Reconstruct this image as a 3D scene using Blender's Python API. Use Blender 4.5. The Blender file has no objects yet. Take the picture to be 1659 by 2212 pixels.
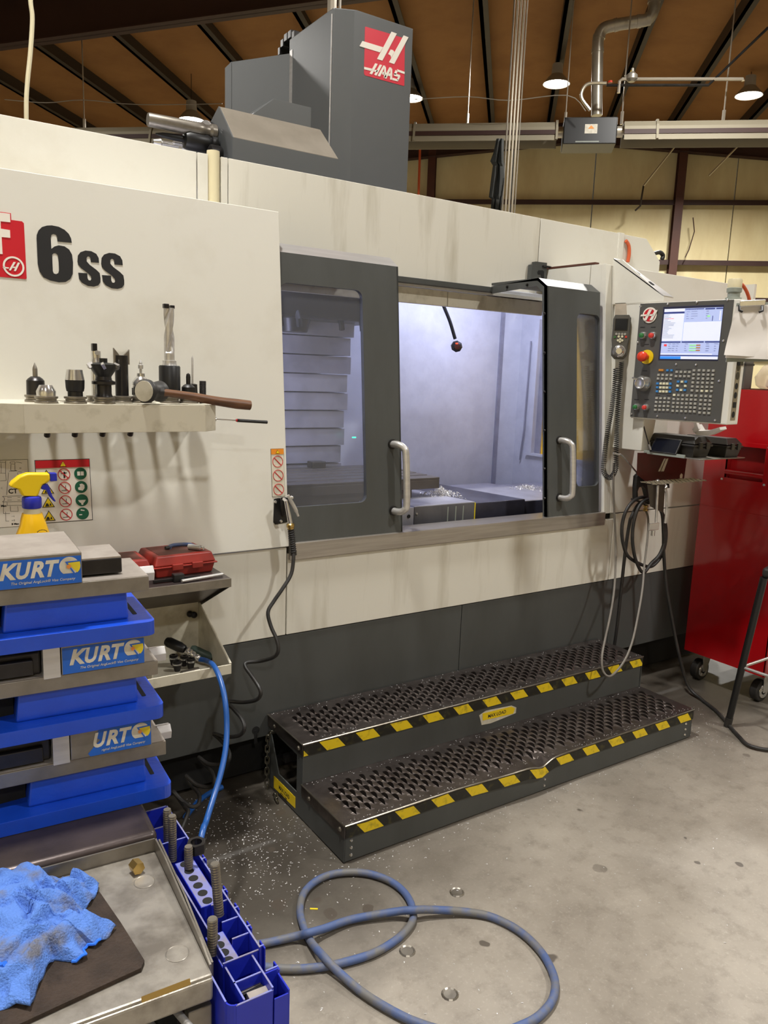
import bpy, bmesh, math, random
import numpy as np
from mathutils import Vector, Matrix, noise
from mathutils.geometry import tessellate_polygon
random.seed(7)
# ------------------------------------------------------------ camera
W_, H_ = 1659, 2212
F_ = 1684.82; YAW = 0.5907; PIT = 0.1760; ROL = 0.0362
CAM = np.array([0.0, -2.606, 1.62])
fw = np.array([math.sin(YAW)*math.cos(PIT), math.cos(YAW)*math.cos(PIT), -math.sin(PIT)])
r0 = np.array([math.cos(YAW), -math.sin(YAW), 0.0]); u0 = np.cross(r0, fw)
RR = math.cos(ROL)*r0 + math.sin(ROL)*u0; UU = -math.sin(ROL)*r0 + math.cos(ROL)*u0
cd = bpy.data.cameras.new('camera'); cam = bpy.data.objects.new('camera', cd)
bpy.context.scene.collection.objects.link(cam); bpy.context.scene.camera = cam
cd.sensor_fit = 'VERTICAL'; cd.sensor_height = 24.0; cd.lens = F_/H_*24.0
cd.clip_start = 0.02; cd.clip_end = 200
cam.matrix_world = Matrix(((RR[0], UU[0], -fw[0], CAM[0]), (RR[1], UU[1], -fw[1], CAM[1]), (RR[2], UU[2], -fw[2], CAM[2]), (0, 0, 0, 1)))
# ------------------------------------------------------------ world, exposure
sc = bpy.context.scene
sc.view_settings.view_transform = 'Standard'; sc.view_settings.look = 'None'
sc.view_settings.gamma = 1; sc.view_settings.use_curve_mapping = False
sc.view_settings.exposure = -0.18
wd = bpy.data.worlds.new('world'); sc.world = wd; wd.use_nodes = True
wd.node_tree.nodes['Background'].inputs[0].default_value = (0.9, 0.85, 0.75, 1)
wd.node_tree.nodes['Background'].inputs[1].default_value = 0.05
# hall frame: s = depth along the purlins, t = to the right along the gable wall
HA = math.radians(47.5)
PV = np.array([math.cos(HA), math.sin(HA), 0]); TV = np.array([math.sin(HA), -math.cos(HA), 0])
def hall(s, t, z): q = np.array([CAM[0], CAM[1], 0]) + PV*s + TV*t; return (q[0], q[1], z)
def roofz(t): return 7.25 - 0.088*abs(t-1.15)
LAMPS = [(15.3, 0.5, 6.8), (16.05, 3.96, 6.8), (14.5, -6.02, 6.03), (15.9, -2.2, 6.8),
         (8.2, -7.0, 6.1), (8.6, 2.2, 6.9), (9.0, 8.5, 6.1),
         (1.0, -7.0, 6.1), (1.6, -1.2, 6.9), (1.5, 5.0, 6.9), (-6.0, -4.5, 6.7), (-6.0, 3.0, 6.9)]
LPOW = 330; LSZ = .5
def mk_light(loc, rot, size, power, col, shape='DISK', size_y=None, name='lamp_or_fill'):
    ld = bpy.data.lights.new(name, 'AREA'); ld.shape = shape; ld.size = size
    if size_y: ld.size_y = size_y
    ld.energy = power; ld.color = col
    o = bpy.data.objects.new(name, ld); sc.collection.objects.link(o); o.location = loc; o.rotation_euler = rot
    return o
# ------------------------------------------------------------ helpers
def ray(x, y): return fw + RR*(x-W_/2)/F_ - UU*(y-H_/2)/F_
def on(ax, v, x, y):
    d = ray(x, y); i = 'xyz'.index(ax); return CAM + d*((v-CAM[i])/d[i])
def pl(P, n, x, y):
    P = np.array(P, float); n = np.array(n, float); d = ray(x, y); return CAM + d*(((P-CAM)@n)/(d@n))
K = 0.099; Z0 = 0.957
def slant(z): return K*(z-Z0)
SN = np.array([0, 1, -K])
def up(x, y, off=0.0): return pl((0, -off, Z0), SN, x, y)
def onS(S, x, y):
    d = ray(x, y); return CAM + d*(S/(d@PV))
COL = sc.collection
class MB:
    def __init__(s): s.v = []; s.f = []
    def add(s, vs, fs):
        n = len(s.v); s.v += [tuple(map(float, a)) for a in vs]; s.f += [tuple(i+n for i in f) for f in fs]; return s
    def box(s, a, b):
        x0, x1 = sorted((a[0], b[0])); y0, y1 = sorted((a[1], b[1])); z0, z1 = sorted((a[2], b[2]))
        return s.add([(x0,y0,z0),(x1,y0,z0),(x1,y1,z0),(x0,y1,z0),(x0,y0,z1),(x1,y0,z1),(x1,y1,z1),(x0,y1,z1)],
                     [(0,3,2,1),(4,5,6,7),(0,1,5,4),(1,2,6,5),(2,3,7,6),(3,0,4,7)])
    def hexa(s, p):   # 8 points: bottom 4 (ccw from above), top 4
        return s.add(p, [(0,3,2,1),(4,5,6,7),(0,1,5,4),(1,2,6,5),(2,3,7,6),(3,0,4,7)])
    def prism(s, poly, d):   # 3d planar polygon extruded by vector d
        n = len(poly); d = np.array(d, float); P = [np.array(p, float) for p in poly]
        nn = np.zeros(3)
        for i in range(n): nn += np.cross(P[i], P[(i+1) % n])
        if nn@d > 0: P = P[::-1]
        tri = tessellate_polygon([[Vector(p) for p in P]])
        vs = P + [p+d for p in P]
        fs = []
        if n <= 4: fs += [tuple(range(n)), tuple(n+i for i in range(n))[::-1]]
        else:
            for t in tri:
                a, b, c = t; m = np.cross(P[b]-P[a], P[c]-P[a])
                if m@d > 0: t = (a, c, b)
                fs += [tuple(t), tuple(n+i for i in t)[::-1]]
        fs += [((i+1) % n, i, n+i, n+(i+1) % n) for i in range(n)]
        return s.add(vs, fs)
    def cyl(s, a, b, r, r2=None, n=16, caps=True):
        a = Vector(a); b = Vector(b); r2 = r if r2 is None else r2
        ax = (b-a).normalized(); q = ax.orthogonal().normalized(); w = ax.cross(q)
        vs = []
        for P, rad in ((a, r), (b, r2)):
            for i in range(n):
                t = 2*math.pi*i/n; vs.append(P + q*math.cos(t)*rad + w*math.sin(t)*rad)
        fs = [(i, (i+1) % n, n+(i+1) % n, n+i) for i in range(n)]
        if caps: fs += [tuple(range(n))[::-1], tuple(range(n, 2*n))]
        return s.add(vs, fs)
    def lathe(s, prof, o=(0,0,0), ax=(0,0,1), n=20):
        o = Vector(o); ax = Vector(ax).normalized(); q = ax.orthogonal().normalized(); w = ax.cross(q); vs = []
        for r, h in prof:
            for i in range(n):
                t = 2*math.pi*i/n; vs.append(o + ax*h + (q*math.cos(t)+w*math.sin(t))*max(r, 1e-4))
        fs = []
        for k in range(len(prof)-1):
            for i in range(n): fs.append((k*n+i, k*n+(i+1) % n, (k+1)*n+(i+1) % n, (k+1)*n+i))
        fs += [tuple(range(n))[::-1], tuple(range((len(prof)-1)*n, len(prof)*n))]
        return s.add(vs, fs)
    def tube(s, pts, r, n=8, closed=False, caps=True):
        P = [Vector(p) for p in pts]; N = len(P); rs = r if isinstance(r, (list, tuple)) else [r]*N
        T = []
        for i in range(N):
            if closed: d = P[(i+1) % N]-P[i-1]
            else: d = P[min(i+1, N-1)]-P[max(i-1, 0)]
            T.append(d.normalized() if d.length > 1e-9 else Vector((0,0,1)))
        q = T[0].orthogonal().normalized(); vs = []
        for i in range(N):
            q = (q - T[i]*q.dot(T[i]))
            q = q.normalized() if q.length > 1e-6 else T[i].orthogonal().normalized()
            w = T[i].cross(q)
            for k in range(n):
                a = 2*math.pi*k/n; vs.append(P[i] + (q*math.cos(a)+w*math.sin(a))*rs[i])
        fs = []
        for i in range(N if closed else N-1):
            j = (i+1) % N
            for k in range(n): fs.append((i*n+k, i*n+(k+1) % n, j*n+(k+1) % n, j*n+k))
        if caps and not closed: fs += [tuple(range(n))[::-1], tuple(range((N-1)*n, N*n))]
        return s.add(vs, fs)
    def sphere(s, c, r, n=14, m=8, sz=1.0):
        prof = [(r*math.sin(math.pi*k/m), -r*sz*math.cos(math.pi*k/m)) for k in range(m+1)]
        return s.lathe(prof, c, (0,0,1), n)
    def build(s, name, mat, parent=None, bevel=0, smooth=False, seg=2):
        me = bpy.data.meshes.new(name); me.from_pydata(s.v, [], s.f); me.validate(); me.update()
        o = bpy.data.objects.new(name, me); COL.objects.link(o)
        if mat: me.materials.append(mat)
        if smooth:
            me.polygons.foreach_set('use_smooth', [True]*len(me.polygons))
            try: me.set_sharp_from_angle(angle=math.radians(38))
            except Exception: pass
        if bevel:
            m = o.modifiers.new('bevel', 'BEVEL'); m.width = bevel; m.segments = seg; m.limit_method = 'ANGLE'; m.angle_limit = math.radians(35)
        if parent: o.parent = parent
        return o
def tag(o, label=None, cat=None, group=None, kind=None):
    if label: o['label'] = label
    if cat: o['category'] = cat
    if group: o['group'] = group
    if kind: o['kind'] = kind
    return o
def empty(name, label=None, cat=None, loc=(0,0,0), rz=0, group=None, kind=None):
    o = bpy.data.objects.new(name, None); COL.objects.link(o); o.location = loc; o.rotation_euler = (0,0,rz)
    o.empty_display_size = 0.05
    return tag(o, label, cat, group, kind)
def copy_tree(o, parent=None):
    c = o.copy(); COL.objects.link(c)
    if parent: c.parent = parent
    for ch in list(o.children): copy_tree(ch, c)
    return c
def spline(pts, n=8, closed=False):
    P = [np.array(p, float) for p in pts]; out = []; N = len(P)
    rng = N if closed else N-1
    for i in range(rng):
        if closed: a, b, c, d = P[i-1], P[i], P[(i+1) % N], P[(i+2) % N]
        else: a, b, c, d = P[max(i-1, 0)], P[i], P[i+1], P[min(i+2, N-1)]
        for k in range(n):
            t = k/n; out.append(0.5*((2*b)+(-a+c)*t+(2*a-5*b+4*c-d)*t*t+(-a+3*b-3*c+d)*t**3))
    if not closed: out.append(P[-1])
    return out
class FR:   # a flat frame: origin, x axis, y axis; normal points out of the surface
    def __init__(s, o, ex, ey):
        s.o = np.array(o, float); s.x = np.array(ex, float)/np.linalg.norm(ex); y = np.array(ey, float)
        y = y-s.x*(y@s.x); s.y = y/np.linalg.norm(y); s.n = np.cross(s.x, s.y)
    def p(s, u, v, w=0.0): return s.o+s.x*u+s.y*v+s.n*w
    def uv(s, px, py):
        q = pl(s.o, s.n, px, py)-s.o; return (q@s.x, q@s.y)
    def mat(s, u=0, v=0, w=0):
        o = s.p(u, v, w); return Matrix(((s.x[0], s.y[0], s.n[0], o[0]), (s.x[1], s.y[1], s.n[1], o[1]), (s.x[2], s.y[2], s.n[2], o[2]), (0,0,0,1)))
def decal(fr, poly, name, mat, parent, w=0.0, th=0.0012, px=True):
    P = [fr.uv(*q) if px else q for q in poly]
    return MB().prism([fr.p(a, b, w) for a, b in P], fr.n*th).build(name, mat, parent)
def decals(fr, polys, name, mat, parent, w=0.0, th=0.0012, px=True):
    m = MB()
    for poly in polys:
        P = [fr.uv(*q) if px else q for q in poly]; m.prism([fr.p(a, b, w) for a, b in P], fr.n*th)
    return m.build(name, mat, parent)
def circ(cx, cy, r, n=24, ry=None, a0=0): return [(cx+r*math.cos(a0+2*math.pi*i/n), cy+(ry or r)*math.sin(a0+2*math.pi*i/n)) for i in range(n)]
def ring(m, fr, cx, cy, r, rw, w, th=0.001, n=28):
    for i in range(n):
        a = 2*math.pi*i/n; b = 2*math.pi*(i+1)/n
        m.prism([fr.p(cx+q*math.cos(t), cy+q*math.sin(t), w) for q, t in ((r, a), (r, b), (r-rw, b), (r-rw, a))], fr.n*th)
def text(fr, s, u, v, size, mat, parent, name='lettering', w=0.001, bold=0.0, shear=0.0, sx=1.0, ext=0.0004, align='LEFT', rot=0.0):
    cu = bpy.data.curves.new(name, 'FONT'); cu.body = s; cu.size = size; cu.offset = bold; cu.shear = shear; cu.extrude = ext
    cu.align_x = align; cu.resolution_u = 3
    t = bpy.data.objects.new('tmp', cu); COL.objects.link(t)
    bpy.context.view_layer.update()
    me = bpy.data.meshes.new_from_object(t.evaluated_get(bpy.context.evaluated_depsgraph_get()))
    bpy.data.objects.remove(t); me.name = name
    me.transform(Matrix.Rotation(rot, 4, 'Z') @ Matrix.Diagonal((sx, 1, 1, 1)))
    me.transform(fr.mat(u, v, w)); me.materials.clear(); me.materials.append(mat)
    o = bpy.data.objects.new(name, me); COL.objects.link(o)
    if parent: o.parent = parent
    return o
# ------------------------------------------------------------ materials
def srgb(r, g, b):
    f = lambda c: (c/255/12.92) if c/255 <= 0.04045 else ((c/255+0.055)/1.055)**2.4
    return (f(r), f(g), f(b), 1)
def mat(name, col, rough=0.5, metal=0.0, var=0.0, vs=6.0, col2=None, bump=0.0, bs=40.0, stretch=(1,1,1), spec=0.5, emit=0, trans=0, alpha=1, lo=0.4, hi=0.65, coat=0):
    m = bpy.data.materials.new(name); m.use_nodes = True; nt = m.node_tree; b = nt.nodes['Principled BSDF']
    c = srgb(*col) if max(col[:3]) > 1 else tuple(col[:3])+(1,)
    b.inputs['Base Color'].default_value = c; b.inputs['Roughness'].default_value = rough; b.inputs['Metallic'].default_value = metal
    b.inputs['Specular IOR Level'].default_value = spec
    if coat: b.inputs['Coat Weight'].default_value = coat; b.inputs['Coat Roughness'].default_value = 0.1
    if trans: b.inputs['Transmission Weight'].default_value = trans
    if alpha < 1: b.inputs['Alpha'].default_value = alpha
    if emit: b.inputs['Emission Color'].default_value = c; b.inputs['Emission Strength'].default_value = emit
    if var or bump:
        tc = nt.nodes.new('ShaderNodeTexCoord'); mp = nt.nodes.new('ShaderNodeMapping'); mp.inputs['Scale'].default_value = stretch
        nt.links.new(tc.outputs['Object'], mp.inputs['Vector'])
    if var:
        n = nt.nodes.new('ShaderNodeTexNoise'); n.inputs['Scale'].default_value = vs; n.inputs['Detail'].default_value = 6; n.inputs['Roughness'].default_value = 0.6
        nt.links.new(mp.outputs[0], n.inputs['Vector'])
        mr = nt.nodes.new('ShaderNodeMapRange'); mr.inputs['From Min'].default_value = lo; mr.inputs['From Max'].default_value = hi
        mr.inputs['To Max'].default_value = var
        nt.links.new(n.outputs['Fac'], mr.inputs['Value'])
        mx = nt.nodes.new('ShaderNodeMix'); mx.data_type = 'RGBA'
        mx.inputs['A'].default_value = c; c2 = srgb(*col2) if col2 else tuple(x*0.4 for x in c[:3])+(1,)
        mx.inputs['B'].default_value = c2
        nt.links.new(mr.outputs[0], mx.inputs['Factor']); nt.links.new(mx.outputs['Result'], b.inputs['Base Color'])
    if bump:
        n2 = nt.nodes.new('ShaderNodeTexNoise'); n2.inputs['Scale'].default_value = bs; n2.inputs['Detail'].default_value = 4
        nt.links.new(mp.outputs[0], n2.inputs['Vector'])
        bp = nt.nodes.new('ShaderNodeBump'); bp.inputs['Strength'].default_value = bump; bp.inputs['Distance'].default_value = 0.01
        nt.links.new(n2.outputs['Fac'], bp.inputs['Height']); nt.links.new(bp.outputs[0], b.inputs['Normal'])
    return m
M = {}
M['white'] = mat('machine_paint', (220,218,209), 0.42, var=0.35, vs=3.0, col2=(186,178,158), bump=0.03, bs=500, lo=.5, hi=.75)
M['white_dirty'] = mat('machine_paint_streaked', (220,217,206), 0.45, var=0.6, vs=9.0, col2=(150,140,112), stretch=(1,1,.12), bump=0.03, bs=400, lo=.52, hi=.8)
M['cream'] = mat('cream_paint', (206,200,182), 0.5, var=0.5, vs=14.0, col2=(130,120,92), lo=.5, hi=.75)
M['graypaint'] = mat('grey_paint', (74,76,75), 0.45, var=0.4, vs=5.0, col2=(56,57,54), stretch=(1,1,.3), bump=0.03, bs=500)
M['column'] = mat('column_paint', (88,90,91), 0.38, var=0.3, vs=3.0, col2=(80,83,84), bump=0.02, bs=600)
M['columntop'] = mat('column_dusty_paint', (122,114,102), 0.6, var=0.4, vs=8.0, col2=(100,92,80))
M['black'] = mat('black_plastic', (22,22,23), 0.4)
M['blackmatte'] = mat('black_matte', (14,14,14), 0.8)
M['rubber'] = mat('black_rubber', (34,33,33), 0.5, var=.4, vs=20, col2=(60,56,52))
M['steel'] = mat('stainless_steel', (178,172,164), 0.3, .7, var=0.35, vs=8, col2=(110,102,92), stretch=(.3,1,6))
M['brushed'] = mat('brushed_aluminium', (208,206,204), 0.34, .65, var=.3, vs=10, col2=(150,148,146), stretch=(.2,1,4))
M['machined'] = mat('machined_steel', (148,142,132), 0.36, 0.75, var=.5, vs=12, col2=(106,100,90), bump=.02, bs=200)
M['groundtop'] = mat('ground_steel_top', (172,164,156), 0.5, 0.55, var=.5, vs=16, col2=(140,130,122))
M['darksteel'] = mat('dark_steel', (58,56,56), 0.35, 0.7, var=.5, vs=14, col2=(32,30,30))
M['chrome'] = mat('chrome', (214,212,208), 0.2, .82)
M['chip'] = mat('metal_chips', (226,224,222), 0.25, 0.35)
M['blue'] = mat('blue_vise_paint', (22,72,196), 0.32, var=.35, vs=7, col2=(14,46,150), bump=.08, bs=60, coat=.2)
M['label_blue'] = mat('label_blue', (24,96,196), 0.4, var=.3, vs=18, col2=(36,70,130))
M['label_white'] = mat('label_white', (214,208,192), 0.5, var=.4, vs=30, col2=(150,140,110))
M['label_yellow'] = mat('label_yellow', (222,200,40), 0.5, var=.3, vs=30, col2=(180,150,30))
M['label_orange'] = mat('label_orange', (216,136,60), 0.5)
M['red_decal'] = mat('red_decal', (196,30,42), 0.35)
M['red_dark'] = mat('column_red_decal', (205,50,66), 0.35)
M['white_decal'] = mat('white_decal', (232,226,216), 0.4)
M['black_decal'] = mat('black_decal', (32,32,33), 0.4)
M['orange_decal'] = mat('orange_decal', (226,140,40), 0.4)
M['green_decal'] = mat('green_decal', (18,92,66), 0.4)
M['yellow_decal'] = mat('yellow_decal', (232,200,24), 0.4)
M['redcase'] = mat('red_case_plastic', (162,48,38), 0.42, var=.5, vs=9, col2=(110,36,30))
M['redcasetop'] = mat('red_case_dirty_top', (96,60,50), 0.6, var=.6, vs=12, col2=(120,42,34))
M['cabinet'] = mat('red_cabinet_paint', (170,14,22), 0.16, var=.35, vs=2.5, col2=(150,12,18), coat=.4)
M['cabinetdark'] = mat('red_cabinet_recess', (120,8,12), 0.3)
M['key'] = mat('key_cap_grey', (168,166,158), 0.4)
M['keyblue'] = mat('key_cap_blue', (60,130,196), 0.4)
M['keywhite'] = mat('key_cap_cream', (222,218,190), 0.4)
M['keyorange'] = mat('key_cap_orange', (196,130,50), 0.4)
M['pface'] = mat('pendant_face', (88,87,84), 0.4, .2, var=.2, vs=12, col2=(74,73,70))
M['bezel'] = mat('screen_bezel', (40,42,70), 0.35)
M['screen'] = mat('lit_screen', (176,190,236), 0.4, emit=0.42)
M['screenwhite'] = mat('lit_screen_white', (222,228,246), 0.4, emit=0.45)
M['screennavy'] = mat('lit_screen_navy', (44,56,120), 0.4, emit=0.5)
M['screenblue'] = mat('lit_screen_blue', (50,130,224), 0.4, emit=0.7)
M['screenred'] = mat('lit_screen_red', (226,60,60), 0.4, emit=0.6)
M['screengreen'] = mat('lit_screen_green', (150,226,150), 0.4, emit=0.6)
M['screengrey'] = mat('lit_screen_text', (130,140,176), 0.4, emit=0.4)
M['btngreen'] = mat('green_button', (50,116,62), 0.3)
M['btnred'] = mat('red_button', (206,62,54), 0.3)
M['estop'] = mat('emergency_stop_red', (214,62,36), 0.32)
M['yellow'] = mat('yellow_plastic', (240,204,20), 0.35)
M['bottleyellow'] = mat('spray_bottle_yellow', (238,186,16), 0.35)
M['blueplastic'] = mat('blue_trigger_plastic', (40,48,176), 0.35)
M['binblue'] = mat('bin_blue_plastic', (30,44,176), 0.38, var=.3, vs=10, col2=(22,32,130))
M['binedge'] = mat('bin_worn_edge', (112,120,190), 0.6, var=.7, vs=22, col2=(128,118,110))
M['wood'] = mat('hickory_handle', (108,72,46), 0.45, var=.7, vs=5, col2=(60,38,26), stretch=(2,14,14))
M['hose'] = mat('dusty_blue_hose', (74,92,136), 0.6, var=.95, vs=11, col2=(108,106,102), lo=.42, hi=.58)
M['greyline'] = mat('grey_air_line', (112,106,98), 0.5, var=.5, vs=9, col2=(84,78,72))
M['hoseblue'] = mat('blue_air_hose', (30,84,158), 0.35, var=.3, vs=6, col2=(40,70,120))
M['rag'] = mat('blue_shop_rag', (84,124,200), 0.95, var=.85, vs=16, col2=(104,100,92), bump=.5, bs=300, lo=.52, hi=.68)
M['raghem'] = mat('rag_hem', (40,110,226), 0.9)
M['mat'] = mat('oily_mat', (44,34,27), 0.95, var=.6, vs=18, col2=(66,52,42), bump=.5, bs=160)
M['slab'] = mat('dark_table_steel', (78,68,66), 0.34, 0.5, var=.7, vs=9, col2=(48,42,42), bump=.04, bs=60)
M['scratched'] = mat('scratched_steel_plate', (164,158,148), 0.38, 0.5, var=.8, vs=13, col2=(104,97,88), bump=.12, bs=40)
M['tread'] = mat('tread_steel', (112,104,100), 0.3, 0.85, var=.6, vs=12, col2=(66,58,56), bump=.06, bs=80)
M['treadedge'] = mat('tread_edge_steel', (150,144,132), 0.3, 0.9, var=.5, vs=20, col2=(100,92,78))
M['chain'] = mat('galvanised_chain', (140,136,122), 0.32, 0.9, var=.4, vs=60, col2=(70,66,56))
M['paper'] = mat('paper', (232,228,224), 0.8, var=.3, vs=4, col2=(206,202,200))
M['plastic_clear'] = mat('clear_plastic', (226,210,190), 0.15, alpha=0.45)
M['beige'] = mat('beige_plastic', (216,206,172), 0.5)
M['beacon'] = mat('beacon_grey', (142,148,140), 0.4)
M['conduit'] = mat('galvanised_conduit', (214,206,190), 0.3, 0.7)
M['duct'] = mat('galvanised_duct', (190,184,172), 0.35, 0.5, var=.4, vs=3, col2=(120,112,98))
M['heater'] = mat('heater_reflector', (150,142,122), 0.6, 0.15, var=.3, vs=1.5, col2=(140,130,106))
M['brown'] = mat('primer_brown_steel', (82,44,30), 0.6, var=.4, vs=2, col2=(56,30,22))
M['rafter'] = mat('dark_rafter_steel', (62,36,30), 0.6, var=.3, vs=1, col2=(44,26,22))
M['purlin'] = mat('purlin_steel', (50,38,27), 0.6, var=.3, vs=1, col2=(44,34,26))
M['insul'] = mat('roof_insulation', (152,106,54), 0.85, var=.55, vs=1.2, col2=(128,84,38), bump=.5, bs=2.0)
M['wall'] = mat('wall_insulation', (238,224,176), 0.6, var=.45, vs=1.1, col2=(196,168,112), stretch=(1,1,.35), bump=.25, bs=3.0)
M['interior'] = mat('enclosure_inner_paint', (212,214,222), 0.4, var=.3, vs=10, col2=(176,178,188), bump=.04, bs=90)
M['waycover'] = mat('way_cover_steel', (176,176,188), 0.35, 0.35, var=.4, vs=6, col2=(110,110,118))
M['wayfront'] = mat('way_cover_front_steel', (112,112,118), 0.35, .4, var=.5, vs=9, col2=(84,84,90), stretch=(1,1,.3))
M['waydark'] = mat('way_cover_dark', (82,82,98), 0.3, 0.6, var=.4, vs=8, col2=(40,40,48))
M['table'] = mat('cast_table', (96,90,84), 0.45, 0.5, var=.4, vs=10, col2=(74,68,62))
M['amber'] = mat('amber_window_glow', (226,178,40), 0.3, emit=.35)  # emission stands in for outside light passing through the pane
M['toolbox'] = mat('black_case_plastic', (40,38,36), 0.38, var=.4, vs=14, col2=(58,54,46))
M['greenhandle'] = mat('green_grey_grip', (70,86,78), 0.45)
M['lens'] = mat('lamp_lens', (255,244,224), 0.4, emit=28)
M['lamphousing'] = mat('lamp_housing', (160,156,148), 0.5)
M['orangecable'] = mat('orange_cable', (206,92,50), 0.5)
M['redglow'] = mat('red_indicator', (255,60,30), 0.4, emit=3)
M['greenglow'] = mat('green_indicator', (60,255,170), 0.4, emit=3)
M['brass'] = mat('brass', (190,160,96), 0.3, 0.9)
M['greycloth'] = mat('dark_cloth', (44,46,44), 0.9)
M['maroon'] = mat('maroon_plate', (84,30,28), 0.4, .3, var=.5, vs=8, col2=(58,44,38))
# glass of the doors: lightly hazed and tinted
def glassmat(name, tint, haze):
    m = bpy.data.materials.new(name); m.use_nodes = True; nt = m.node_tree; nt.nodes.clear()
    out = nt.nodes.new('ShaderNodeOutputMaterial'); tr = nt.nodes.new('ShaderNodeBsdfTransparent'); tr.inputs[0].default_value = tint
    gl = nt.nodes.new('ShaderNodeBsdfGlossy'); gl.inputs['Roughness'].default_value = 0.06
    df = nt.nodes.new('ShaderNodeBsdfDiffuse'); df.inputs[0].default_value = (.55,.58,.66,1)
    fr = nt.nodes.new('ShaderNodeFresnel'); fr.inputs[0].default_value = 1.35
    a = nt.nodes.new('ShaderNodeMixShader'); b = nt.nodes.new('ShaderNodeMixShader'); a.inputs[0].default_value = haze
    nt.links.new(tr.outputs[0], a.inputs[1]); nt.links.new(df.outputs[0], a.inputs[2])
    nt.links.new(fr.outputs[0], b.inputs[0]); nt.links.new(a.outputs[0], b.inputs[1]); nt.links.new(gl.outputs[0], b.inputs[2])
    nt.links.new(b.outputs[0], out.inputs[0]); return m
M['glass'] = glassmat('door_glass', (.88,.90,.97,1), .09)
# hazard tape: yellow and black diagonal print, worn
def tapemat():
    m = mat('hazard_tape', (226,196,30), 0.45); nt = m.node_tree; b = nt.nodes['Principled BSDF']
    tc = nt.nodes.new('ShaderNodeTexCoord'); sx = nt.nodes.new('ShaderNodeSeparateXYZ'); nt.links.new(tc.outputs['Object'], sx.inputs[0])
    ma = nt.nodes.new('ShaderNodeMath'); ma.operation = 'MULTIPLY_ADD'; ma.inputs[1].default_value = 0.85
    nt.links.new(sx.outputs['Z'], ma.inputs[0]); nt.links.new(sx.outputs['X'], ma.inputs[2])
    mu = nt.nodes.new('ShaderNodeMath'); mu.operation = 'MULTIPLY'; mu.inputs[1].default_value = 1/0.155; nt.links.new(ma.outputs[0], mu.inputs[0])
    frn = nt.nodes.new('ShaderNodeMath'); frn.operation = 'FRACT'; nt.links.new(mu.outputs[0], frn.inputs[0])
    gt = nt.nodes.new('ShaderNodeMath'); gt.operation = 'GREATER_THAN'; gt.inputs[1].default_value = 0.5; nt.links.new(frn.outputs[0], gt.inputs[0])
    no = nt.nodes.new('ShaderNodeTexNoise'); no.inputs['Scale'].default_value = 40; no.inputs['Detail'].default_value = 6; nt.links.new(tc.outputs['Object'], no.inputs['Vector'])
    mr = nt.nodes.new('ShaderNodeMapRange'); mr.inputs['From Min'].default_value = .52; mr.inputs['From Max'].default_value = .75; mr.inputs['To Max'].default_value = .6
    nt.links.new(no.outputs['Fac'], mr.inputs[0])
    m1 = nt.nodes.new('ShaderNodeMix'); m1.data_type = 'RGBA'; m1.inputs['A'].default_value = srgb(228,198,24); m1.inputs['B'].default_value = srgb(26,25,20)
    nt.links.new(gt.outputs[0], m1.inputs['Factor'])
    m2 = nt.nodes.new('ShaderNodeMix'); m2.data_type = 'RGBA'; nt.links.new(mr.outputs[0], m2.inputs['Factor']); nt.links.new(m1.outputs['Result'], m2.inputs['A']); m2.inputs['B'].default_value = srgb(90,84,40)
    nt.links.new(m2.outputs['Result'], b.inputs['Base Color']); return m
M['tape'] = tapemat()
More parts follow.
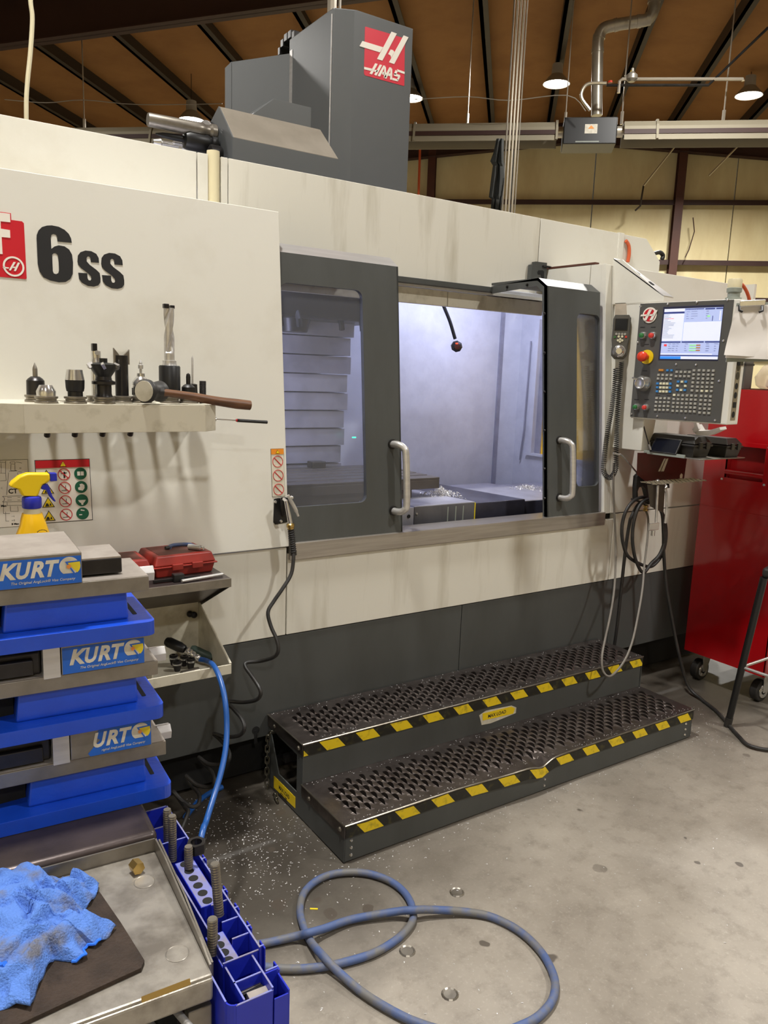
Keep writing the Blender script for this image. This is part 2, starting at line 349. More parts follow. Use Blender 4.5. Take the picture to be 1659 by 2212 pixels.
# concrete floor with its oil stains
def floormat():
    m = mat('concrete_floor', (160,152,140), 0.45); nt = m.node_tree; b = nt.nodes['Principled BSDF']; L = nt.links.new
    tc = nt.nodes.new('ShaderNodeTexCoord')
    def nz(scale, det=6, ro=.6):
        n = nt.nodes.new('ShaderNodeTexNoise'); n.inputs['Scale'].default_value = scale; n.inputs['Detail'].default_value = det; n.inputs['Roughness'].default_value = ro
        L(tc.outputs['Object'], n.inputs['Vector']); return n
    def mr(src, a, c, lo=0., hi=1.):
        r = nt.nodes.new('ShaderNodeMapRange'); r.inputs[1].default_value = a; r.inputs[2].default_value = c; r.inputs[3].default_value = lo; r.inputs[4].default_value = hi; L(src, r.inputs[0]); return r.outputs[0]
    def mix(f, a, bcol):
        x = nt.nodes.new('ShaderNodeMix'); x.data_type = 'RGBA'
        if isinstance(f, float): x.inputs['Factor'].default_value = f
        else: L(f, x.inputs['Factor'])
        if isinstance(a, tuple): x.inputs['A'].default_value = a
        else: L(a, x.inputs['A'])
        x.inputs['B'].default_value = bcol; return x.outputs['Result']
    def mth(op, a, c):
        x = nt.nodes.new('ShaderNodeMath'); x.operation = op; x.use_clamp = True
        for i, q in enumerate((a, c)):
            if isinstance(q, (int, float)): x.inputs[i].default_value = q
            else: L(q, x.inputs[i])
        return x.outputs[0]
    c0 = mix(mr(nz(1.6).outputs['Fac'], .35, .7), srgb(160,152,140), srgb(126,118,107))
    c1 = mix(mr(nz(14, 8, .7).outputs['Fac'], .5, .75, 0, .7), c0, srgb(106,98,88))
    c1 = mix(mr(nz(90, 4, .7).outputs['Fac'], .55, .75, 0, .3), c1, srgb(196,188,174))
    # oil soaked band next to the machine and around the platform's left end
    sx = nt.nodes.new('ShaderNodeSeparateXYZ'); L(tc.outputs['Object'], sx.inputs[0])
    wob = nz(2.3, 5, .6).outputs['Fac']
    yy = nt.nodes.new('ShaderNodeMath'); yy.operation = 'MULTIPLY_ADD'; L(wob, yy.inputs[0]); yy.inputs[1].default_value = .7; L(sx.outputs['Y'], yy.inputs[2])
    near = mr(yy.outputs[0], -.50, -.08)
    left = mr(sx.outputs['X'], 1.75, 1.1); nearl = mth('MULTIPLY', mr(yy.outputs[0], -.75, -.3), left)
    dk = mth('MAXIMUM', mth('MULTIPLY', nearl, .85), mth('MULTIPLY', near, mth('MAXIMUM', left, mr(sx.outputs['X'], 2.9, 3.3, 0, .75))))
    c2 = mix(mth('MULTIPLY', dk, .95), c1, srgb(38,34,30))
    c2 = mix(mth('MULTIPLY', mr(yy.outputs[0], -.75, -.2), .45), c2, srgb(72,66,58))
    # drips
    vo = nt.nodes.new('ShaderNodeTexVoronoi'); vo.inputs['Scale'].default_value = 9; vo.inputs['Randomness'].default_value = 1
    wv = nt.nodes.new('ShaderNodeVectorMath'); wv.operation = 'MULTIPLY_ADD'; L(nz(12, 2).outputs['Color'], wv.inputs[0]); wv.inputs[1].default_value = (.05,.05,0); L(tc.outputs['Object'], wv.inputs[2])
    L(wv.outputs[0], vo.inputs['Vector'])
    sep = nt.nodes.new('ShaderNodeSeparateColor'); L(vo.outputs['Color'], sep.inputs[0])
    sz = mr(sep.outputs[0], .62, 1.0, 0, .26)
    df = nt.nodes.new('ShaderNodeMath'); df.operation = 'SUBTRACT'; L(sz, df.inputs[0]); L(vo.outputs['Distance'], df.inputs[1])
    spot = mth('MULTIPLY', mr(df.outputs[0], 0, .03), mth('MULTIPLY', mr(nz(1.1, 3).outputs['Fac'], .40, .52), .85))
    c3 = mix(spot, c2, srgb(74,66,58))
    L(c3, b.inputs['Base Color'])
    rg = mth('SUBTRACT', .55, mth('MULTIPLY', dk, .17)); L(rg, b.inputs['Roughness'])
    bp = nt.nodes.new('ShaderNodeBump'); bp.inputs['Strength'].default_value = .12; bp.inputs['Distance'].default_value = .01; L(nz(40, 6, .7).outputs['Fac'], bp.inputs['Height']); L(bp.outputs[0], b.inputs['Normal'])
    return m
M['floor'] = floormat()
# ============================================================ THE HALL
def hq(m, pts): m.add(pts, [tuple(range(len(pts)))])
SW, SN0, TL, TR_ = 20.0, -9.0, -14.0, 13.0
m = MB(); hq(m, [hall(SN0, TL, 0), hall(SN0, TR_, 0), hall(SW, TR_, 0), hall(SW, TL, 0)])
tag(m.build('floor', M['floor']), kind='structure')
floor = bpy.data.objects['floor']
# anchor plugs in the slab
for px, py in ((987,1928),(880,2055),(972,2148)):
    q = on('z', 0, px, py); MB().lathe([(0.0, .0005), (.017, .0012), (.021, .004), (.024, .0005)], (q[0], q[1], 0), n=14).build('anchor_plug', M['machined'], floor)
RT = 1.15
ceil = empty('ceiling', kind='structure')
for t0, t1 in ((TL, RT), (RT, TR_)):
    m = MB(); h0, h1 = roofz(t0)+.22, roofz(t1)+.22
    m.prism([hall(SN0, t0, h0), hall(SN0, t1, h1), hall(SW, t1, h1), hall(SW, t0, h0)], (0,0,.15))
    m.build('roof_panel', M['insul'], ceil)
for t in (-13.2, -11.85, -10.45, -9.07, -7.68, -6.36, -4.98, -3.49, -2.06, -.77, .5, 1.8, 3.1, 4.5, 5.9, 7.3, 8.7, 10.1, 11.5):
    if True:
        z = roofz(t)
        m = MB()
        a = hall(SN0, t-.03, z); 
        m.prism([hall(SN0, t-.03, z), hall(SN0, t+.03, z), hall(SN0, t+.03, z+.25), hall(SN0, t-.03, z+.25)], PV*(SW-SN0))
        m.prism([hall(SN0, t-.03, z), hall(SN0, t+.11, z), hall(SN0, t+.11, z+.012), hall(SN0, t-.03, z+.012)], PV*(SW-SN0))
        m.build('purlin', M['purlin'], ceil)
for s, dep, low in ((10.8, .62, .62), (2.8, .62, .62), (SW-.3, .42, .23), (-5.2, .62, .62)):
    for ta, tb in ((TL, RT), (RT, TR_)):
        m = MB(); za, zb = roofz(ta), roofz(tb)
        P = [hall(s, ta, za-low), hall(s, tb, zb-low), hall(s, tb, zb-low+dep), hall(s, ta, za-low+dep)]
        m.prism(P, PV*.02)
        for dz in (-low, -low+dep-.014):
            Q = [np.array(hall(s-.09, ta, za+dz)), np.array(hall(s-.09, tb, zb+dz)), np.array(hall(s+.11, tb, zb+dz)), np.array(hall(s+.11, ta, za+dz))]
            m.prism(Q, (0,0,.014))
        m.build('rafter', M['rafter'], ceil)
# gable wall: insulated panels between girts
wl = empty('wall_back', kind='structure')
gz = [0, 1.2, 2.45, 3.63, 4.45, 5.78, 7.4]
cols = [-9.6, -5.9, -2.15, 3.60, 7.4, 11.0]
edges = [TL]+cols+[TR_]
for i in range(len(edges)-1):
    ts = np.linspace(edges[i], edges[i+1], 4)
    for j in range(3):
        a, b2 = ts[j]+.012, ts[j+1]-.012
        top = lambda q: roofz(q)+.2
        m = MB(); m.prism([hall(SW, a, 0), hall(SW, b2, 0), hall(SW, b2, top(b2)), hall(SW, a, top(a))], PV*.06)
        m.build('insulation_panel', M['wall'], wl)
for z in gz[1:-1]:
    m = MB(); m.prism([hall(SW-.2, TL, z-.09), hall(SW-.2, TL, z+.02), hall(SW-.0, TL, z+.02), hall(SW-.0, TL, z-.005), hall(SW-.18, TL, z-.005), hall(SW-.18, TL, z-.09)], TV*(TR_-TL))
    m.build('girt', M['rafter'], wl)
for t in cols:
    m = MB(); zt = roofz(t)
    for a, b2, c, d in ((-.32, -.30, -.09, .09), (-.05, -.03, -.09, .09), (-.30, -.05, -.006, .006)):
        m.prism([hall(SW+a, t+c, 0), hall(SW+b2, t+c, 0), hall(SW+b2, t+d, 0), hall(SW+a, t+d, 0)], (0,0,zt))
    m.build('column', M['brown'], wl)
for nm, pts in (('wall_left', [hall(SN0, TL, 0), hall(SW, TL, 0), hall(SW, TL, 7), hall(SN0, TL, 7)]),
                ('wall_right', [hall(SN0, TR_, 0), hall(SW, TR_, 0), hall(SW, TR_, 7), hall(SN0, TR_, 7)]),
                ('wall_front', [hall(SN0, TL, 0), hall(SN0, TR_, 0), hall(SN0, TR_, 7.6), hall(SN0, TL, 7.6)])):
    m = MB(); hq(m, pts); tag(m.build(nm, M['wall']), kind='structure')
# wall braces (thin rods) and a drooping cord on the gable wall
def rodpx(m, pts, S, r):
    P = [onS(S, *p) for p in pts]; m.tube(P, r, 6)
for i, pts in enumerate([[(1475,295),(1390,402)], [(1390,402),(1383,445),(1372,455)], [(1617,292),(1531,380)]]):
    m = MB(); rodpx(m, pts, 19.3, .022); m.build('brace_rod', M['conduit'] if i != 1 else M['purlin'], wl)
m = MB(); rodpx(m, [(1497,470),(1500,500),(1488,540),(1480,556)], 19.6, .012); m.build('cord', M['rafter'], wl)
m = MB(); rodpx(m, [(908,300),(904,425)], 19.2, .03); m.build('orange_strap', M['orangecable'], wl)
# ---- high-bay lamps
lbl = {0: 'bright high bay lamp just left of the silver exhaust duct', 1: 'bright high bay lamp at the far right above the heater trough',
       2: 'bright high bay lamp peeking above the tool carousel tools', 3: 'high bay lamp mostly hidden by the right edge of the grey machine column'}
def lamp(i, s, t, z):
    x, y, _ = hall(s, t, z)
    e = empty('high_bay_lamp', lbl.get(i, 'high bay lamp hanging under the roof outside the frame'), 'lamp', (x, y, z), group='high bay lamps under the roof')
    MB().lathe([(.05, .34), (.09, .33), (.10, .16), (.16, .10), (.245, .0), (.235, -.004), (.15, .09)], n=24).build('housing', M['lamphousing'], e, smooth=True)
    MB().lathe([(.0, .012), (.22, .012), (.22, .002), (.0, .002)], n=24).build('lens', M['lens'], e)
    MB().cyl((0,0,.34), (0,0,max(roofz(t)-z+.2, .4)), .006, n=6).build('hanger_cable', M['darksteel'], e)
    l = mk_light((x, y, z-.02), (0,0,0), LSZ, LPOW*(1.6 if s > 14 else 1.0), (1.0,.98,.935)); l.data.spread = math.radians(150)
    l.parent = e; l.location = (0,0,-.02)
for i, (s, t, z) in enumerate(LAMPS): lamp(i, s, t, z)
# ---- radiant tube heater hanging across the hall
HS = 11.4; HZ = 4.93
ht = empty('tube_heater', 'long grey radiant tube heater trough with a black burner box hanging across the hall', 'heater', hall(HS, .9, HZ-.1))
def hb(s, t, z): q = hall(HS+s, t, z); return q
def hloc(o): o.matrix_parent_inverse = Matrix.Translation(-Vector(ht.location)); return o
for ta, tb in ((-9.5, .42), (1.28, 8.5)):
    m = MB()
    prof = [(-.20, -.20), (-.15, -.02), (-.10, .05), (.10, .05), (.15, -.02), (.20, -.20), (.19, -.20), (.14, -.03), (.09, .035), (-.09, .035), (-.14, -.03), (-.19, -.20)]
    P = [np.array(hb(a, ta, HZ+b2)) for a, b2 in prof]; m.prism(P, TV*(tb-ta)); hloc(m.build('reflector', M['heater'], ht))
    m = MB(); m.prism([np.array(hb(a*1.01, ta, HZ+b2)) for a, b2 in ((-.178,-.125), (-.163,-.065), (-.172,-.065), (-.187,-.125))], TV*(tb-ta)); hloc(m.build('reflector_shadow_strip', M['rafter'], ht))  # dark strip painting the shadow along the trough side
    m = MB(); m.cyl(hb(0, ta, HZ-.08), hb(0, tb, HZ-.08), .05, n=12); hloc(m.build('burner_tube', M['darksteel'], ht, smooth=True))
    for tt in np.arange(ta+.4, tb, 1.9):
        m = MB(); m.prism([np.array(hb(a*1.03, tt, HZ+b2*1.03+.005)) for a, b2 in prof[:6]]+[np.array(hb(a*1.1, tt, HZ+b2*1.06+.02)) for a, b2 in prof[:6][::-1]], TV*.03); hloc(m.build('hanger_strap', M['heater'], ht))
m = MB(); A, B2 = .50, 1.18
m.hexa([hb(-.24, A, HZ-.26), hb(-.24, B2, HZ-.26), hb(.22, B2, HZ-.26), hb(.22, A, HZ-.26), hb(-.2, A, HZ+.08), hb(-.2, B2, HZ+.08), hb(.22, B2, HZ+.08), hb(.22, A, HZ+.08)])
hloc(m.build('burner_box', M['black'], ht, bevel=.01))
frb = FR(hb(-.24, A, HZ-.26), TV, np.array(hb(-.2, A, HZ+.08))-np.array(hb(-.24, A, HZ-.26)))
hloc(decal(frb, [(.27,.13),(.43,.13),(.43,.25),(.27,.25)], 'label_plate', M['label_white'], ht, px=False))
hloc(decal(frb, [(.31,.19),(.39,.19),(.35,.235)], 'warning_mark', M['orange_decal'], ht, w=.002, px=False))
hloc(decal(frb, [(.16,.02),(.46,.02),(.46,.035),(.16,.035)], 'name_strip', M['beacon'], ht, px=False))
for a in (.41, 1.2):
    m = MB(); m.cyl(hb(0, a, HZ-.05), hb(0, a+.09, HZ-.05), .07, n=14); hloc(m.build('tube_coupling', M['conduit'], ht, smooth=True))
# suspension chains
def susp(px, pytop, lab):
    q = onS(HS, px, 262); tt = (q-np.array([CAM[0], CAM[1], 0]))@TV
    m = MB(); m.cyl(hall(HS, tt, HZ+.06), hall(HS, tt, roofz(tt)), .009, n=6)
    m.cyl(hall(HS, tt, HZ+.04), hall(HS-.0, tt, HZ+.2), .022, n=6)
    o = m.build('hanging_chain', M['conduit']); tag(o, lab, 'chain', 'chains holding the tube heater')
for px, lab in ((182, 'thin chain left of the white conduit drop holding the left heater trough'), (1010, 'thin chain between the grey column and the conduit bundle'),
                (1221, 'thin chain just left of the silver duct above the burner box'), (1343, 'thin chain just right of the black burner box'), (1562, 'thin chain at the right end of the heater trough')):
    susp(px, 0, lab)
# ---- exhaust duct
S0 = 11.6
P = [onS(S0, 1289, 250), onS(S0, 1291, 110), onS(S0, 1294, 80), onS(S0, 1304, 62), onS(S0, 1330, 54), onS(S0, 1380, 46), onS(S0, 1400, 41), onS(S0, 1411, 25), onS(S0, 1413, 2), onS(S0, 1416, -90)]
du = empty('exhaust_duct', 'silver round exhaust duct rising from the burner box with two elbows', 'duct', P[0])
inv = Matrix.Translation(-Vector(P[0]))
def dl(o): o.matrix_parent_inverse = inv; return o
dl(MB().tube(spline(P, 5), .075, 16).build('duct_pipe', M['duct'], du, smooth=True))
for i in (1, 2, 4, 5, 6, 8):
    d = np.array(P[i])-np.array(P[i-1]); d /= np.linalg.norm(d)
    dl(MB().cyl(P[i]-d*.025, P[i]+d*.025, .081, n=16).build('duct_seam', M['duct'], du, smooth=True))
# ---- gas pipe with regulator
S1 = 11.2
g = empty('gas_pipe', 'dark gas pipe with a yellow capped regulator and a flexible connector to the heater', 'pipe', onS(S1, 1365, 165)); inv2 = Matrix.Translation(-Vector(onS(S1, 1365, 165)))
def gl(o): o.matrix_parent_inverse = inv2; return o
gl(MB().tube([onS(S1, 1310, 184), onS(S1, 1530, 184), onS(S1, 1659, 60)], .018, 8).build('lower_pipe', M['darksteel'], g))
gl(MB().tube([onS(S1, 1336, 201), onS(S1, 1338, 176), onS(S1, 1344, 171), onS(S1, 1605, 171), onS(S1, 1605, 175)], .022, 8).build('upper_pipe', M['conduit'], g))
gl(MB().lathe([(.0, .10), (.02, .10), (.025, .06), (.07, .02), (.075, -.03), (.04, -.06), (.0, -.06)], onS(S1, 1365, 166), n=14).build('regulator', M['duct'], g, smooth=True))
gl(MB().cyl(onS(S1, 1365, 162), onS(S1, 1365, 153), .022, n=10).build('regulator_cap', M['yellow'], g))
gl(MB().cyl(onS(S1, 1318, 179), onS(S1, 1318, 175), .03, n=8).build('valve_handle', M['estop'], g))
gl(MB().tube(spline([onS(S1, 1310, 180), onS(S1, 1272, 181), onS(S1, 1258, 195), onS(S1, 1257, 213), onS(S1, 1275, 238)], 6), .022, 8).build('flexible_connector', M['conduit'], g, smooth=True))
# ---- vertical conduits behind the machine
def vert(px0, py0, px1, py1, y, r, matn, name, lab, cat, grp=None, ztop=None):
    q = on('y', y, px0, py0); zt = ztop or (on('y', y, px1, py1)[2])
    o = MB().cyl((q[0], y, 1.2), (q[0], y, zt), r, n=8).build(name, M[matn], smooth=True); return tag(o, lab, cat, grp)
for i, (px, rr, lab) in enumerate([(1085, .008, 'leftmost thin conduit of the bundle behind the machine, beside the dark hanging cloth'), (1092, .010, 'bright conduit second from left in the bundle behind the machine'),
                        (1099, .010, 'bright conduit third from left in the bundle behind the machine'), (1106, .010, 'bright conduit fourth from left in the bundle behind the machine'), (1112, .006, 'thin dark conduit at the right edge of the bundle behind the machine')]):
    vert(px, 450, px+8, 20, 3.0, rr, 'conduit' if 0 < i < 4 else 'duct', 'conduit', lab, 'conduit', 'conduits dropping from the roof behind the machine', ztop=6.9)
vert(716, 60, 716, 0, 2.4, .032, 'conduit', 'conduit', 'thick white conduit rising behind the top of the grey column', 'conduit', ztop=7)
vert(733, 60, 733, 0, 2.4, .009, 'duct', 'conduit', 'thin grey conduit beside the thick white one behind the grey column', 'conduit', ztop=7)
q = [on('y', 1.9, *p) for p in ((66,-80), (66,0), (70,40), (66,110), (60,170), (57,215), (57,262))]
tag(MB().tube(spline(q, 5), .011, 8).build('power_cable', M['beige'], smooth=True), 'cream cable hanging from the roof at the upper left above the machine', 'cable')
# thin wire strung across
q = [onS(11.0, *p) for p in ((10,215), (100,222), (180,216), (300,226), (480,224))]
tag(MB().tube(spline(q, 4), .006, 5).build('slack_wire', M['duct']), 'thin slack wire running across under the roof left of the column', 'wire')
q = [onS(11.0, *p) for p in ((893,215), (1010,209), (1100,217), (1225,206), (1265,240))]
tag(MB().tube(spline(q, 4), .006, 5).build('slack_wire', M['duct']), 'thin slack wire running from the grey column to the burner box', 'wire')
# dark cloth hanging on the conduits
m = MB(); ed = [((1072,300),(1086,300)), ((1066,330),(1086,330)), ((1061,348),(1086,352)), ((1067,357),(1087,360)), ((1064,380),(1088,385)), ((1058,426),(1086,420)), ((1062,430),(1084,432)), ((1060,452),(1082,456))]
vs = []
for i, (a, b2) in enumerate(ed):
    for k in range(7):
        f = k/6; p = np.array(a)*(1-f)+np.array(b2)*f; vs.append(on('y', 2.93+.03*math.sin(k*2.1+i*.6), *p))
fs = [(i*7+k, i*7+k+1, (i+1)*7+k+1, (i+1)*7+k) for i in range(len(ed)-1) for k in range(6)]
m.add(vs, fs); o = m.build('hanging_cloth', M['greycloth'], smooth=True); sm = o.modifiers.new('s', 'SOLIDIFY'); sm.thickness = .01
tag(o, 'dark grey cloth hanging beside the conduit bundle behind the machine', 'cloth')
# ============================================================ THE MACHINE
mc = empty('machining_center', 'large off-white and grey vertical machining center with sliding doors and a tall grey column', 'machine', (0,0,0))
XL, XR = -0.9, 4.23
ZT = 2.185
def S3(x, z, off=0.0): return (x, slant(z)-off, z)
def spanel(name, x0, x1, z0, z1, th, mt, off=0.0, poly=None, bevel=.002):
    P = poly or [(x0, z0), (x1, z0), (x1, z1), (x0, z1)]
    return MB().prism([S3(x, z, off) for x, z in P], (0, th, 0)).build(name, mt, mc, bevel=bevel)
# lower skirt
MB().box((XL, 0, .955), (1.308, .03, .608)).build('lower_panel', M['white_dirty'], mc, bevel=.002)
MB().box((1.313, 0, .93), (3.158, .03, .608)).build('lower_panel', M['white_dirty'], mc, bevel=.002)
MB().box((3.163, 0, .955), (XR, .03, .608)).build('lower_panel', M['white_dirty'], mc, bevel=.002)
for a, b2 in ((XL, 2.19), (2.193, 3.2), (3.203, XR)):
    MB().box((a, .003, .604), (b2, .03, .2047)).build('skirt_panel', M['graypaint'], mc, bevel=.002)
MB().box((XL, .09, 0.02), (XR, .5, .21)).build('base_recess', M['blackmatte'], mc)
MB().box((XL, .03, .2), (XR, .05, .96)).build('frame_backing', M['blackmatte'], mc)
# keyhole slot in the skirt
q = on('y', 0, 553, 1578)
m = MB(); m.cyl((q[0], .002, q[2]), (q[0], .006, q[2]), .016, n=16); m.box((q[0]-.006, .001, q[2]-.055), (q[0]+.006, .004, q[2])); m.build('keyhole_slot', M['blackmatte'], mc)
# upper left cover
spanel('front_cover', XL, 1.312, Z0+.004, ZT, .03, M['white'], .012)
MB().prism([(1.285, slant(Z0)+.018, Z0), (1.285, .55, Z0), (1.285, .55, ZT), (1.285, slant(ZT)+.018, ZT)], (.02,0,0)).build('cover_side', M['white'], mc)
MB().box((XL, slant(ZT), ZT-.02), (1.30, .56, ZT-.002)).build('cover_top', M['white'], mc)
# upper body behind
def body(x0, x1, z0=2.068, z1=2.452, mt='white'):
    MB().box((x0, .55, z0), (x1, .575, z1)).build('upper_panel', M[mt], mc, bevel=.002)
body(XL, 1.165, 1.9); body(1.17, 1.213, 1.9); body(1.268, 1.296, 1.9); body(1.30, 3.04, mt='white_dirty')
MB().prism([(3.046, .55, 2.068), (3.66, .55, 2.068), (3.66, .55, 2.452), (3.046, .55, 2.452)], (0, .02, 0)).build('upper_panel', M['white'], mc, bevel=.002)
MB().prism([(3.655, .545, 1.6), (3.70, .545, 1.6), (3.70, .545, 2.456), (3.655, .545, 2.456)], (0, .02, 0)).build('upper_panel', M['white'], mc, bevel=.002)
MB().prism([(3.70, .555, 1.6), (4.045, .555, 1.6), (4.045, .555, 2.336), (3.905, .555, 2.452), (3.70, .555, 2.452)], (0, .03, 0)).build('upper_panel', M['white'], mc, bevel=.002)
MB().box((XL, .575, 2.40), (3.9, .60, 2.44)).build('top_rail', M['white'], mc)
MB().cyl((1.24, .565, 1.9), (1.24, .565, 2.47), .026, n=14).build('cable_conduit', M['beige'], mc, smooth=True)
MB().tube([(1.205,.545,2.25), (1.24,.532,2.253), (1.275,.545,2.25)], .006, 6).build('cable_tie', M['beige'], mc)
q = [on('y', .54, *p) for p in ((1352,520),(1358,530),(1359,548),(1356,566))]
MB().tube(spline(q, 5), .010, 8).build('orange_cable', M['orangecable'], mc, smooth=True)
q = [on('y', .9, *p) for p in ((1412,548),(1425,545),(1432,552),(1430,560))]
MB().tube(spline(q, 5), .014, 8).build('black_cable', M['rubber'], mc, smooth=True)
# right module: side cheek, corner post, cover
XC = 3.085
def yz(x, P, th, name, mt, bevel=0.001): return MB().prism([(x, y, z) for y, z in P], (th, 0, 0)).build(name, mt, mc, bevel=bevel)
yz(XC, [(slant(Z0)+.0, Z0), (slant(ZT), ZT+.003), (.215, ZT+.004), (.215, 2.03), (.15, 2.03), (.05, Z0)], .012, 'side_cheek', M['white'])
yz(XC, [(.219, 2.03), (.219, ZT+.004), (.56, ZT+.008), (.56, 2.03)], .012, 'side_cheek', M['white'])
spanel('corner_post', XC-.001, 3.128, Z0+.004, ZT, .03, M['white'], .001)
yz(3.095, [(.20, ZT+.008), (.20, ZT+.018), (.56, ZT+.022), (.56, ZT+.012)], .03, 'edge_rail', M['brown'])
spanel('right_cover', 3.132, XR, Z0+.004, ZT, .03, M['white'], .0)
MB().box((3.1, slant(ZT), ZT-.02), (XR, .56, ZT-.002)).build('cover_top', M['white'], mc)
MB().box((XR-.02, slant(Z0)+.03, .2), (XR, .56, ZT)).build('right_side', M['white'], mc)
# gusset plate with its slotted top flange
gp = yz(3.13, [(.10, 1.995), (.118, 2.212), (.06, 2.205), (-.20, 2.015), (-.20, 1.995)], .006, 'gusset_plate', M['white'])
m = MB(); m.hexa([(3.13, .118, 2.212), (3.13, -.20, 2.015), (3.20, -.20, 2.013), (3.20, .118, 2.210), (3.13, .118, 2.218), (3.13, -.20, 2.021), (3.20, -.20, 2.019), (3.20, .118, 2.216)])
m.build('gusset_flange', M['brushed'], mc)
for f in (.4, .68):
    y = .118-.318*f; z = 2.2175-.197*f; m = MB(); m.hexa([(3.155, y+.012, z+.008), (3.155, y-.012, z-.007), (3.17, y-.012, z-.007), (3.17, y+.012, z+.008), (3.155, y+.012, z+.011), (3.155, y-.012, z-.004), (3.17, y-.012, z-.004), (3.17, y+.012, z+.011)])
    m.build('slot', M['blackmatte'], mc)
# box that carries the pendant
MB().box((3.134, -.15, 1.292), (3.32, .09, 1.992)).build('pendant_arm_box', M['white'], mc, bevel=.004)
# limit switch bracket above the right door
fr = FR((0, .545, 0), (1,0,0), (0,0,1))
decal(fr, [(1141,572),(1149,572),(1149,566),(1173,569),(1171,612),(1138,609)], 'switch_bracket', M['graypaint'], mc, th=.03)
decal(fr, [(1152,589),(1154,585),(1163,585),(1166,588),(1166,604),(1161,606),(1160,594),(1153,594)], 'bracket_slot', M['blackmatte'], mc, w=.031)
q = [on('y', .51, *p) for p in ((1173,575),(1188,577),(1200,582),(1207,580))]
MB().tube(spline(q, 4), .005, 6).build('switch_cable', M['black'], mc)
# door rail and lintel
MB().box((1.32, .49, 2.040), (2.70, .55, 2.066)).build('door_rail', M['graypaint'], mc, bevel=.002)
MB().box((2.70, .53, 2.030), (3.09, .56, 2.066)).build('door_rail', M['interior'], mc, bevel=.002)
MB().box((1.32, .52, 2.03), (3.09, .56, 2.045)).build('lintel_lip', M['white'], mc)
MB().box((1.32, .54, 1.955), (2.44, .56, 2.028)).build('lintel', M['cream'], mc, bevel=.003)
MB().box((2.444, .54, 1.955), (3.09, .56, 2.028)).build('lintel', M['cream'], mc, bevel=.003)
# doors
def door(x0, x1, gx0, gx1, gz0=1.105, gz1=1.937, hx=0, rlow=True):
    zt = 2.046; r = .03; d = bpy.data.objects.new('sliding_door', None); COL.objects.link(d); d.parent = mc; d.empty_display_size = .05
    d['label'] = 'grey sliding door with a tall window and tubular handle'
    # frame with a window hole (rounded): four boards + corner fillets
    m = MB(); th = (0, .02, 0)
    def B(a, b2, c, e): m.prism([S3(a, c), S3(b2, c), S3(b2, e), S3(a, e)], th)
    B(x0, x1, .968, gz0); B(x0, x1, gz1, zt); B(x0, gx0, gz0, gz1); B(gx1, x1, gz0, gz1)
    for cx, cz, sx, sz in ((gx0, gz0, 1, 1), (gx1, gz0, -1, 1), (gx0, gz1, 1, -1), (gx1, gz1, -1, -1)):
        arc = [(cx+sx*(r-r*math.sin(a)), cz+sz*(r-r*math.cos(a))) for a in np.linspace(0, math.pi/2, 7)]
        m.prism([S3(cx, cz)]+[S3(*q) for q in arc], th)
    o = m.build('door_panel', M['graypaint'], d)
    # chamfered hood and flat top
    m = MB(); y1 = slant(zt); m.hexa([(x0, y1, zt), (x1, y1, zt), (x1, y1+.012, zt-.008), (x0, y1+.012, zt-.008), (x0, .168, 2.086), (x1, .168, 2.086), (x1, .175, 2.074), (x0, .175, 2.074)])
    m.build('door_hood', M['brushed'] if x0 < 2 else M['graypaint'], d)
    MB().box((x0, .168, 2.074), (x1, .50, 2.086)).build('hood_top', M['graypaint'], d)
    # edge flange (end cap of the door, with bolts)
    ex = x1 if hx < 2 else x0
    P = [(slant(.968), .968), (slant(zt), zt), (.17, 2.086), (.50, 2.07), (.50, 2.035), (.175, 2.05), (slant(zt)+.03, 2.02), (slant(.968)+.03, .968)]
    m = MB().prism([(ex-.008 if hx < 2 else ex, y, z) for y, z in P], (.008, 0, 0)); m.build('door_end_flange', M['graypaint'], d)
    if hx > 2:
        for z in (1.06, 1.2, 1.38, 1.56, 1.74, 1.92):
            MB().sphere((ex-.003, slant(z)+.014, z), .007, 8, 5).build('bolt', M['darksteel'], d)
        for y in (.24, .38): MB().sphere((ex-.003, y, 2.06), .007, 8, 5).build('bolt', M['darksteel'], d)
    gm = MB().prism([S3(gx0-.01, gz0-.01, -.012), S3(gx1+.01, gz0-.01, -.012), S3(gx1+.01, gz1+.01, -.012), S3(gx0-.01, gz1+.01, -.012)], (0, .004, 0))
    gm.build('window_pane', M['glass'], d)
    # tubular handle
    za, zb = (1.062, 1.335)
    P = [S3(hx, za, 0), S3(hx+.008, za, .035), S3(hx+.02, za+.012, .055), S3(hx+.026, za+.045, .062), S3(hx+.026, zb-.045, .062), S3(hx+.02, zb-.012, .055), S3(hx+.008, zb, .035), S3(hx, zb, 0)]
    MB().tube(spline(P, 5), .0145, 14).build('handle', M['brushed'], d, smooth=True)
    for z in (za, zb):
        MB().cyl(S3(hx, z, .0), S3(hx, z, .006), .020, n=16).build('handle_collar', M['darksteel'], d)
    return d
door(1.315, 1.845, 1.316, 1.672, hx=1.80)
d2 = door(2.685, 3.045, 2.884, 3.044, hx=2.765)
d2['label'] = 'grey sliding door opened to the right, with a narrow visible window'
# sill
m = MB(); m.box((1.318, -.012, .905), (3.083, .11, .972)); m.build('sill', M['steel'], mc, bevel=.003)
MB().box((1.33, .10, .90), (3.08, .16, .955)).build('sill_channel', M['blackmatte'], mc)
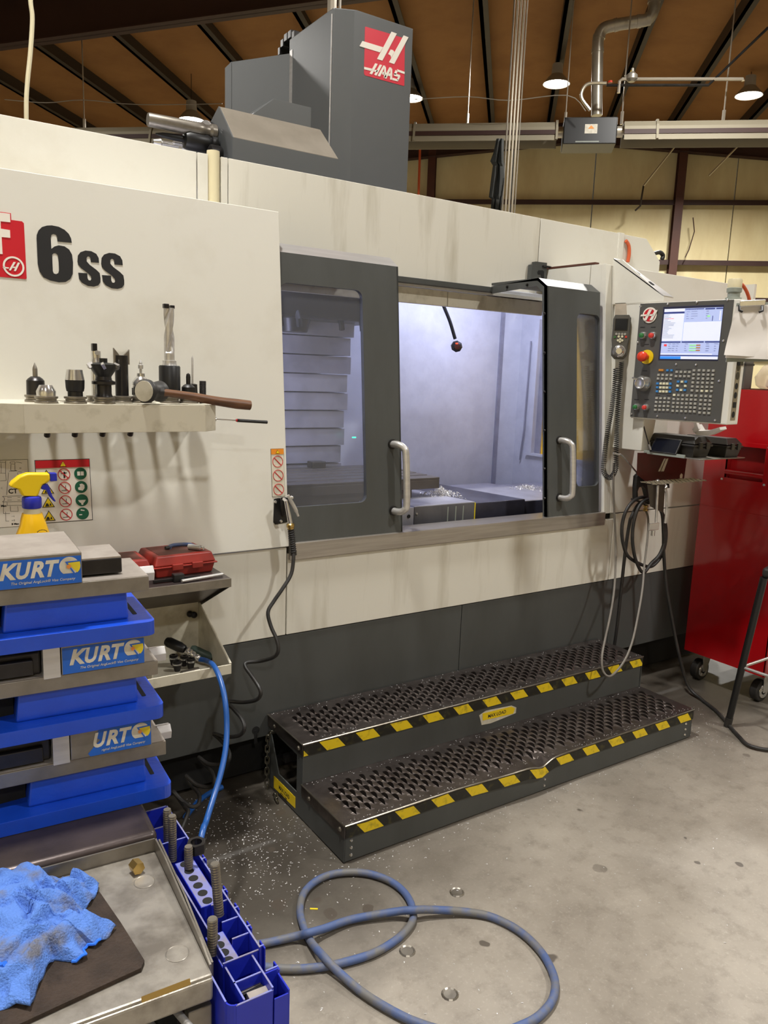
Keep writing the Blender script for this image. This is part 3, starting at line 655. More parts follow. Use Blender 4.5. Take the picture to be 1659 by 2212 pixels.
# ---- interior
def ibox(a, b2, name, mt, bevel=0): return MB().box(a, b2).build(name, M[mt], mc, bevel=bevel)
ibox((.6, 1.22, .85), (3.42, 1.24, 2.4), 'inner_back_wall', 'interior')
m = MB(); m.prism([(3.42, 1.22, .85), (3.53, 1.16, .85), (3.53, 1.18, .85), (3.42, 1.24, .85)], (0,0,1.5)); m.build('inner_corner', M['interior'], mc)
ibox((3.40, 1.205, .9), (3.425, 1.225, 2.3), 'inner_seam_strip', 'waycover')
ibox((.58, .56, .85), (.6, 1.24, 2.4), 'inner_left_wall', 'interior')
ibox((.58, .56, 2.32), (3.55, 1.24, 2.34), 'inner_ceiling', 'waycover')
ibox((.58, .12, .84), (3.55, 1.24, .86), 'inner_floor', 'waydark')
ibox((.58, .05, .3), (3.55, .12, .90), 'inner_apron', 'waydark')
# right end wall with its amber window
XE = 3.53
m = MB()
def E(y0, y1, z0, z1, t0=0): m.box((XE+t0, y0, z0), (XE+t0+.012, y1, z1))
E(.1, 1.02, .86, 1.14); E(1.02, 1.2, .86, 2.3); E(.14, .3, 1.14, 1.98); E(.14, 1.02, 1.98, 2.16)
m.build('inner_end_wall', M['interior'], mc)
ibox((XE-.02, .3, 1.14), (XE+.012, 1.04, 1.155), 'window_ledge', 'interior')
ibox((XE-.02, .985, 1.155), (XE+.01, 1.02, 1.98), 'window_frame', 'interior')
ibox((XE+.02, .3, 1.15), (XE+.03, .94, 1.99), 'end_window_pane', 'amber')
ibox((XE+.01, .935, 1.15), (XE+.034, .99, 1.99), 'window_reveal', 'waycover')
MB().tube([(XE-.01, 1.09, 1.1), (XE-.02, 1.06, 1.3), (XE-.02, 1.05, 1.85)], .006, 6).build('coolant_line', M['waycover'], mc)
# telescoping way covers (x axis)
yw = .20
def tbox(x0, x1, z0, z1, y0, y1, name, mt, slope=.0):
    m = MB(); m.hexa([(x0, y0, z0), (x1, y0, z0), (x1, y1, z0), (x0, y1, z0), (x0, y0, z1), (x1, y0, z1), (x1, y1, z1+slope), (x0, y1, z1+slope)])
    return m.build(name, M[mt], mc, bevel=.002)
tbox(2.045, 2.40, .925, 1.034, yw, .95, 'way_cover', 'waycover', -.02)
tbox(2.40, 2.735, .922, 1.024, yw+.01, .93, 'way_cover', 'waydark', -.02)
tbox(2.735, 3.1, .918, 1.014, yw+.02, .91, 'way_cover', 'waycover', -.02)
tbox(3.1, 3.53, .912, 1.002, yw+.03, .89, 'way_cover', 'waycover', -.02)
# their dark vertical fronts
for x0, x1, z0, z1, y, mt in ((2.045, 2.40, .925, 1.03, yw, 'wayfront'), (2.40, 2.735, .922, 1.02, yw+.01, 'waydark'), (2.735, 3.1, .918, 1.01, yw+.02, 'waydark')):
    ibox((x0, y-.003, z0), (x1-.002, y, z1), 'way_cover_front', mt)
ibox((2.397, yw-.005, .925), (2.402, yw+.005, 1.03), 'way_cover_wiper', 'label_yellow')
ibox((1.9, yw-.002, .925), (2.043, yw+.3, 1.03), 'saddle_end_plate', 'waycover', .002)
q = on('y', yw, 882, 1115); MB().cyl((q[0], yw-.006, q[2]), (q[0], yw+.01, q[2]), .008, n=12).build('plate_hole', M['blackmatte'], mc)
for p in ((900,1110), (899,1136)):
    q = on('y', yw-.004, *p); MB().sphere((q[0], yw-.004, q[2]), .006, 8, 5).build('bolt', M['chrome'], mc)
# pale upright streaks on the front of the cover
for px in (968, 985, 1001):
    q = on('y', yw-.0045, px, 1098); MB().box((q[0]-.003, yw-.0045, .935), (q[0]+.003, yw-.0035, 1.02)).build('pale_streak', M['beacon'], mc)
# table: slotted block
YT = .42
qa = on('y', YT, 950, 1027); xt = qa[0]
m = MB(); zt = 1.125
m.box((1.0, YT, 1.07), (xt, .98, zt-.012))
ys = np.linspace(YT, .98, 7)
for i in range(6): m.box((1.0, ys[i]+(.0 if i == 0 else .009), zt-.012), (xt, ys[i+1]-.009, zt))
m.build('work_table', M['table'], mc, bevel=.002)
ibox((1.0, YT+.02, .94), (xt-.15, .95, 1.07), 'table_saddle', 'table', .004)
ibox((1.0, .25, .9), (2.045, .5, .99), 'saddle_cover', 'waydark', .003)
# things seen through the left window: stacked column way covers, spindle head above
for i in range(9):
    z0 = 1.05+i*.093
    tbox(1.45+.0*i, 2.13-.012*(i % 2), z0, z0+.088, 1.0-.012*i, 1.2, 'column_way_cover', 'waycover')
ibox((1.5, .70, 1.86), (2.2, 1.2, 2.25), 'spindle_head', 'black', .01)
MB().cyl((1.75, .85, 1.80), (1.75, .85, 1.87), .07, .09, 20).build('spindle_nose', M['darksteel'], mc, smooth=True)
for x, y in ((1.62,.75), (1.7,.72), (1.95,.76), (2.05,.73)):
    MB().tube([(x, y, 1.90), (x, y-.03, 1.85), (x+.01, y-.02, 1.82)], .014, 8).build('coolant_nozzle', M['blackmatte'], mc, smooth=True)
q = on('y', .9, 765, 945); MB().box((q[0]-.01, .9, q[2]-.003), (q[0]+.012, .905, q[2]+.003)).build('indicator_light', M['greenglow'], mc)
ibox((1.9, .9, 1.125), (1.98, .96, 1.16), 'probe_block', 'darksteel', .004)
# hanging camera on a flexible arm
Pc = [on('y', .95, *p) for p in ((952,640), (958,660), (972,695), (983,732))]
MB().tube(spline(Pc, 6), .010, 8).build('camera_arm', M['black'], mc, smooth=True)
q = on('y', .93, 986, 748); m = MB(); m.lathe([(.0, -.03), (.024, -.028), (.032, -.01), (.032, .02), (.02, .035), (.0, .036)], q, (-.5,-.8,-.1), 8); m.build('camera_head', M['black'], mc)
m = MB(); m.lathe([(.0, .0), (.017, .0), (.015, .01), (.0, .012)], q+np.array([-.5,-.8,-.1])/.95*.034, (-.5,-.8,-.1), 16); m.build('camera_lens', M['maroon'], mc, smooth=True)
q2 = on('y', .895, 987, 742); MB().box((q2[0]-.008, .895, q2[2]-.003), (q2[0]+.008, .897, q2[2]+.003)).build('camera_light', M['redglow'], mc)
# work lights inside the enclosure (strip lamps under the ceiling)
for lx, ly, lz, pw in ((1.35, .66, 2.22, 14), (2.85, .66, 2.22, 11)):
    MB().box((lx-.25, ly-.02, lz+.01), (lx+.25, ly+.02, lz+.04)).build('work_light', M['lamphousing'], mc)
    l = mk_light((lx, ly, lz), (math.radians(28), 0, 0), .5, pw, (.66,.70,1.0), 'RECTANGLE', .06); l.parent = mc
l = mk_light((1.25, .5, 1.7), (math.radians(100), 0, math.radians(-30)), .1, 20, (.70,.73,1.0), 'RECTANGLE', .5); l.parent = mc  # added fill light without a fixture, brightens the view through the left window
# ---- column
YC = 1.0
xa, xb = 2.03, 2.475
cq = lambda px, py, y: on('y', y, px, py)
c766 = cq(766, 20, YC)[0]; c893 = cq(893, 62, YC)[0]
zt = cq(766, 20, YC)[2]
cc = bpy.data.objects.new('column_cover', None); COL.objects.link(cc); cc.parent = mc; cc.empty_display_size = .05; cc['label'] = 'tall dark grey sheet metal column cover'
x721 = cq(721, 30, YC+.04)[0]
# plan outline of the column, front left chamfer, long left side
ys_ = [on('x', x721-.005, 623, 106)[1]]
yb_ = ys_[0]
xlv = x721
plan = [(xlv, yb_), (xlv, YC+.045), (c766, YC), (c893, YC), (c893+.005, YC+.3), (c893+.005, yb_+.3)]
m = MB()
bz = 2.3; P0 = [(x, y, bz) for x, y in plan]; m.prism(P0, (0,0,zt-bz)); m.build('column_shell', M['column'], cc, bevel=.006)
q1 = on('x', xlv, 623, 106); 
MB().cyl((xlv-.004, YC+.05, 2.4), (xlv-.004, YC+.05, zt-.03), .004, n=6).build('edge_bead', M['brushed'], cc)
# rear left section: set back, oblique face, lower top
dO = np.array([-.545, .84, 0])
b0 = np.array([xlv+.01, yb_-.02, 0]); 
def obl(px, py):  # on the vertical plane through b0 along dO
    return pl(b0, (dO[1], -dO[0], 0), px, py)
qA = obl(612, 113); qB = obl(500, 133); qC = obl(486, 147)
m = MB(); P = [(b0[0], b0[1]), (qB[0], qB[1]), (qB[0]+.5, qB[1]+.8), (b0[0]+.6, qB[1]+.8)]
m.prism([(x, y, 2.3) for x, y in P], (0,0,qB[2]-2.3)); m.build('column_rear_shell', M['column'], cc, bevel=.004)
m = MB(); P = [(qB[0], qB[1]), (qC[0], qC[1]), (qC[0]+.4, qC[1]+.6), (qB[0]+.4, qB[1]+.6)]
m.hexa([(x, y, 2.3) for x, y in P]+[(P[0][0], P[0][1], qB[2]), (P[1][0], P[1][1], qC[2]), (P[2][0], P[2][1], qC[2]), (P[3][0], P[3][1], qB[2])]); m.build('column_rear_chamfer', M['column'], cc)
MB().box((b0[0]-.012, b0[1]-.02, 2.4), (b0[0]+.004, b0[1]+.01, qA[2])).build('column_seam_strip', M['brushed'], cc)
# energy chain loop on top
m = MB(); base = on('x', xlv+.25, 640, 85); cen = np.array([xlv+.3, base[1]+.1, base[2]-.10])
for k in range(9):
    a = math.radians(20+k*20); c, s_ = math.cos(a), math.sin(a); rr = .15
    p0 = cen+np.array([0, -c*rr, s_*rr]); 
    m.hexa([tuple(p0+np.array([dx, dy*s_-dz*c*0, dz])) for dx, dy, dz in ((-.06,-.022,-.022), (.06,-.022,-.022), (.06,.022,-.022), (-.06,.022,-.022), (-.06,-.022,.022), (.06,-.022,.022), (.06,.022,.022), (-.06,.022,.022))])
m.build('cable_chain', M['darksteel'], cc, bevel=.003)
# logo on the column front
frc = FR((0, YC, 0), (1,0,0), (0,0,1))
cp = lambda L: [(760+a/11.85, 40+b2/11.85) for a, b2 in L]
decal(frc, cp([(335,225),(350,208),(950,385),(1280,490),(1370,530),(1352,800),(1340,1720),(1330,1728),(345,1460),(322,1440),(310,1400)]), 'red_emblem', M['red_dark'], cc)
decals(frc, [cp(L) for L in ([(265,578),(795,740),(715,870),(190,712)], [(1010,340),(1145,390),(775,1082),(640,1040)],
       [(1320,435),(1445,485),(1078,1170),(945,1125)], [(1085,860),(1000,1010),(985,950),(925,915),(990,795),(1050,815)])], 'emblem_letter', M['white_decal'], cc, w=.0015)
decals(frc, [cp(L) for L in ([(310,1240),(520,1290),(495,1350),(310,1300)], [(592,1150),(655,1165),(510,1435),(450,1412)], [(710,1180),(770,1195),(622,1470),(568,1440)], [(560,1360),(585,1315),(660,1330),(635,1380)],
       [(800,1205),(850,1215),(715,1490),(655,1468)], [(838,1208),(868,1262),(870,1500),(815,1525),(822,1300)], [(780,1370),(830,1370),(830,1450),(770,1430)],
       [(955,1250),(1010,1262),(880,1540),(815,1525)], [(1000,1258),(1028,1300),(1028,1575),(975,1565),(980,1380)], [(930,1410),(980,1410),(985,1490),(920,1465)],
       [(1150,1300),(1345,1370),(1345,1425),(1165,1365)], [(1120,1315),(1165,1365),(1120,1440),(1065,1430)], [(1065,1425),(1085,1400),(1225,1450),(1235,1490),(1200,1500),(1075,1470)], [(1240,1480),(1175,1610),(1150,1560),(1175,1500)], [(1040,1520),(1180,1560),(1170,1612),(1035,1580)])], 'brand_letter', M['white_decal'], cc, w=.0015)
# ---- tool changer
YA = .75
tcb = bpy.data.objects.new('tool_changer', None); COL.objects.link(tcb); tcb.parent = mc; tcb.empty_display_size = .05; tcb['label'] = 'grey tool changer cover with a round carousel opening'
e = on('y', YA, 505, 297); f2 = on('y', YA, 731, 345); zl = e[2]; x0 = e[0]; x1 = f2[0]
rg = on('x', x0, 475, 230); yr, zr = rg[1], rg[2]; bk = on('x', x0, 425, 262)
x1b = on('y', yr, 692, 278)[0]
m = MB(); m.prism([(x0, YA, 2.3), (x0, YA, zl), (x0, yr, zr), (x0, yr+.45, zr-.2), (x0, yr+.45, 2.3)], (-.006,0,0)); m.build('changer_end', M['column'], tcb)
m = MB(); m.hexa([(x0, YA, 2.3), (x1, YA, 2.3), (x1, yr+.4, 2.3), (x0, yr+.4, 2.3), (x0, YA, zl), (x1, YA, zl), (x1, yr+.4, zl), (x0, yr+.4, zl)]); m.build('changer_front', M['column'], tcb)
m = MB(); m.hexa([(x0, YA, zl-.002), (x1, YA, zl-.002), (x1, yr+.4, zl-.002), (x0, yr+.4, zl-.002), (x0, YA+.001, zl+.003), (x1, YA+.001, zl+.003), (x1b, yr, zr), (x0, yr, zr)]); m.build('changer_top', M['columntop'], tcb, bevel=.002)
p = [on('y', yr+.02, *a) for a in ((545,245), (587,215), (669,236), (668,275))]
m = MB(); m.prism([(p[0][0], yr, zr-.05), (p[0][0], yr, p[0][2]), (p[1][0], yr, p[1][2]), (p[2][0], yr, p[1][2]), (p[2][0], yr, zr-.05)], (0, .25, 0)); m.build('motor_cover', M['column'], tcb, bevel=.003)
# carousel disc and tools sticking out of the end
ca = on('x', x0-.012, 447, 332)
MB().cyl(ca+np.array([.02,0,0]), ca, .135, n=40).build('carousel_opening', M['blackmatte'], tcb, smooth=True)
MB().lathe([(.127, 0), (.137, .0), (.137, .008), (.127, .008)], ca-np.array([.012,0,0]), (-1,0,0), 40).build('carousel_rim', M['brushed'], tcb, smooth=True)
def ctool(px, py, L, prof, nm, mt):
    q = on('x', x0-.02, px, py); MB().lathe(prof, q, (-1,.03,.0), 16).build(nm, M[mt], tcb, smooth=True)
ctool(470, 288, .2, [(.02,0),(.034,.01),(.034,.03),(.026,.04),(.026,.06),(.032,.07),(.030,.09),(.028,.30),(.026,.305),(.0,.305)], 'carousel_end_mill', 'machined')
ctool(468, 314, .2, [(.03,0),(.045,.01),(.045,.03),(.036,.035),(.042,.05),(.042,.13),(.036,.145),(.014,.15),(.014,.19),(.010,.24),(.003,.27)], 'carousel_drill_chuck', 'black')
ctool(445, 327, .2, [(.02,0),(.02,.08),(.028,.09),(.028,.12),(.012,.13),(.012,.2),(.02,.21),(.01,.24)], 'carousel_boring_bar', 'chrome')
ctool(478, 335, .2, [(.03,0),(.036,.01),(.036,.05),(.02,.06)], 'carousel_collet', 'darksteel')
ctool(452, 322, .2, [(.03,-.05),(.036,0),(.03,.05),(.012,.055),(.01,.16),(.0,.17)], 'carousel_tap', 'chrome')
# ---- decals on the left cover
fs = FR((0, -.0125, Z0), (1,0,0), (0, K, 1))
lp = lambda L: [(a/5.53, 440+b2/5.53) for a, b2 in L]
decal(fs, lp([(-260,60),(-20,95),(130,115),(135,195),(262,212),(285,235),(318,890),(310,902),(-260,850)]), 'red_badge', M['red_decal'], mc)
decals(fs, [lp(L) for L in ([(-140,90),(118,122),(122,224),(5,212),(8,300),(118,318),(122,410),(18,400),(30,604),(-60,600),(-60,200),(-120,195)], [(-250,80),(-190,88),(-130,520),(-150,600),(-190,598)])], 'badge_letter', M['white_decal'], mc, w=.0014)
c0 = fs.uv(*lp([(162,752)])[0]); m = MB(); ring(m, fs, c0[0], c0[1], .030, .0055, .0014)
for L in ([(38,752),(108,765),(100,778),(30,768)], [(160,697),(188,700),(128,800),(104,798)], [(212,703),(238,708),(188,808),(164,804)], [(150,752),(185,757),(178,772),(143,768)]):
    m.prism([fs.p(a, b2, .0014) for a, b2 in [fs.uv(*q) for q in lp(L)]], fs.n*.001)
m.build('badge_emblem', M['white_decal'], mc)
six = [(436,420),(438,375),(460,320),(500,280),(560,262),(620,260),(700,276),(770,312),(820,360),(848,415),(857,468),(685,452),(683,400),(668,372),(640,362),(615,372),(605,410),(613,540),(650,512),(700,498),(770,510),(825,548),(860,610),(871,700),(868,840),(840,900),(785,935),(705,940),(600,918),(520,880),(472,810),(450,720)]
hole = [(622,612),(640,592),(665,592),(690,615),(700,700),(703,800),(695,830),(670,842),(642,834),(630,805)]
def holed(fr, outer, inner, name, mt, w=0.0):
    O = [Vector((*fr.uv(*q), 0)) for q in outer]; I = [Vector((*fr.uv(*q), 0)) for q in inner]
    tri = tessellate_polygon([O, I]); A = O+I; N = len(A)
    vs = [fr.p(a.x, a.y, w+.0012) for a in A]
    m = MB().add(vs, [tuple(t) for t in tri]); o = m.build(name, mt, mc); return o
holed(fs, lp(six), lp(hole), 'numeral', M['black_decal'])
s1 = [(925,690),(930,620),(960,580),(1020,560),(1090,568),(1150,600),(1178,650),(1182,706),(1085,698),(1080,650),(1065,630),(1045,632),(1033,650),(1035,690),(1070,730),(1150,790),(1190,830),(1200,890),(1198,940),(1175,975),(1120,990),(1050,982),(980,945),(945,900),(935,825),(1042,832),(1045,890),(1058,915),(1080,918),(1092,900),(1088,870),(1050,830),(970,770),(935,730)]
decal(fs, lp(s1), 'letter', M['black_decal'], mc, w=.0)
decal(fs, lp([(a+283, b2+28) for a, b2 in s1]), 'letter', M['black_decal'], mc, w=.0)
# warning stickers
def RC(fr, x0, x1, z0, z1, name, mt, w=0.0, th=.0008, parent=None): return decal(fr, [(x0,z0),(x1,z0),(x1,z1),(x0,z1)], name, mt, parent or mc, w=w, th=th, px=False)
ws = bpy.data.objects.new('warning_sticker', None); COL.objects.link(ws); ws.parent = mc; ws.empty_display_size = .02
a0, b0_ = fs.uv(84, 1130); a1, b1_ = fs.uv(192, 992); W2 = a1-a0; H2 = b1_-b0_
RC(fs, a0-.002, a1+.002, b0_-.002, b1_+.002, 'sticker_border', M['black_decal'], 0, parent=ws)
RC(fs, a0, a1, b0_, b1_, 'sticker_field', M['white_decal'], .0009, parent=ws)
RC(fs, a0, a1, b1_-.024, b1_, 'sticker_header', M['red_decal'], .0018, parent=ws)
def tri(fr, cx, cy, s, w, parent, mt='yellow_decal'):
    decal(fr, [(cx-s*1.12, cy-s*.85), (cx+s*1.12, cy-s*.85), (cx, cy+s*1.1)], 'triangle_border', M['black_decal'], parent, w=w, px=False)
    decal(fr, [(cx-s*.9, cy-s*.73), (cx+s*.9, cy-s*.73), (cx, cy+s*.87)], 'triangle', M[mt], parent, w=w+.0008, px=False)
tri(fs, (a0+a1)/2, b1_-.013, .009, .0026, ws)
text(fs, '!', (a0+a1)/2-.002, b1_-.019, .015, M['black_decal'], ws, w=.0045, name='exclamation_mark')
rows = [b1_-.024-(i+.5)*(H2-.024)/4 for i in range(4)]; colx = [a0+W2*.19, a0+W2*.51, a0+W2*.82]
rnd = random.Random(4)
for i, yy in enumerate(rows):
    tri(fs, colx[0], yy-.002, .017, .0018, ws)
    decals(fs, [[(colx[0]-.010, yy-.013), (colx[0]+.002, yy-.013), (colx[0]-.001, yy-.004), (colx[0]-.006, yy-.003)], [(colx[0]+.003,yy-.011),(colx[0]+.009,yy-.011),(colx[0]+.006,yy-.002)]], 'pictogram', M['black_decal'], ws, w=.0036, px=False)
    m = MB(); ring(m, fs, colx[1], yy, .019, .0022, .0018, n=26)
    c45 = .019*.68; m.prism([fs.p(colx[1]+a, yy+b2, .0018) for a, b2 in ((-c45-.001, c45-.001), (-c45+.001, c45+.001), (c45+.001, -c45+.001), (c45-.001, -c45-.001))], fs.n*.001)
    m.build('prohibition_ring', M['red_decal'], ws)
    decals(fs, [[(colx[1]-.002, yy-.012), (colx[1]+.003, yy-.012), (colx[1]+.004, yy+.008), (colx[1]-.001, yy+.008)], [(colx[1]-.009, yy+.001), (colx[1]+.009, yy+.004), (colx[1]+.009, yy+.006), (colx[1]-.009, yy+.003)]] if i == 0 else
           [[(colx[1]-.010, yy-.009), (colx[1]+.006, yy-.009), (colx[1]+.006, yy-.0075), (colx[1]-.010, yy-.0075)], [(colx[1]+.001, yy-.006), (colx[1]+.0025, yy-.006), (colx[1]+.004, yy+.008), (colx[1]+.0025, yy+.008)]], 'pictogram', M['black_decal'], ws, w=.0014, px=False)
    decal(fs, circ(colx[2], yy, .0195), 'mandatory_disc', M['green_decal'], ws, w=.0018, px=False)
    pic = [[(-.010,-.006),(-.001,-.006),(-.001,.007),(-.010,.007)], [(.001,-.006),(.010,-.006),(.010,.007),(.001,.007)]] if i == 0 else ([[(-.009,-.009),(.004,-.012),(.010,-.004),(.010,.006),(.003,.011),(-.005,.009),(-.003,.001),(-.010,-.002)]] if i == 1 else [[(-.012,.001),(.012,.001),(.008,-.006),(.004,-.009),(.003,-.015),(-.002,-.015),(-.003,-.009),(-.008,-.006)]] if i == 2 else [[(-.011,-.005),(-.002,-.005),(-.002,-.002),(-.011,-.002)], [(-.006,.010),(.006,.008),(.006,.011),(-.005,.014)]])
    decals(fs, [[(colx[2]+a, yy+b2) for a, b2 in L] for L in pic], 'pictogram', M['white_decal'], ws, w=.0028, px=False)
# tool dimension sticker (left)
ds = bpy.data.objects.new('dimension_sticker', None); COL.objects.link(ds); ds.parent = mc; ds.empty_display_size = .02
a1, b1_ = fs.uv(59, 993); b0_ = fs.uv(62, 1135)[1]; a0 = a1-.21
RC(fs, a0-.001, a1+.001, b0_-.001, b1_+.001, 'sticker_border', M['black_decal'], 0, parent=ds)
RC(fs, a0, a1, b0_, b1_, 'sticker_field', M['white_decal'], .0009, parent=ds)
m = MB()
def ln(pts, wd_=.0009):
    Q = [fs.uv(*q) for q in pts]
    for (ax_, ay), (bx_, by) in zip(Q[:-1], Q[1:]):
        d = np.array([bx_-ax_, by-ay]); L = np.linalg.norm(d); n_ = np.array([-d[1], d[0]])/L*wd_/2
        m.prism([fs.p(ax_-n_[0], ay-n_[1], .0018), fs.p(bx_-n_[0], by-n_[1], .0018), fs.p(bx_+n_[0], by+n_[1], .0018), fs.p(ax_+n_[0], ay+n_[1], .0018)], fs.n*.0005)
zz = lambda L: [(a/6.38, 900+b2/6.38) for a, b2 in L]
for L in ([(150,645),(135,640),(140,625),(200,622),(208,640),(195,655),(150,650)], [(150,655),(148,745),(230,745),(205,740),(203,655)], [(120,750),(240,748)], [(115,770),(90,1080)], [(240,770),(255,880)], [(0,780),(75,780),(75,610)], [(75,780),(85,880),(0,885)],
          [(0,630),(70,630)], [(15,640),(15,780)], [(30,1100),(300,1090)], [(30,1175),(300,1170)], [(35,1100),(60,1120),(60,1150),(35,1172)], [(100,1115),(160,1115)], [(100,1150),(160,1150)], [(240,1110),(280,1110)], [(240,1150),(280,1150)], [(95,1180),(98,1225),(300,1222)],
          [(140,1235),(145,1305),(250,1305),(240,1235)], [(45,1175),(45,1335),(135,1335)], [(75,1310),(80,1440),(125,1440)], [(245,760),(300,765)], [(215,622),(300,640)]): ln(zz(L))
m.build('drawing_lines', M['black_decal'], ds)
def tx(s_, px, py, size, **k):
    u_, v_ = fs.uv(px, py); text(fs, s_, u_, v_, size, M['black_decal'], k.pop('parent', ds), w=.0018, **k)
tx('CT', 18, 1066, .020, bold=.0006); tx('Max', 2, 1095, .009, bold=.0004); tx('C', 2, 1056, .007); tx('B Max', 25, 1134, .008, bold=.0004); tx('D', 42, 1013, .007); tx('> E', 25, 1126, .007); tx('< E', 25, 1117, .006)
# narrow warning strip
ns = bpy.data.objects.new('warning_strip', None); COL.objects.link(ns); ns.parent = mc; ns.empty_display_size = .02
a0, b1_ = fs.uv(585, 970); a1, _ = fs.uv(612, 970); b0_ = fs.uv(588, 1073)[1]
RC(fs, a0-.001, a1+.001, b0_-.001, b1_+.001, 'sticker_border', M['black_decal'], 0, parent=ns)
RC(fs, a0, a1, b0_, b1_, 'sticker_field', M['label_white'], .0009, parent=ns)
RC(fs, a0, a1, b1_-.02, b1_, 'sticker_header', M['orange_decal'], .0018, parent=ns)
tri(fs, (a0+a1)/2, b1_-.011, .007, .0026, ns)
for i in range(3):
    yy = b1_-.047-i*.052; cx = (a0+a1)/2; m = MB(); ring(m, fs, cx, yy, .0215, .002, .0018, n=24)
    c45 = .0145; m.prism([fs.p(cx+a, yy+b2, .0018) for a, b2 in ((-c45-.001, c45-.001), (-c45+.001, c45+.001), (c45+.001, -c45+.001), (c45-.001, -c45-.001))], fs.n*.001); m.build('prohibition_ring', M['red_decal'], ns)
    m = MB()
    for k in range(4): m.prism([fs.p(cx-.012, yy-.010+k*.006, .0014), fs.p(cx+.012, yy-.008+k*.006, .0014), fs.p(cx+.012, yy-.0073+k*.006, .0014), fs.p(cx-.012, yy-.0093+k*.006, .0014)], fs.n*.0003)
    m.build('pictogram', M['beacon'], ns)
# ---- rack shelf for tool holders on the cover
YF = -.22; RX0, RX1 = .375, .905
rk = bpy.data.objects.new('tool_rack_shelf', None); COL.objects.link(rk); rk.parent = mc; rk.empty_display_size = .05; rk['label'] = 'cream sheet metal rack shelf with round holes'
zs = 1.500; zb_ = 1.417
MB().prism([(RX0, YF, zb_), (RX1, YF, zb_), (RX1, YF, zs), (RX0, YF, zs)], (0, .004, 0)).build('front_lip', M['cream'], rk, bevel=.001)
MB().prism([(RX1, YF, zb_), (RX1+.05, YF+.04, zb_), (RX1+.05, YF+.04, zs), (RX1, YF, zs)], (-.003,.004,0)).build('corner_lip', M['cream'], rk, bevel=.001)
MB().prism([(RX1+.05, YF+.04, zb_), (RX1+.05, .04, zb_), (RX1+.05, .04, zs), (RX1+.05, YF+.04, zs)], (-.004,0,0)).build('end_lip', M['cream'], rk, bevel=.001)
MB().prism([(RX0, YF, zb_), (RX0-.28, YF+.12, zb_), (RX0-.28, YF+.12, zs), (RX0, YF, zs)], (0,.004,0)).build('left_lip', M['cream'], rk, bevel=.001)
# top plate: cells with round holes
m = MB(); px_, py_ = .0775, .085; hr = .031; N = 16; hx0 = RX0-.27
ncol = 7; xs0 = RX1+.048-ncol*px_
nrow = 3; ys0 = YF+.006
def cell(cx, cy, wx, wy, r, z):
    vs = []; 
    for i in range(N):
        a = 2*math.pi*(i+.5)/N; c, s_ = math.cos(a), math.sin(a); k = min(wx/2/max(abs(c), 1e-6), wy/2/max(abs(s_), 1e-6)); vs.append((cx+c*k, cy+s_*k, z))
    # snap corners
    for i in range(N):
        a = 2*math.pi*(i+.5)/N; 
    vi = [(cx+math.cos(2*math.pi*(i+.5)/N)*r, cy+math.sin(2*math.pi*(i+.5)/N)*r, z) for i in range(N)]
    vd = [(x, y, z-.012) for x, y, _ in vi]
    m.add(vs+vi+vd, [(i, (i+1) % N, N+(i+1) % N, N+i) for i in range(N)]+[(N+i, N+(i+1) % N, 2*N+(i+1) % N, 2*N+i) for i in range(N)])
    # corner fillers
    for sx_, sy_ in ((1,1),(-1,1),(-1,-1),(1,-1)):
        cxr = (cx+sx_*wx/2, cy+sy_*wy/2, z); near = sorted(range(N), key=lambda i: (vs[i][0]-cxr[0])**2+(vs[i][1]-cxr[1])**2)[:2]
        m.add([cxr, vs[near[0]], vs[near[1]]], [(0,1,2)])
for i in range(ncol):
    for j in range(nrow):
        if j == 0 and i == ncol-1: continue
        cell(xs0+(i+.5)*px_, ys0+(j+.5)*py_, px_, py_, hr, zs)
m.add([(xs0+6*px_, ys0, zs), (RX1, YF, zs), (RX1+.05, YF+.04, zs), (xs0+7*px_, ys0+py_, zs), (xs0+6*px_, ys0+py_, zs)], [(0,1,2,3,4)])
m.add([(RX0, YF+.004, zs), (xs0+.0, ys0, zs), (xs0, .06, zs), (RX0-.28, .06, zs), (RX0-.28, YF+.124, zs)], [(0,1,2,3,4)])
m.build('top_plate', M['cream'], rk)
MB().box((xs0, ys0+3*py_, zs-.001), (RX1+.05, .06, zs)).build('rear_flange', M['cream'], rk)
for px in (103, 163, 223, 283):
    q = on('y', YF+.1, px, 941); MB().cyl((q[0], YF+.10, zs-.086), (q[0], YF+.11, zs-.100), .009, n=12).build('pocket_end', M['darksteel'], rk)
# ---- tray under it: upper shelf and lower bin
ty = bpy.data.objects.new('tool_tray', None); COL.objects.link(ty); ty.parent = mc; ty.empty_display_size = .05; ty['label'] = 'grey sheet metal tray with a cream bin below'
TZ = .947; TX0, TX1 = .18, .96; TY = -.30
MB().box((TX0, TY, TZ-.004), (TX1, .0, TZ)).build('shelf_plate', M['slab'], ty)
MB().box((TX0, TY-.001, TZ-.028), (TX1, TY+.004, TZ+.001)).build('shelf_lip', M['machined'], ty, bevel=.001)
MB().hexa([(TX0, TY+.01, TZ-.028), (TX1, TY+.01, TZ-.028), (TX1, TY+.013, TZ-.024), (TX0, TY+.013, TZ-.024), (TX0, TY+.01, TZ-.03), (TX1, TY+.01, TZ-.03), (TX1, 0, .78), (TX0, 0, .78)]) if False else None
MB().prism([(TX1, TY+.005, TZ-.028), (TX1, -.0, .77), (TX1, 0, TZ)], (-.003,0,0)).build('end_bracket', M['darksteel'], ty)
MB().prism([(TX0, TY+.03, TZ-.03), (TX0, -.04, .80), (TX0, -.036, .803), (TX0, TY+.033, TZ-.026)], (TX1-TX0,0,0)).build('sloping_underside', M['slab'], ty)
MB().box((TX0, -.006, .52), (TX1, -.001, .80)).build('bin_back', M['cream'], ty)
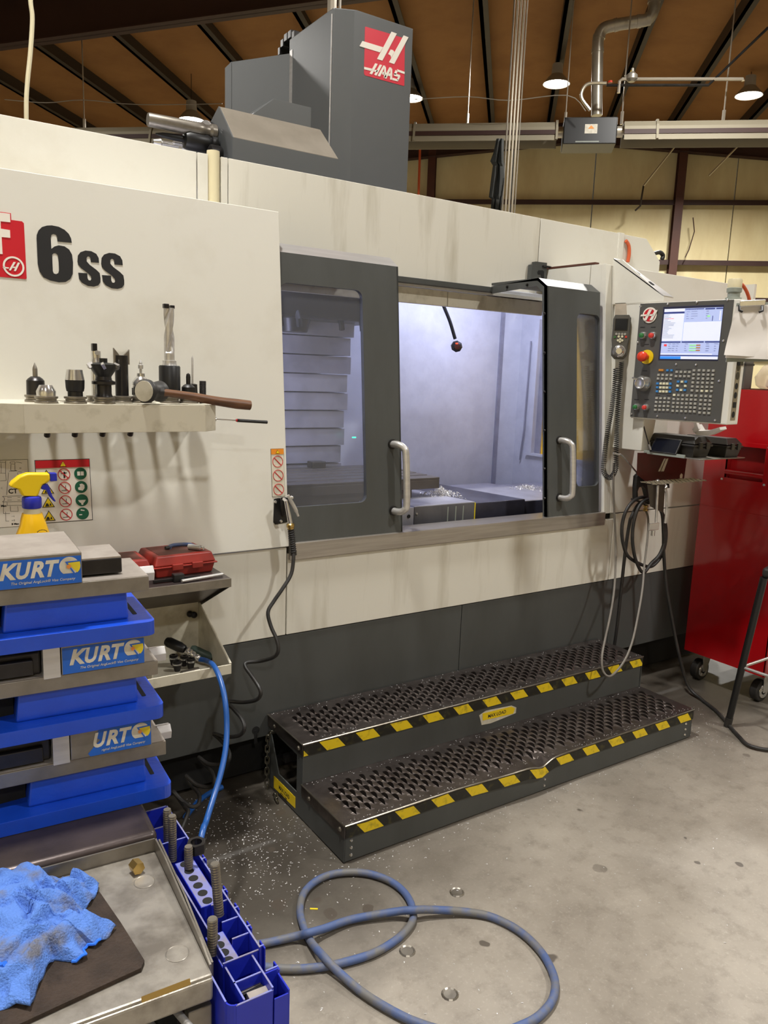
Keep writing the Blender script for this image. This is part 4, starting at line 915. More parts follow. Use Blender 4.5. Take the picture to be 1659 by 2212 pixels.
bf = [(TX0, TY+.002, .628), (TX1, TY+.002, .628), (TX1, -.004, .60), (TX0, -.004, .60)]
MB().prism(bf, (0,0,-.004)).build('bin_floor', M['cream'], ty)
MB().box((TX0, TY-.002, .622), (TX1, TY+.003, .655)).build('bin_front_lip', M['cream'], ty, bevel=.001)
MB().prism([(TX1, TY, .622), (TX1, TY, .655), (TX1, -.03, .785), (TX1, -.001, .785), (TX1, -.001, .59)], (-.004,0,0)).build('bin_side', M['cream'], ty)
MB().tube([(TX1-.002, TY, .657), (TX1-.002, -.02, .79)], .004, 6).build('bin_side_bead', M['cream'], ty)
MB().box((.715, TY+.06, .61), (.719, -.01, .68)).build('bin_divider', M['cream'], ty)
q = on('y', -.01, 410, 1326); 
for dx, dz in ((0,0), (.015,-.006)): MB().sphere((q[0]+dx, -.012, q[2]+dz), .012, 10, 6).build('bolt', M['darksteel'], ty)
# ============================================================ STEP PLATFORM
PX0, PX1 = 1.2352, 3.1123; PY1, PY2 = -.2943, -.5985; H1, H2 = .1423, .2981; LIP = .046
st = empty('step_platform', 'dark grey two-step metal platform with perforated treads and hazard tape in front of the machine', 'steps', ((PX0+PX1)/2, -.3, 0))
inv3 = Matrix.Translation(-Vector(st.location))
def sl(o): o.matrix_parent_inverse = inv3; return o
G = M['graypaint']
def sbox(a, b2, name, mt, bevel=.001): return sl(MB().box(a, b2).build(name, mt, st, bevel=bevel))
sbox((PX0+.006, PY1+.004, H1-.004), (PX1-.006, PY1+.008, H2-.02), 'riser', G)
sbox((PX0+.004, PY2+.004, .006), (PX1-.004, PY2+.008, H1-.02), 'front_panel', G)
xm = (PX0+PX1)/2
for x in (PX0+.002, PX1-.006):
    m = MB(); th = (.004, 0, 0)
    m.prism([(x, PY2+.004, .006), (x, PY2+.004, H1-.01), (x, PY1+.0, H1-.01), (x, PY1, .006)], th)
    m.prism([(x, PY1, .006), (x, PY1, H2-.01), (x, PY1+.045, H2-.01), (x, PY1+.045, .006)], th)
    m.prism([(x, PY1+.045, .006), (x, PY1+.045, .09), (x, -.10, .09), (x, -.01, H2-.03), (x, -.01, .006)], th)
    m.prism([(x, PY1+.045, H2-.06), (x, PY1+.045, H2-.01), (x, -.01, H2-.01), (x, -.01, H2-.04), (x, -.10, H2-.055)], th)
    sl(m.build('side_panel', G, st))
sbox((PX0+.01, -.06, .10), (PX1-.01, -.03, .13), 'cross_bar', M['darksteel'])
sbox((PX0+.02, -.12, .14), (PX0+.10, -.10, .17), 'support_bracket', M['darksteel'])
def tread(y0, y1, z, bent=False):
    def zz_(x, y):   # the lower tread edge is dented near its middle
        if not bent: return z
        d = math.exp(-((x-2.13)/.045)**2)*.020+math.exp(-((x-1.95)/.16)**2)*.010
        return z-d*max(0, min(1, (y1+.09-y)/.09))
    def yy_(x, y): return y-(math.exp(-((x-2.08)/.12)**2)*.010 if bent and y < y1+.03 else 0)
    V = lambda x, y, dz=0: (x, yy_(x, y), zz_(x, y)+dz)
    m = MB(); xa_, xb_ = PX0+.055, PX1-.055; ya, yb = y1+.038, y0-.045
    px_ = .029; nc = int((xb_-xa_)/px_); px_ = (xb_-xa_)/nc; nr = 4; py_ = (yb-ya)/(nr+.5)
    # plain borders
    nx = 60
    for i in range(nx):
        xs1, xs2 = PX0+(PX1-PX0)*i/nx, PX0+(PX1-PX0)*(i+1)/nx
        m.add([V(xs1, y1), V(xs2, y1), V(xs2, ya), V(xs1, ya)], [(0,1,2,3)]); m.add([V(xs1, yb), V(xs2, yb), V(xs2, y0), V(xs1, y0)], [(0,1,2,3)])
        m.add([V(xs1, y1, -LIP), V(xs2, y1, -LIP), V(xs2, y1), V(xs1, y1)], [(0,1,2,3)])
    for q0, q1 in ((PX0, xa_), (xb_, PX1)): m.add([V(q0, ya), V(q1, ya), V(q1, yb), V(q0, yb)], [(0,1,2,3)])
    for x, s_ in ((PX0, -1), (PX1, 1)): m.add([(x, y1, z-LIP), (x, y0, z-LIP), (x, y0, z), (x, y1, z)], [(0,1,2,3)])
    n = 6
    for c in range(nc):
        off = py_*.5 if c % 2 else 0.0
        x0c = xa_+c*px_; xc = x0c+px_/2
        if off: m.add([V(x0c, ya), V(x0c+px_, ya), V(x0c+px_, ya+off), V(x0c, ya+off)], [(0,1,2,3)])
        else: m.add([V(x0c, yb-py_*.5), V(x0c+px_, yb-py_*.5), V(x0c+px_, yb), V(x0c, yb)], [(0,1,2,3)])
        for rr in range(nr):
            yl = ya+off+rr*py_; L = py_*.49; wm = px_*.215; yc = yl+py_/2
            for sd in (-1, 1):
                outer, inner, low = [], [], []
                for k in range(n+1):
                    f = -1+2*k/n; y = yc+f*L; bow = (1-f*f)
                    inner.append(V(xc+sd*wm*bow, y, (.010 if sd > 0 else .004)*bow)); low.append(V(xc+sd*wm*bow*1.05, y, -.008)); outer.append(V(xc+sd*px_/2, y if 0 < k < n else (yl if k == 0 else yl+py_)))
                vs = outer+inner+low; N1 = n+1
                fs_ = [(k, k+1, N1+k+1, N1+k) for k in range(n)]+[(N1+k, N1+k+1, 2*N1+k+1, 2*N1+k) for k in range(n)]
                if sd < 0: fs_ = [f_[::-1] for f_ in fs_]
                m.add(vs, fs_)
            m.add([V(x0c, yl), V(x0c+px_, yl), V(xc, yc-L)], [(0,1,2)]); m.add([V(x0c, yl+py_), V(xc, yc+L), V(x0c+px_, yl+py_)], [(0,1,2)])
    o = sl(m.build('tread', M['tread'], st)); o['label'] = 'perforated anti-slip tread'
    # bright front edge
    pts = [V(x, y1-.001, -.001) for x in np.linspace(PX0, PX1, 80)]
    sl(MB().tube(pts, .0035, 6).build('tread_edge', M['treadedge'], st, smooth=True))
    sl(MB().tube([(PX0-.001, y1, z-.001), (PX0-.001, y0, z-.001)], .0025, 6).build('tread_edge', M['treadedge'], st))
    # tape on the lip
    m = MB(); nx = 50; xs = np.linspace(PX0+.004, PX1-.004, nx+1)
    for i in range(nx):
        f = lambda x: .008+.004*noise.noise(Vector((x*14, z*30, 0)))
        a, b2 = xs[i], xs[i+1]
        m.add([tuple(np.array(V(a, y1, -LIP-.001))-np.array([0,.0015,0])), tuple(np.array(V(b2, y1, -LIP-.001))-np.array([0,.0015,0])), tuple(np.array(V(b2, y1, -f(b2)))-np.array([0,.0015,0])), tuple(np.array(V(a, y1, -f(a)))-np.array([0,.0015,0]))], [(0,1,2,3)])
    sl(m.build('hazard_tape', M['tape'], st))
    for y in (y1+.03, y0-.06): sl(MB().lathe([(.0,.006),(.006,.005),(.009,0)], (PX0, y, z-.026), (-1,0,0), 10).build('bolt', M['treadedge'], st, smooth=True))
tread(-.004, PY1, H2)
tread(PY1+.004, PY2, H1, True)
for x in (PX0+.03, 2.165, PX1-.045):
    for z in (.025, .052, .079): sl(MB().lathe([(.0,.004),(.004,.0035),(.006,0)], (x, PY2+.004, z), (0,-1,0), 8).build('rivet', M['chrome'], st))
fst = FR((0, PY1+.004, 0), (1,0,0), (0,0,1))
s_o = sl(decal(fst, [(1035,1545),(1050,1535),(1105,1524),(1115,1528),(1114,1540),(1095,1548),(1060,1562),(1040,1566)], 'load_sticker', M['label_white'], st))
sl(decal(fst, [(1042,1541),(1104,1526),(1112,1530),(1108,1541),(1070,1550),(1042,1556)], 'load_sticker_print', M['yellow_decal'], st, w=.001))
u_, v_ = fst.uv(1053, 1552); sl(text(fst, 'MAX LOAD', u_, v_+.003, .021, M['black_decal'], st, w=.002, bold=.0005, sx=.95))
fse = FR((PX0+.002, 0, 0), (0,-1,0), (0,0,1))
sl(decal(fse, [(592,1676),(638,1722),(638,1746),(592,1701)], 'load_sticker_print', M['yellow_decal'], st))
u_, v_ = fse.uv(602, 1700); sl(text(fse, 'MAX LOAD', u_+.004, v_-.004, .022, M['black_decal'], st, w=.001, bold=.0006, sx=.8)); sl(text(fse, '450 LBS', u_+.016, v_-.026, .022, M['black_decal'], st, w=.001, bold=.0006, sx=.8))
# safety chain hanging off the left end
ch = empty('safety_chain', 'galvanised chain hanging down the left end of the step platform', 'chain', (PX0-.01, -.02, .2))
inv4 = Matrix.Translation(-Vector(ch.location))
cpt = [on('x', PX0-.012, *p) for p in ((588,1580),(579,1592),(577,1640),(577,1695),(580,1718),(590,1728))]+[np.array((PX0-.012, -.10, .012)), np.array((PX0-.03, -.16, .009))]
cs = spline(cpt, 12); acc = [np.array(cs[0])]
for p in cs[1:]:
    while np.linalg.norm(p-acc[-1]) > .0235: acc.append(acc[-1]+(p-acc[-1])/np.linalg.norm(p-acc[-1])*.0235)
proto = None
for i in range(len(acc)-1):
    a, b2 = Vector(acc[i]), Vector(acc[i+1]); d = (b2-a).normalized()
    if proto is None:
        L = .0085; pts = [(math.cos(t)*.0075, 0, (L if math.sin(t) > 0 else -L)+math.sin(t)*.0075) for t in np.linspace(0, 2*math.pi, 14)[:-1]]
        proto = MB().tube(pts, .0028, 6, closed=True).build('chain_link', M['chain'], ch, smooth=True); o = proto
    else: o = proto.copy(); COL.objects.link(o)
    rot = Vector((0,0,1)).rotation_difference(d).to_matrix().to_4x4() @ Matrix.Rotation(math.pi/2*(i % 2)+.4, 4, 'Z')
    o.matrix_parent_inverse = inv4; o.matrix_basis = Matrix.Translation((a+b2)/2) @ rot
# ============================================================ FLOOR CHIPS (nobody could count them)
m = MB(); rg_ = random.Random(11)
def chipat(x, y, z, s_):
    a = rg_.uniform(0, math.tau); L = s_*rg_.uniform(.5, 1.3); w = L*.28; dx, dy = math.cos(a)*L, math.sin(a)*L; nx_, ny = -math.sin(a)*w, math.cos(a)*w
    m.add([(x-dx-nx_, y-dy-ny, z+.0006), (x-dx+nx_, y-dy+ny, z+.0006), (x+nx_*1.2, y+ny*1.2, z+L*.45), (x-nx_*1.2, y-ny*1.2, z+L*.35), (x+dx, y+dy, z+.0008)], [(0,3,2,1), (3,4,2)])
for i in range(1700):
    u_ = rg_.random()
    if u_ < .5: x, y = rg_.gauss(1.02, .17), rg_.gauss(-.36, .22)
    elif u_ < .62: x, y = rg_.uniform(1.2, 3.3), PY2-abs(rg_.gauss(0, .05))
    elif u_ < .72: x, y = rg_.gauss(3.25, .12), rg_.gauss(-.5, .15)
    else: x, y = rg_.uniform(.7, 3.4), rg_.uniform(-1.5, -.1)
    if PX0-.004 < x < PX1+.004 and y > PY2-.004: continue
    if y > .05 or x < .65: continue
    chipat(x, y, 0, .0034)
tag(m.build('floor_chips', M['chip']), 'bright metal chips scattered on the oily floor beside the step platform', 'chips', kind='stuff')
m = MB()
for i in range(700):
    x, y, z = (rg_.uniform(PX0, PX1), rg_.choice((rg_.uniform(-.05, -.006), rg_.uniform(PY1+.004, PY1+.03))), H2) if rg_.random() < .55 else (rg_.uniform(PX0, PX1), rg_.choice((rg_.uniform(PY1-.03, PY1-.004), rg_.uniform(PY2+.004, PY2+.03))), H1)
    chipat(x, y, z, .0026)
tag(m.build('step_chips', M['chip']), 'fine metal chips lying along the edges of the platform treads', 'chips', kind='stuff')
# chip piles in the machine
def pile(cx, cy, cz, rx, ry, h, n, lab):
    m2 = MB()
    for i in range(n):
        a = rg_.uniform(0, math.tau); r = abs(rg_.gauss(0, .45)); x = cx+math.cos(a)*r*rx; y = cy+math.sin(a)*r*ry; z = cz+.002+rg_.random()*h*max(0, 1-r)**1.2
        R = rg_.uniform(.004, .010); t0 = rg_.uniform(0, 6); q = Vector((rg_.gauss(0,1), rg_.gauss(0,1), rg_.gauss(0,1))).normalized(); w = q.orthogonal().normalized(); v = q.cross(w)
        pts = [Vector((x, y, z))+w*math.cos(t0+k*.9)*R+v*math.sin(t0+k*.9)*R+q*k*.0012 for k in range(6)]
        vs = []
        for p in pts: vs += [p, p+q*.0022]
        m2.add(vs, [(2*k, 2*k+1, 2*k+3, 2*k+2) for k in range(5)])
    tag(m2.build('chip_pile', M['chip']), lab, 'chips', kind='stuff')
q = on('z', 1.03, 965, 1068); pile(q[0]-.03, .46, 1.018, .13, .10, .05, 420, 'heap of curled metal chips on the way cover beside the work table')
q = on('z', 1.0, 1120, 1052); pile(q[0], .62, .985, .28, .14, .03, 700, 'band of curled metal chips on the far way cover near the right door')
# ============================================================ CONTROL PENDANT
PO = np.array([3.099, -.095, 1.455]); PEX = np.array([.156, -.988, 0])
fp = FR(PO, PEX, (0,0,1)); PW, PH = .443, .532
pe = empty('control_pendant', 'control pendant with a lit screen, keypad and red emergency stop beside the doors', 'control panel', tuple(fp.p(PW/2, 0, -.05)))
inv5 = Matrix.Translation(-Vector(pe.location))
def pp(o): o.matrix_parent_inverse = inv5; return o
def pbox(u0, u1, v0, v1, w0, w1, name, mt, bevel=0, par=None):
    m = MB().prism([fp.p(u0, v0, w0), fp.p(u1, v0, w0), fp.p(u1, v1, w0), fp.p(u0, v1, w0)], fp.n*(w1-w0)); o = m.build(name, M[mt] if isinstance(mt, str) else mt, par or pe, bevel=bevel)
    return pp(o) if par is None else o
pbox(-.001, PW+.028, -.006, PH+.002, -.115, -.004, 'pendant_body', 'white', .004)
pbox(0, PW, 0, PH, -.006, .0, 'face_plate', 'pface', .001)
def UV(px, py): return fp.uv(px, py)
def pdec(poly, name, mt, w=.0, th=.001, px=True): return pp(decal(fp, poly, name, M[mt], pe, w=w, th=th, px=px))
scr = [(1433,668),(1562,662),(1550,780),(1426,775)]
su0, sv1 = UV(1430, 667); su1, sv0 = UV(1551, 780); su0 = UV(1426, 775)[0]; su1 = UV(1563, 661)[0]; sv0 = UV(1426, 775)[1]; sv1 = UV(1432, 668)[1]
pdec([(su0-.008, sv0-.006), (su1+.002, sv0-.006), (su1+.002, sv1+.010), (su0-.008, sv1+.010)], 'screen_bezel', 'bezel', .0, .001, False)
SWd, SHt = su1-su0, sv1-sv0
def sr(a, b2, c, d, name, mt, w=.002): return pdec([(su0+a*SWd, sv0+b2*SHt), (su0+c*SWd, sv0+b2*SHt), (su0+c*SWd, sv0+d*SHt), (su0+a*SWd, sv0+d*SHt)], name, mt, w, .0005, False)
sr(0, 0, 1, 1, 'screen', 'screen', .0012)
for a, b2, c, d, mt in ((0,.36,.36,.90,'screenwhite'), (.37,.36,1,.73,'screenwhite'), (0,.94,.36,1,'screenwhite'), (.37,.735,.69,.98,'screen'), (0,.905,.36,.94,'screennavy'), (.37,.965,.69,.99,'screennavy'), (.71,.965,.87,.99,'screennavy'), (.89,.965,1,.99,'screennavy'),
                        (0,.325,.34,.35,'screennavy'), (.36,.325,.74,.35,'screennavy'), (.76,.325,1,.35,'screennavy'), (0,.06,1,.08,'screennavy'), (0,.0,.37,.05,'screenblue'), (.37,0,1,.05,'screenwhite'), (0,.085,.9,.11,'screenwhite'),
                        (.01,.80,.18,.812,'screenred'), (.05,.255,.10,.295,'screenred'), (.75,.82,.80,.85,'screengreen'), (.955,.75,.975,.93,'screenwhite'), (.84,.74,.85,.84,'screennavy')):
    sr(a, b2, c, d, 'screen_area', mt, .0019)
for k in range(3): sr(.50, .165+k*.05, .62, .185+k*.05, 'screen_bar', 'screengreen', .0026); sr(.62, .165+k*.05, .69, .185+k*.05, 'screen_bar', 'label_orange', .0026)
m = MB()
for k in range(18):
    v = .88-.027*k; L = rnd.uniform(.06, .22); m.prism([fp.p(su0+(.01)*SWd, sv0+v*SHt, .0026), fp.p(su0+(.01+L)*SWd, sv0+v*SHt, .0026), fp.p(su0+(.01+L)*SWd, sv0+(v+.006)*SHt, .0026), fp.p(su0+.01*SWd, sv0+(v+.006)*SHt, .0026)], fp.n*.0003)
for x_ in (.40, .48, .73, .78, .13, .2, .27, .42, .8, .92):
    for k in range(4):
        v = (.93-.045*k if x_ in (.40,.48,.73) else .30-.045*k); L = rnd.uniform(.02, .06)*(2 if x_ == .48 else 1)
        m.prism([fp.p(su0+x_*SWd, sv0+v*SHt, .0026), fp.p(su0+(x_+L)*SWd, sv0+v*SHt, .0026), fp.p(su0+(x_+L)*SWd, sv0+(v+.008)*SHt, .0026), fp.p(su0+x_*SWd, sv0+(v+.008)*SHt, .0026)], fp.n*.0003)
pp(m.build('screen_text', M['screengrey'], pe))
# round emblem
eu, ev = UV(1404, 681)
pp(MB().prism([fp.p(a, b2, 0) for a, b2 in circ(eu, ev, .036, 32)], fp.n*.004).build('emblem_ring', M['white_decal'], pe, bevel=.001))
pp(MB().prism([fp.p(a, b2, .004) for a, b2 in circ(eu, ev, .029, 32)], fp.n*.001).build('emblem_disc', M['red_decal'], pe))
sk = lambda u, v, du, dv: [(u, v), (u+du, v), (u+du+.022, v+dv), (u+.022, v+dv)]
m = MB()
for L in ([(eu-.026, ev-.024), (eu-.012, ev-.024), (eu+.012, ev+.026), (eu-.002, ev+.026)], [(eu+.004, ev-.024), (eu+.018, ev-.024), (eu+.040, ev+.022), (eu+.026, ev+.022)], [(eu-.045, ev-.004), (eu-.008, ev-.004), (eu-.004, ev+.004), (eu-.041, ev+.004)], [(eu+.001, ev-.004), (eu+.022, ev-.004), (eu+.026, ev+.004), (eu+.005, ev+.004)]):
    m.prism([fp.p(a, b2, .005) for a, b2 in L], fp.n*.003)
pp(m.build('emblem_letter', M['white_decal'], pe))
def button(px, py, mt, r=.013, name='push_button'):
    u, v = UV(px, py)
    b1 = MB().lathe([(r*1.35,0),(r*1.35,.010),(r*1.1,.016),(r*.95,.016)], fp.p(u, v, 0), fp.n, 18).build(name, M['chrome'], pe, smooth=True); pp(b1)
    b2_ = MB().lathe([(r*.92,.013),(r*.9,.024),(r*.6,.026),(0,.0265)], fp.p(u, v, 0), fp.n, 18).build('button_cap', M[mt], b1, smooth=True); return b1
button(1390, 725, 'btngreen'); button(1411, 725, 'btnred'); button(1376, 879, 'btngreen', .0115); button(1396, 880, 'btnred', .0115)
u, v = UV(1398, 771); es = pp(MB().lathe([(.033,0),(.033,.005),(.014,.006)], fp.p(u, v, 0), fp.n, 28).build('emergency_stop_ring', M['yellow_decal'], pe, smooth=True))
MB().lathe([(.013,.004),(.013,.030),(.022,.034),(.024,.045),(.022,.056),(.014,.062),(0,.063)], fp.p(u, v, 0), fp.n, 24).build('emergency_stop_knob', M['estop'], es, smooth=True)
u, v = UV(1391, 828); jw = pp(MB().lathe([(.038,0),(.038,.012),(.033,.020),(.030,.030),(.027,.040),(.024,.042),(.022,.041),(.0,.041)], fp.p(u, v, 0), fp.n, 32).build('jog_wheel', M['chrome'], pe, smooth=True))
MB().cyl(fp.p(u-.020, v+.018, .040), fp.p(u-.026, v+.024, .062), .006, .0045, 10).build('wheel_handle', M['chrome'], jw, smooth=True)
for px, py in ((1388,708),(1411,708),(1397,745),(1393,802),(1375,864),(1397,864)):
    u, v = UV(px, py)
    pdec([(u-.012, v), (u+.012, v), (u+.012, v+.004), (u-.012, v+.004)], 'caption', 'black_decal', 0, .0006, False)
for px, py in ((1384,662),(1443,657),(1506,653),(1572,648),(1378,740),(1563,736),(1461,787),(1504,788),(1554,823),(1364,894),(1420,899),(1481,903),(1545,908)):
    u, v = UV(px, py); pp(MB().lathe([(.0055,0),(.005,.003),(.0,.0042)], fp.p(u, v, 0), fp.n, 10).build('screw', M['chrome'], pe, smooth=True))
# keypad
kp = {}
def key(px, py, w=.0135, h=.0105, mt='key'):
    u, v = UV(px, py); k = (mt, w, h)
    if k not in kp:
        m = MB().hexa([(-w/2,-h/2,0),(w/2,-h/2,0),(w/2,h/2,0),(-w/2,h/2,0),(-w*.42,-h*.40,.005),(w*.42,-h*.40,.005),(w*.42,h*.40,.005),(-w*.42,h*.40,.005)])
        o = m.build('key', M[mt], pe); kp[k] = o
    else: o = kp[k].copy(); COL.objects.link(o)
    o.matrix_parent_inverse = inv5; o.matrix_basis = fp.mat(u, v, 0)
kz = lambda a, b2: (1330+a/5.043, 640+b2/5.043)
def grid(xa_, ya, xb_, yb, xc_, yc_, nx_, ny_, mt='key', skip=(), mts=None):
    # xa,ya top-left; xb,yb top-right; xc,yc bottom-left
    for j in range(ny_):
        for i in range(nx_):
            if (i, j) in skip: continue
            f = i/(nx_-1) if nx_ > 1 else 0; g_ = j/(ny_-1) if ny_ > 1 else 0
            a = xa_+(xb_-xa_)*f+(xc_-xa_)*g_; b2 = ya+(yb-ya)*f+(yc_-ya)*g_
            key(*kz(a, b2), mt=(mts or {}).get((i, j), mt))
key(*kz(497,805), w=.026, mt='keyorange'); key(*kz(567,807), mt='keyblue'); key(*kz(612,807), mt='keyblue')
grid(471,857, 608,860, 465,897, 4, 2)
blu = {(i, j): 'keyblue' for j in range(3) for i in (0, 4)}
grid(459,950, 600,953, 453,1036, 5, 3, mt='keywhite', mts=blu)
grid(669,824, 807,826, 661,870, 4, 2)
grid(684,930, 767,932, 673,1020, 3, 3, mt='keywhite', skip=((1,1),), mts={(0,0):'keyblue',(2,0):'keyblue',(0,2):'keyblue',(2,2):'keyblue'})
grid(857,808, 857,808, 834,1026, 1, 6)
grid(912,808, 1067,811, 890,1030, 4, 6, mts={(1,5):'keywhite',(2,5):'keywhite'})
grid(449,1110, 583,1112, 435,1237, 4, 4)
grid(640,1076, 876,1084, 625,1248, 6, 5, mts={(0,0):'keywhite'})
grid(935,1086, 1036,1091, 917,1268, 3, 5)
for a, b2 in ((682,796),(800,798),(458,1080),(580,1084)):
    u, v = UV(*kz(a, b2)); pdec([(u-.012, v-.001), (u+.012, v-.001), (u+.012, v+.0015), (u-.012, v+.0015)], 'caption', 'black_decal', 0, .0006, False)
# side cheek of the pendant with round ports and a lever
fp2 = FR(fp.p(PW+.028, -.006, -.004), -fp.n, (0,0,1))
def ps(u, v, r, name, mt): pp(MB().prism([fp2.p(a, b2, 0) for a, b2 in circ(u, v, r, 18)], fp2.n*.003).build(name, M[mt], pe))
pp(MB().prism([fp2.p(*q, 0) for q in ((.03,.02),(.075,.02),(.075,.33),(.03,.33))], fp2.n*.002).build('port_panel', M['machined'], pe))
for v in (.045, .13, .17): ps(.05, v, .014, 'port', 'blackmatte')
pp(MB().prism([fp2.p(*q, .002) for q in ((.038,.075),(.064,.075),(.064,.10),(.038,.10))], fp2.n*.002).build('port', M['blackmatte'], pe))
ps(.05, .215, .017, 'key_switch', 'black'); ps(.05, .25, .015, 'key_switch', 'darksteel')
pp(MB().prism([fp2.p(*q, .002) for q in ((.035,.26),(.07,.26),(.07,.325),(.035,.325))], fp2.n*.012).build('lever_block', M['black'], pe, bevel=.002))
pp(MB().tube([fp2.p(.05,.30,.01), fp2.p(.055,.30,.03), fp2.p(.13,.302,.035)], .006, 8).build('lever', M['black'], pe, smooth=True))
# beacon on top
bo = fp.p(PW-.025, PH, -.05)
bc = pp(MB().lathe([(.034,0),(.034,.012),(.026,.014),(.026,.034),(.031,.036),(.032,.052),(.030,.054)], bo, n=22).build('beacon_base', M['beacon'], pe, smooth=True))
MB().lathe([(.0295,.053),(.0305,.085),(.028,.092),(0,.0925)], bo, n=22).build('beacon_cap', M['beige'], bc, smooth=True)
P = [on('y', -.35, *p) for p in ((1590,610),(1602,614),(1612,628),(1618,645),(1620,660))]
pp(MB().tube(spline(P, 5), .008, 8).build('orange_cable', M['orangecable'], pe, smooth=True))
# ============================================================ JOG REMOTE on the arm box
XJ = 3.134; fj = FR((XJ-.0, 0, 0), (0,-1,0), (0,0,1))
# local frame with a slight tilt towards the operator
jr = empty('jog_remote', 'grey handheld jog remote with a small dark screen, hanging left of the control pendant', 'remote control', tuple(on('x', XJ-.03, 1338, 775)))
inv6 = Matrix.Translation(-Vector(jr.location))
def jj(o): o.matrix_parent_inverse = inv6; return o
aj = math.radians(38); ej = FR(tuple(on('x', XJ-.045, 1336, 776)), (math.sin(aj)*1.0, -math.cos(aj), 0), (0,0,1))
# size from the picture: 40 px wide, 97 px tall
p0 = ej.uv(1318, 778); p1 = ej.uv(1352, 680); hw = .040; Hj = p1[1]
def jb(poly, w0, w1, name, mt, bevel=.003): return jj(MB().prism([ej.p(a, b2, w0) for a, b2 in poly], ej.n*(w1-w0)).build(name, M[mt], jr, bevel=bevel, seg=3))
jb([(-.022,.0),(.022,.0),(.038,.02),(.036,.06),(.040,.09),(.040,Hj-.02),(.034,Hj),(-.034,Hj),(-.040,Hj-.02),(-.040,.09),(-.036,.06),(-.038,.02)], -.03, .004, 'remote_body', 'pface', .005)
jb([(-.030,Hj-.075),(.030,Hj-.075),(.030,Hj-.018),(-.030,Hj-.018)], .004, .0055, 'screen_frame', 'black', .001)
jb([(-.026,Hj-.071),(.026,Hj-.071),(.026,Hj-.022),(-.026,Hj-.022)], .0055, .006, 'remote_screen', 'blackmatte', 0)
for a, b2, mt in ((-.026,.115,'btngreen'),(.026,.117,'btnred'),(-.008,.118,'keywhite'),(.008,.118,'keywhite'),(0,.106,'keywhite'),(-.010,.100,'keywhite'),(.010,.100,'keywhite'),(0,.094,'keywhite'),(-.02,.13,'key'),(-.007,.13,'key'),(.007,.13,'key'),(.02,.13,'key')):
    jb(circ(a, b2-.01, .0055, 10), .004, .0065, 'remote_button', mt, 0)
jj(MB().lathe([(.030,0),(.030,.008),(.024,.014),(.019,.016),(.019,.030),(.014,.034),(0,.034)], ej.p(0, .038, .003), ej.n, 24).build('remote_dial', M['chrome'], jr, smooth=True))
jj(MB().prism([fj.p(*fj.uv(*q), .0) for q in ((1330,655),(1353,654),(1354,680),(1329,681))], fj.n*.004).build('holder_bracket', M['plastic_clear'], jr))
jj(MB().prism([fj.p(*fj.uv(*q), .0) for q in ((1352,682),(1364,686),(1358,740),(1350,752),(1346,752))], fj.n*.03).build('holder_clip', M['black'], jr, bevel=.002))
# coiled cord
def coil(path, R, turns, r, name, mt, par):
    C = spline(path, 12); C = [np.array(c) for c in C]; d = [0]
    for i in range(1, len(C)): d.append(d[-1]+np.linalg.norm(C[i]-C[i-1]))
    N = turns*9; pts = []; q = np.array([.3,-.9,.1])
    ds_ = np.linspace(0, d[-1], N)
    X = np.stack([np.interp(ds_, d, [c[k] for c in C]) for k in range(3)], 1)
    for i in range(N):
        t_ = X[min(i+1, N-1)]-X[max(i-1, 0)]; t_ /= np.linalg.norm(t_); q = q-t_*(q@t_); q /= np.linalg.norm(q); w = np.cross(t_, q); a = 2*math.pi*turns*i/N
        pts.append(X[i]+(q*math.cos(a)+w*math.sin(a))*R)
    return MB().tube(pts, r, 5).build(name, M[mt], par, smooth=True)
XQ = 3.09
cpts = [on('x', XQ, *p) for p in ((1343,782),(1337,850),(1333,920),(1331,980),(1330,1012),(1318,1032),(1305,1020),(1305,990),(1313,930),(1322,880),(1328,830),(1330,795))]
jj(coil(cpts, .011, 120, .0022, 'coiled_cord', 'rubber', jr))
# ============================================================ CLIPBOARD on the pendant
fc = FR(tuple(np.array(CAM)+ray(1610, 715)*3.02), RR*np.array([1,1,0])+PEX*.25, (0,0,1))
cb = empty('clipboard', 'clipboard with white papers hanging to the right of the control pendant', 'clipboard', tuple(fc.o)); inv7 = Matrix.Translation(-Vector(cb.location))
def cl_(o): o.matrix_parent_inverse = inv7; return o
cl_(decal(fc, [(1592,655),(1720,650),(1720,780),(1568,782)], 'board', M['beacon'], cb, w=-.006, th=.004))
for k, (pts) in enumerate([[(1590,662),(1722,655),(1722,779),(1566,773)], [(1588,665),(1720,660),(1720,776),(1562,767)]]):
    nx = 10; m = MB(); P4 = [np.array(fc.uv(*q)) for q in pts]; vs = []
    for j in range(nx+1):
        for i in range(nx+1):
            f, g_ = i/nx, j/nx; p = P4[0]*(1-f)*(1-g_)+P4[1]*f*(1-g_)+P4[2]*f*g_+P4[3]*(1-f)*g_
            vs.append(fc.p(p[0], p[1], .002+k*.003+.006*g_*math.sin(f*4+k)+.004*math.sin(g_*7+f*3)*g_))
    m.add(vs, [(j*(nx+1)+i, (j+1)*(nx+1)+i, (j+1)*(nx+1)+i+1, j*(nx+1)+i+1) for j in range(nx) for i in range(nx)]); o = m.build('paper_sheet', M['paper'], cb, smooth=True); cl_(o)
hk = fp2.p(.03, .50, 0); cl_(MB().tube([hk, hk+np.array([.0,-.01,.03]), fc.p(*fc.uv(1612, 652), .004)], .003, 6).build('hanging_hook', M['chrome'], cb, smooth=True))
u, v = fc.uv(1596, 654); u2, v2 = fc.uv(1652, 651)
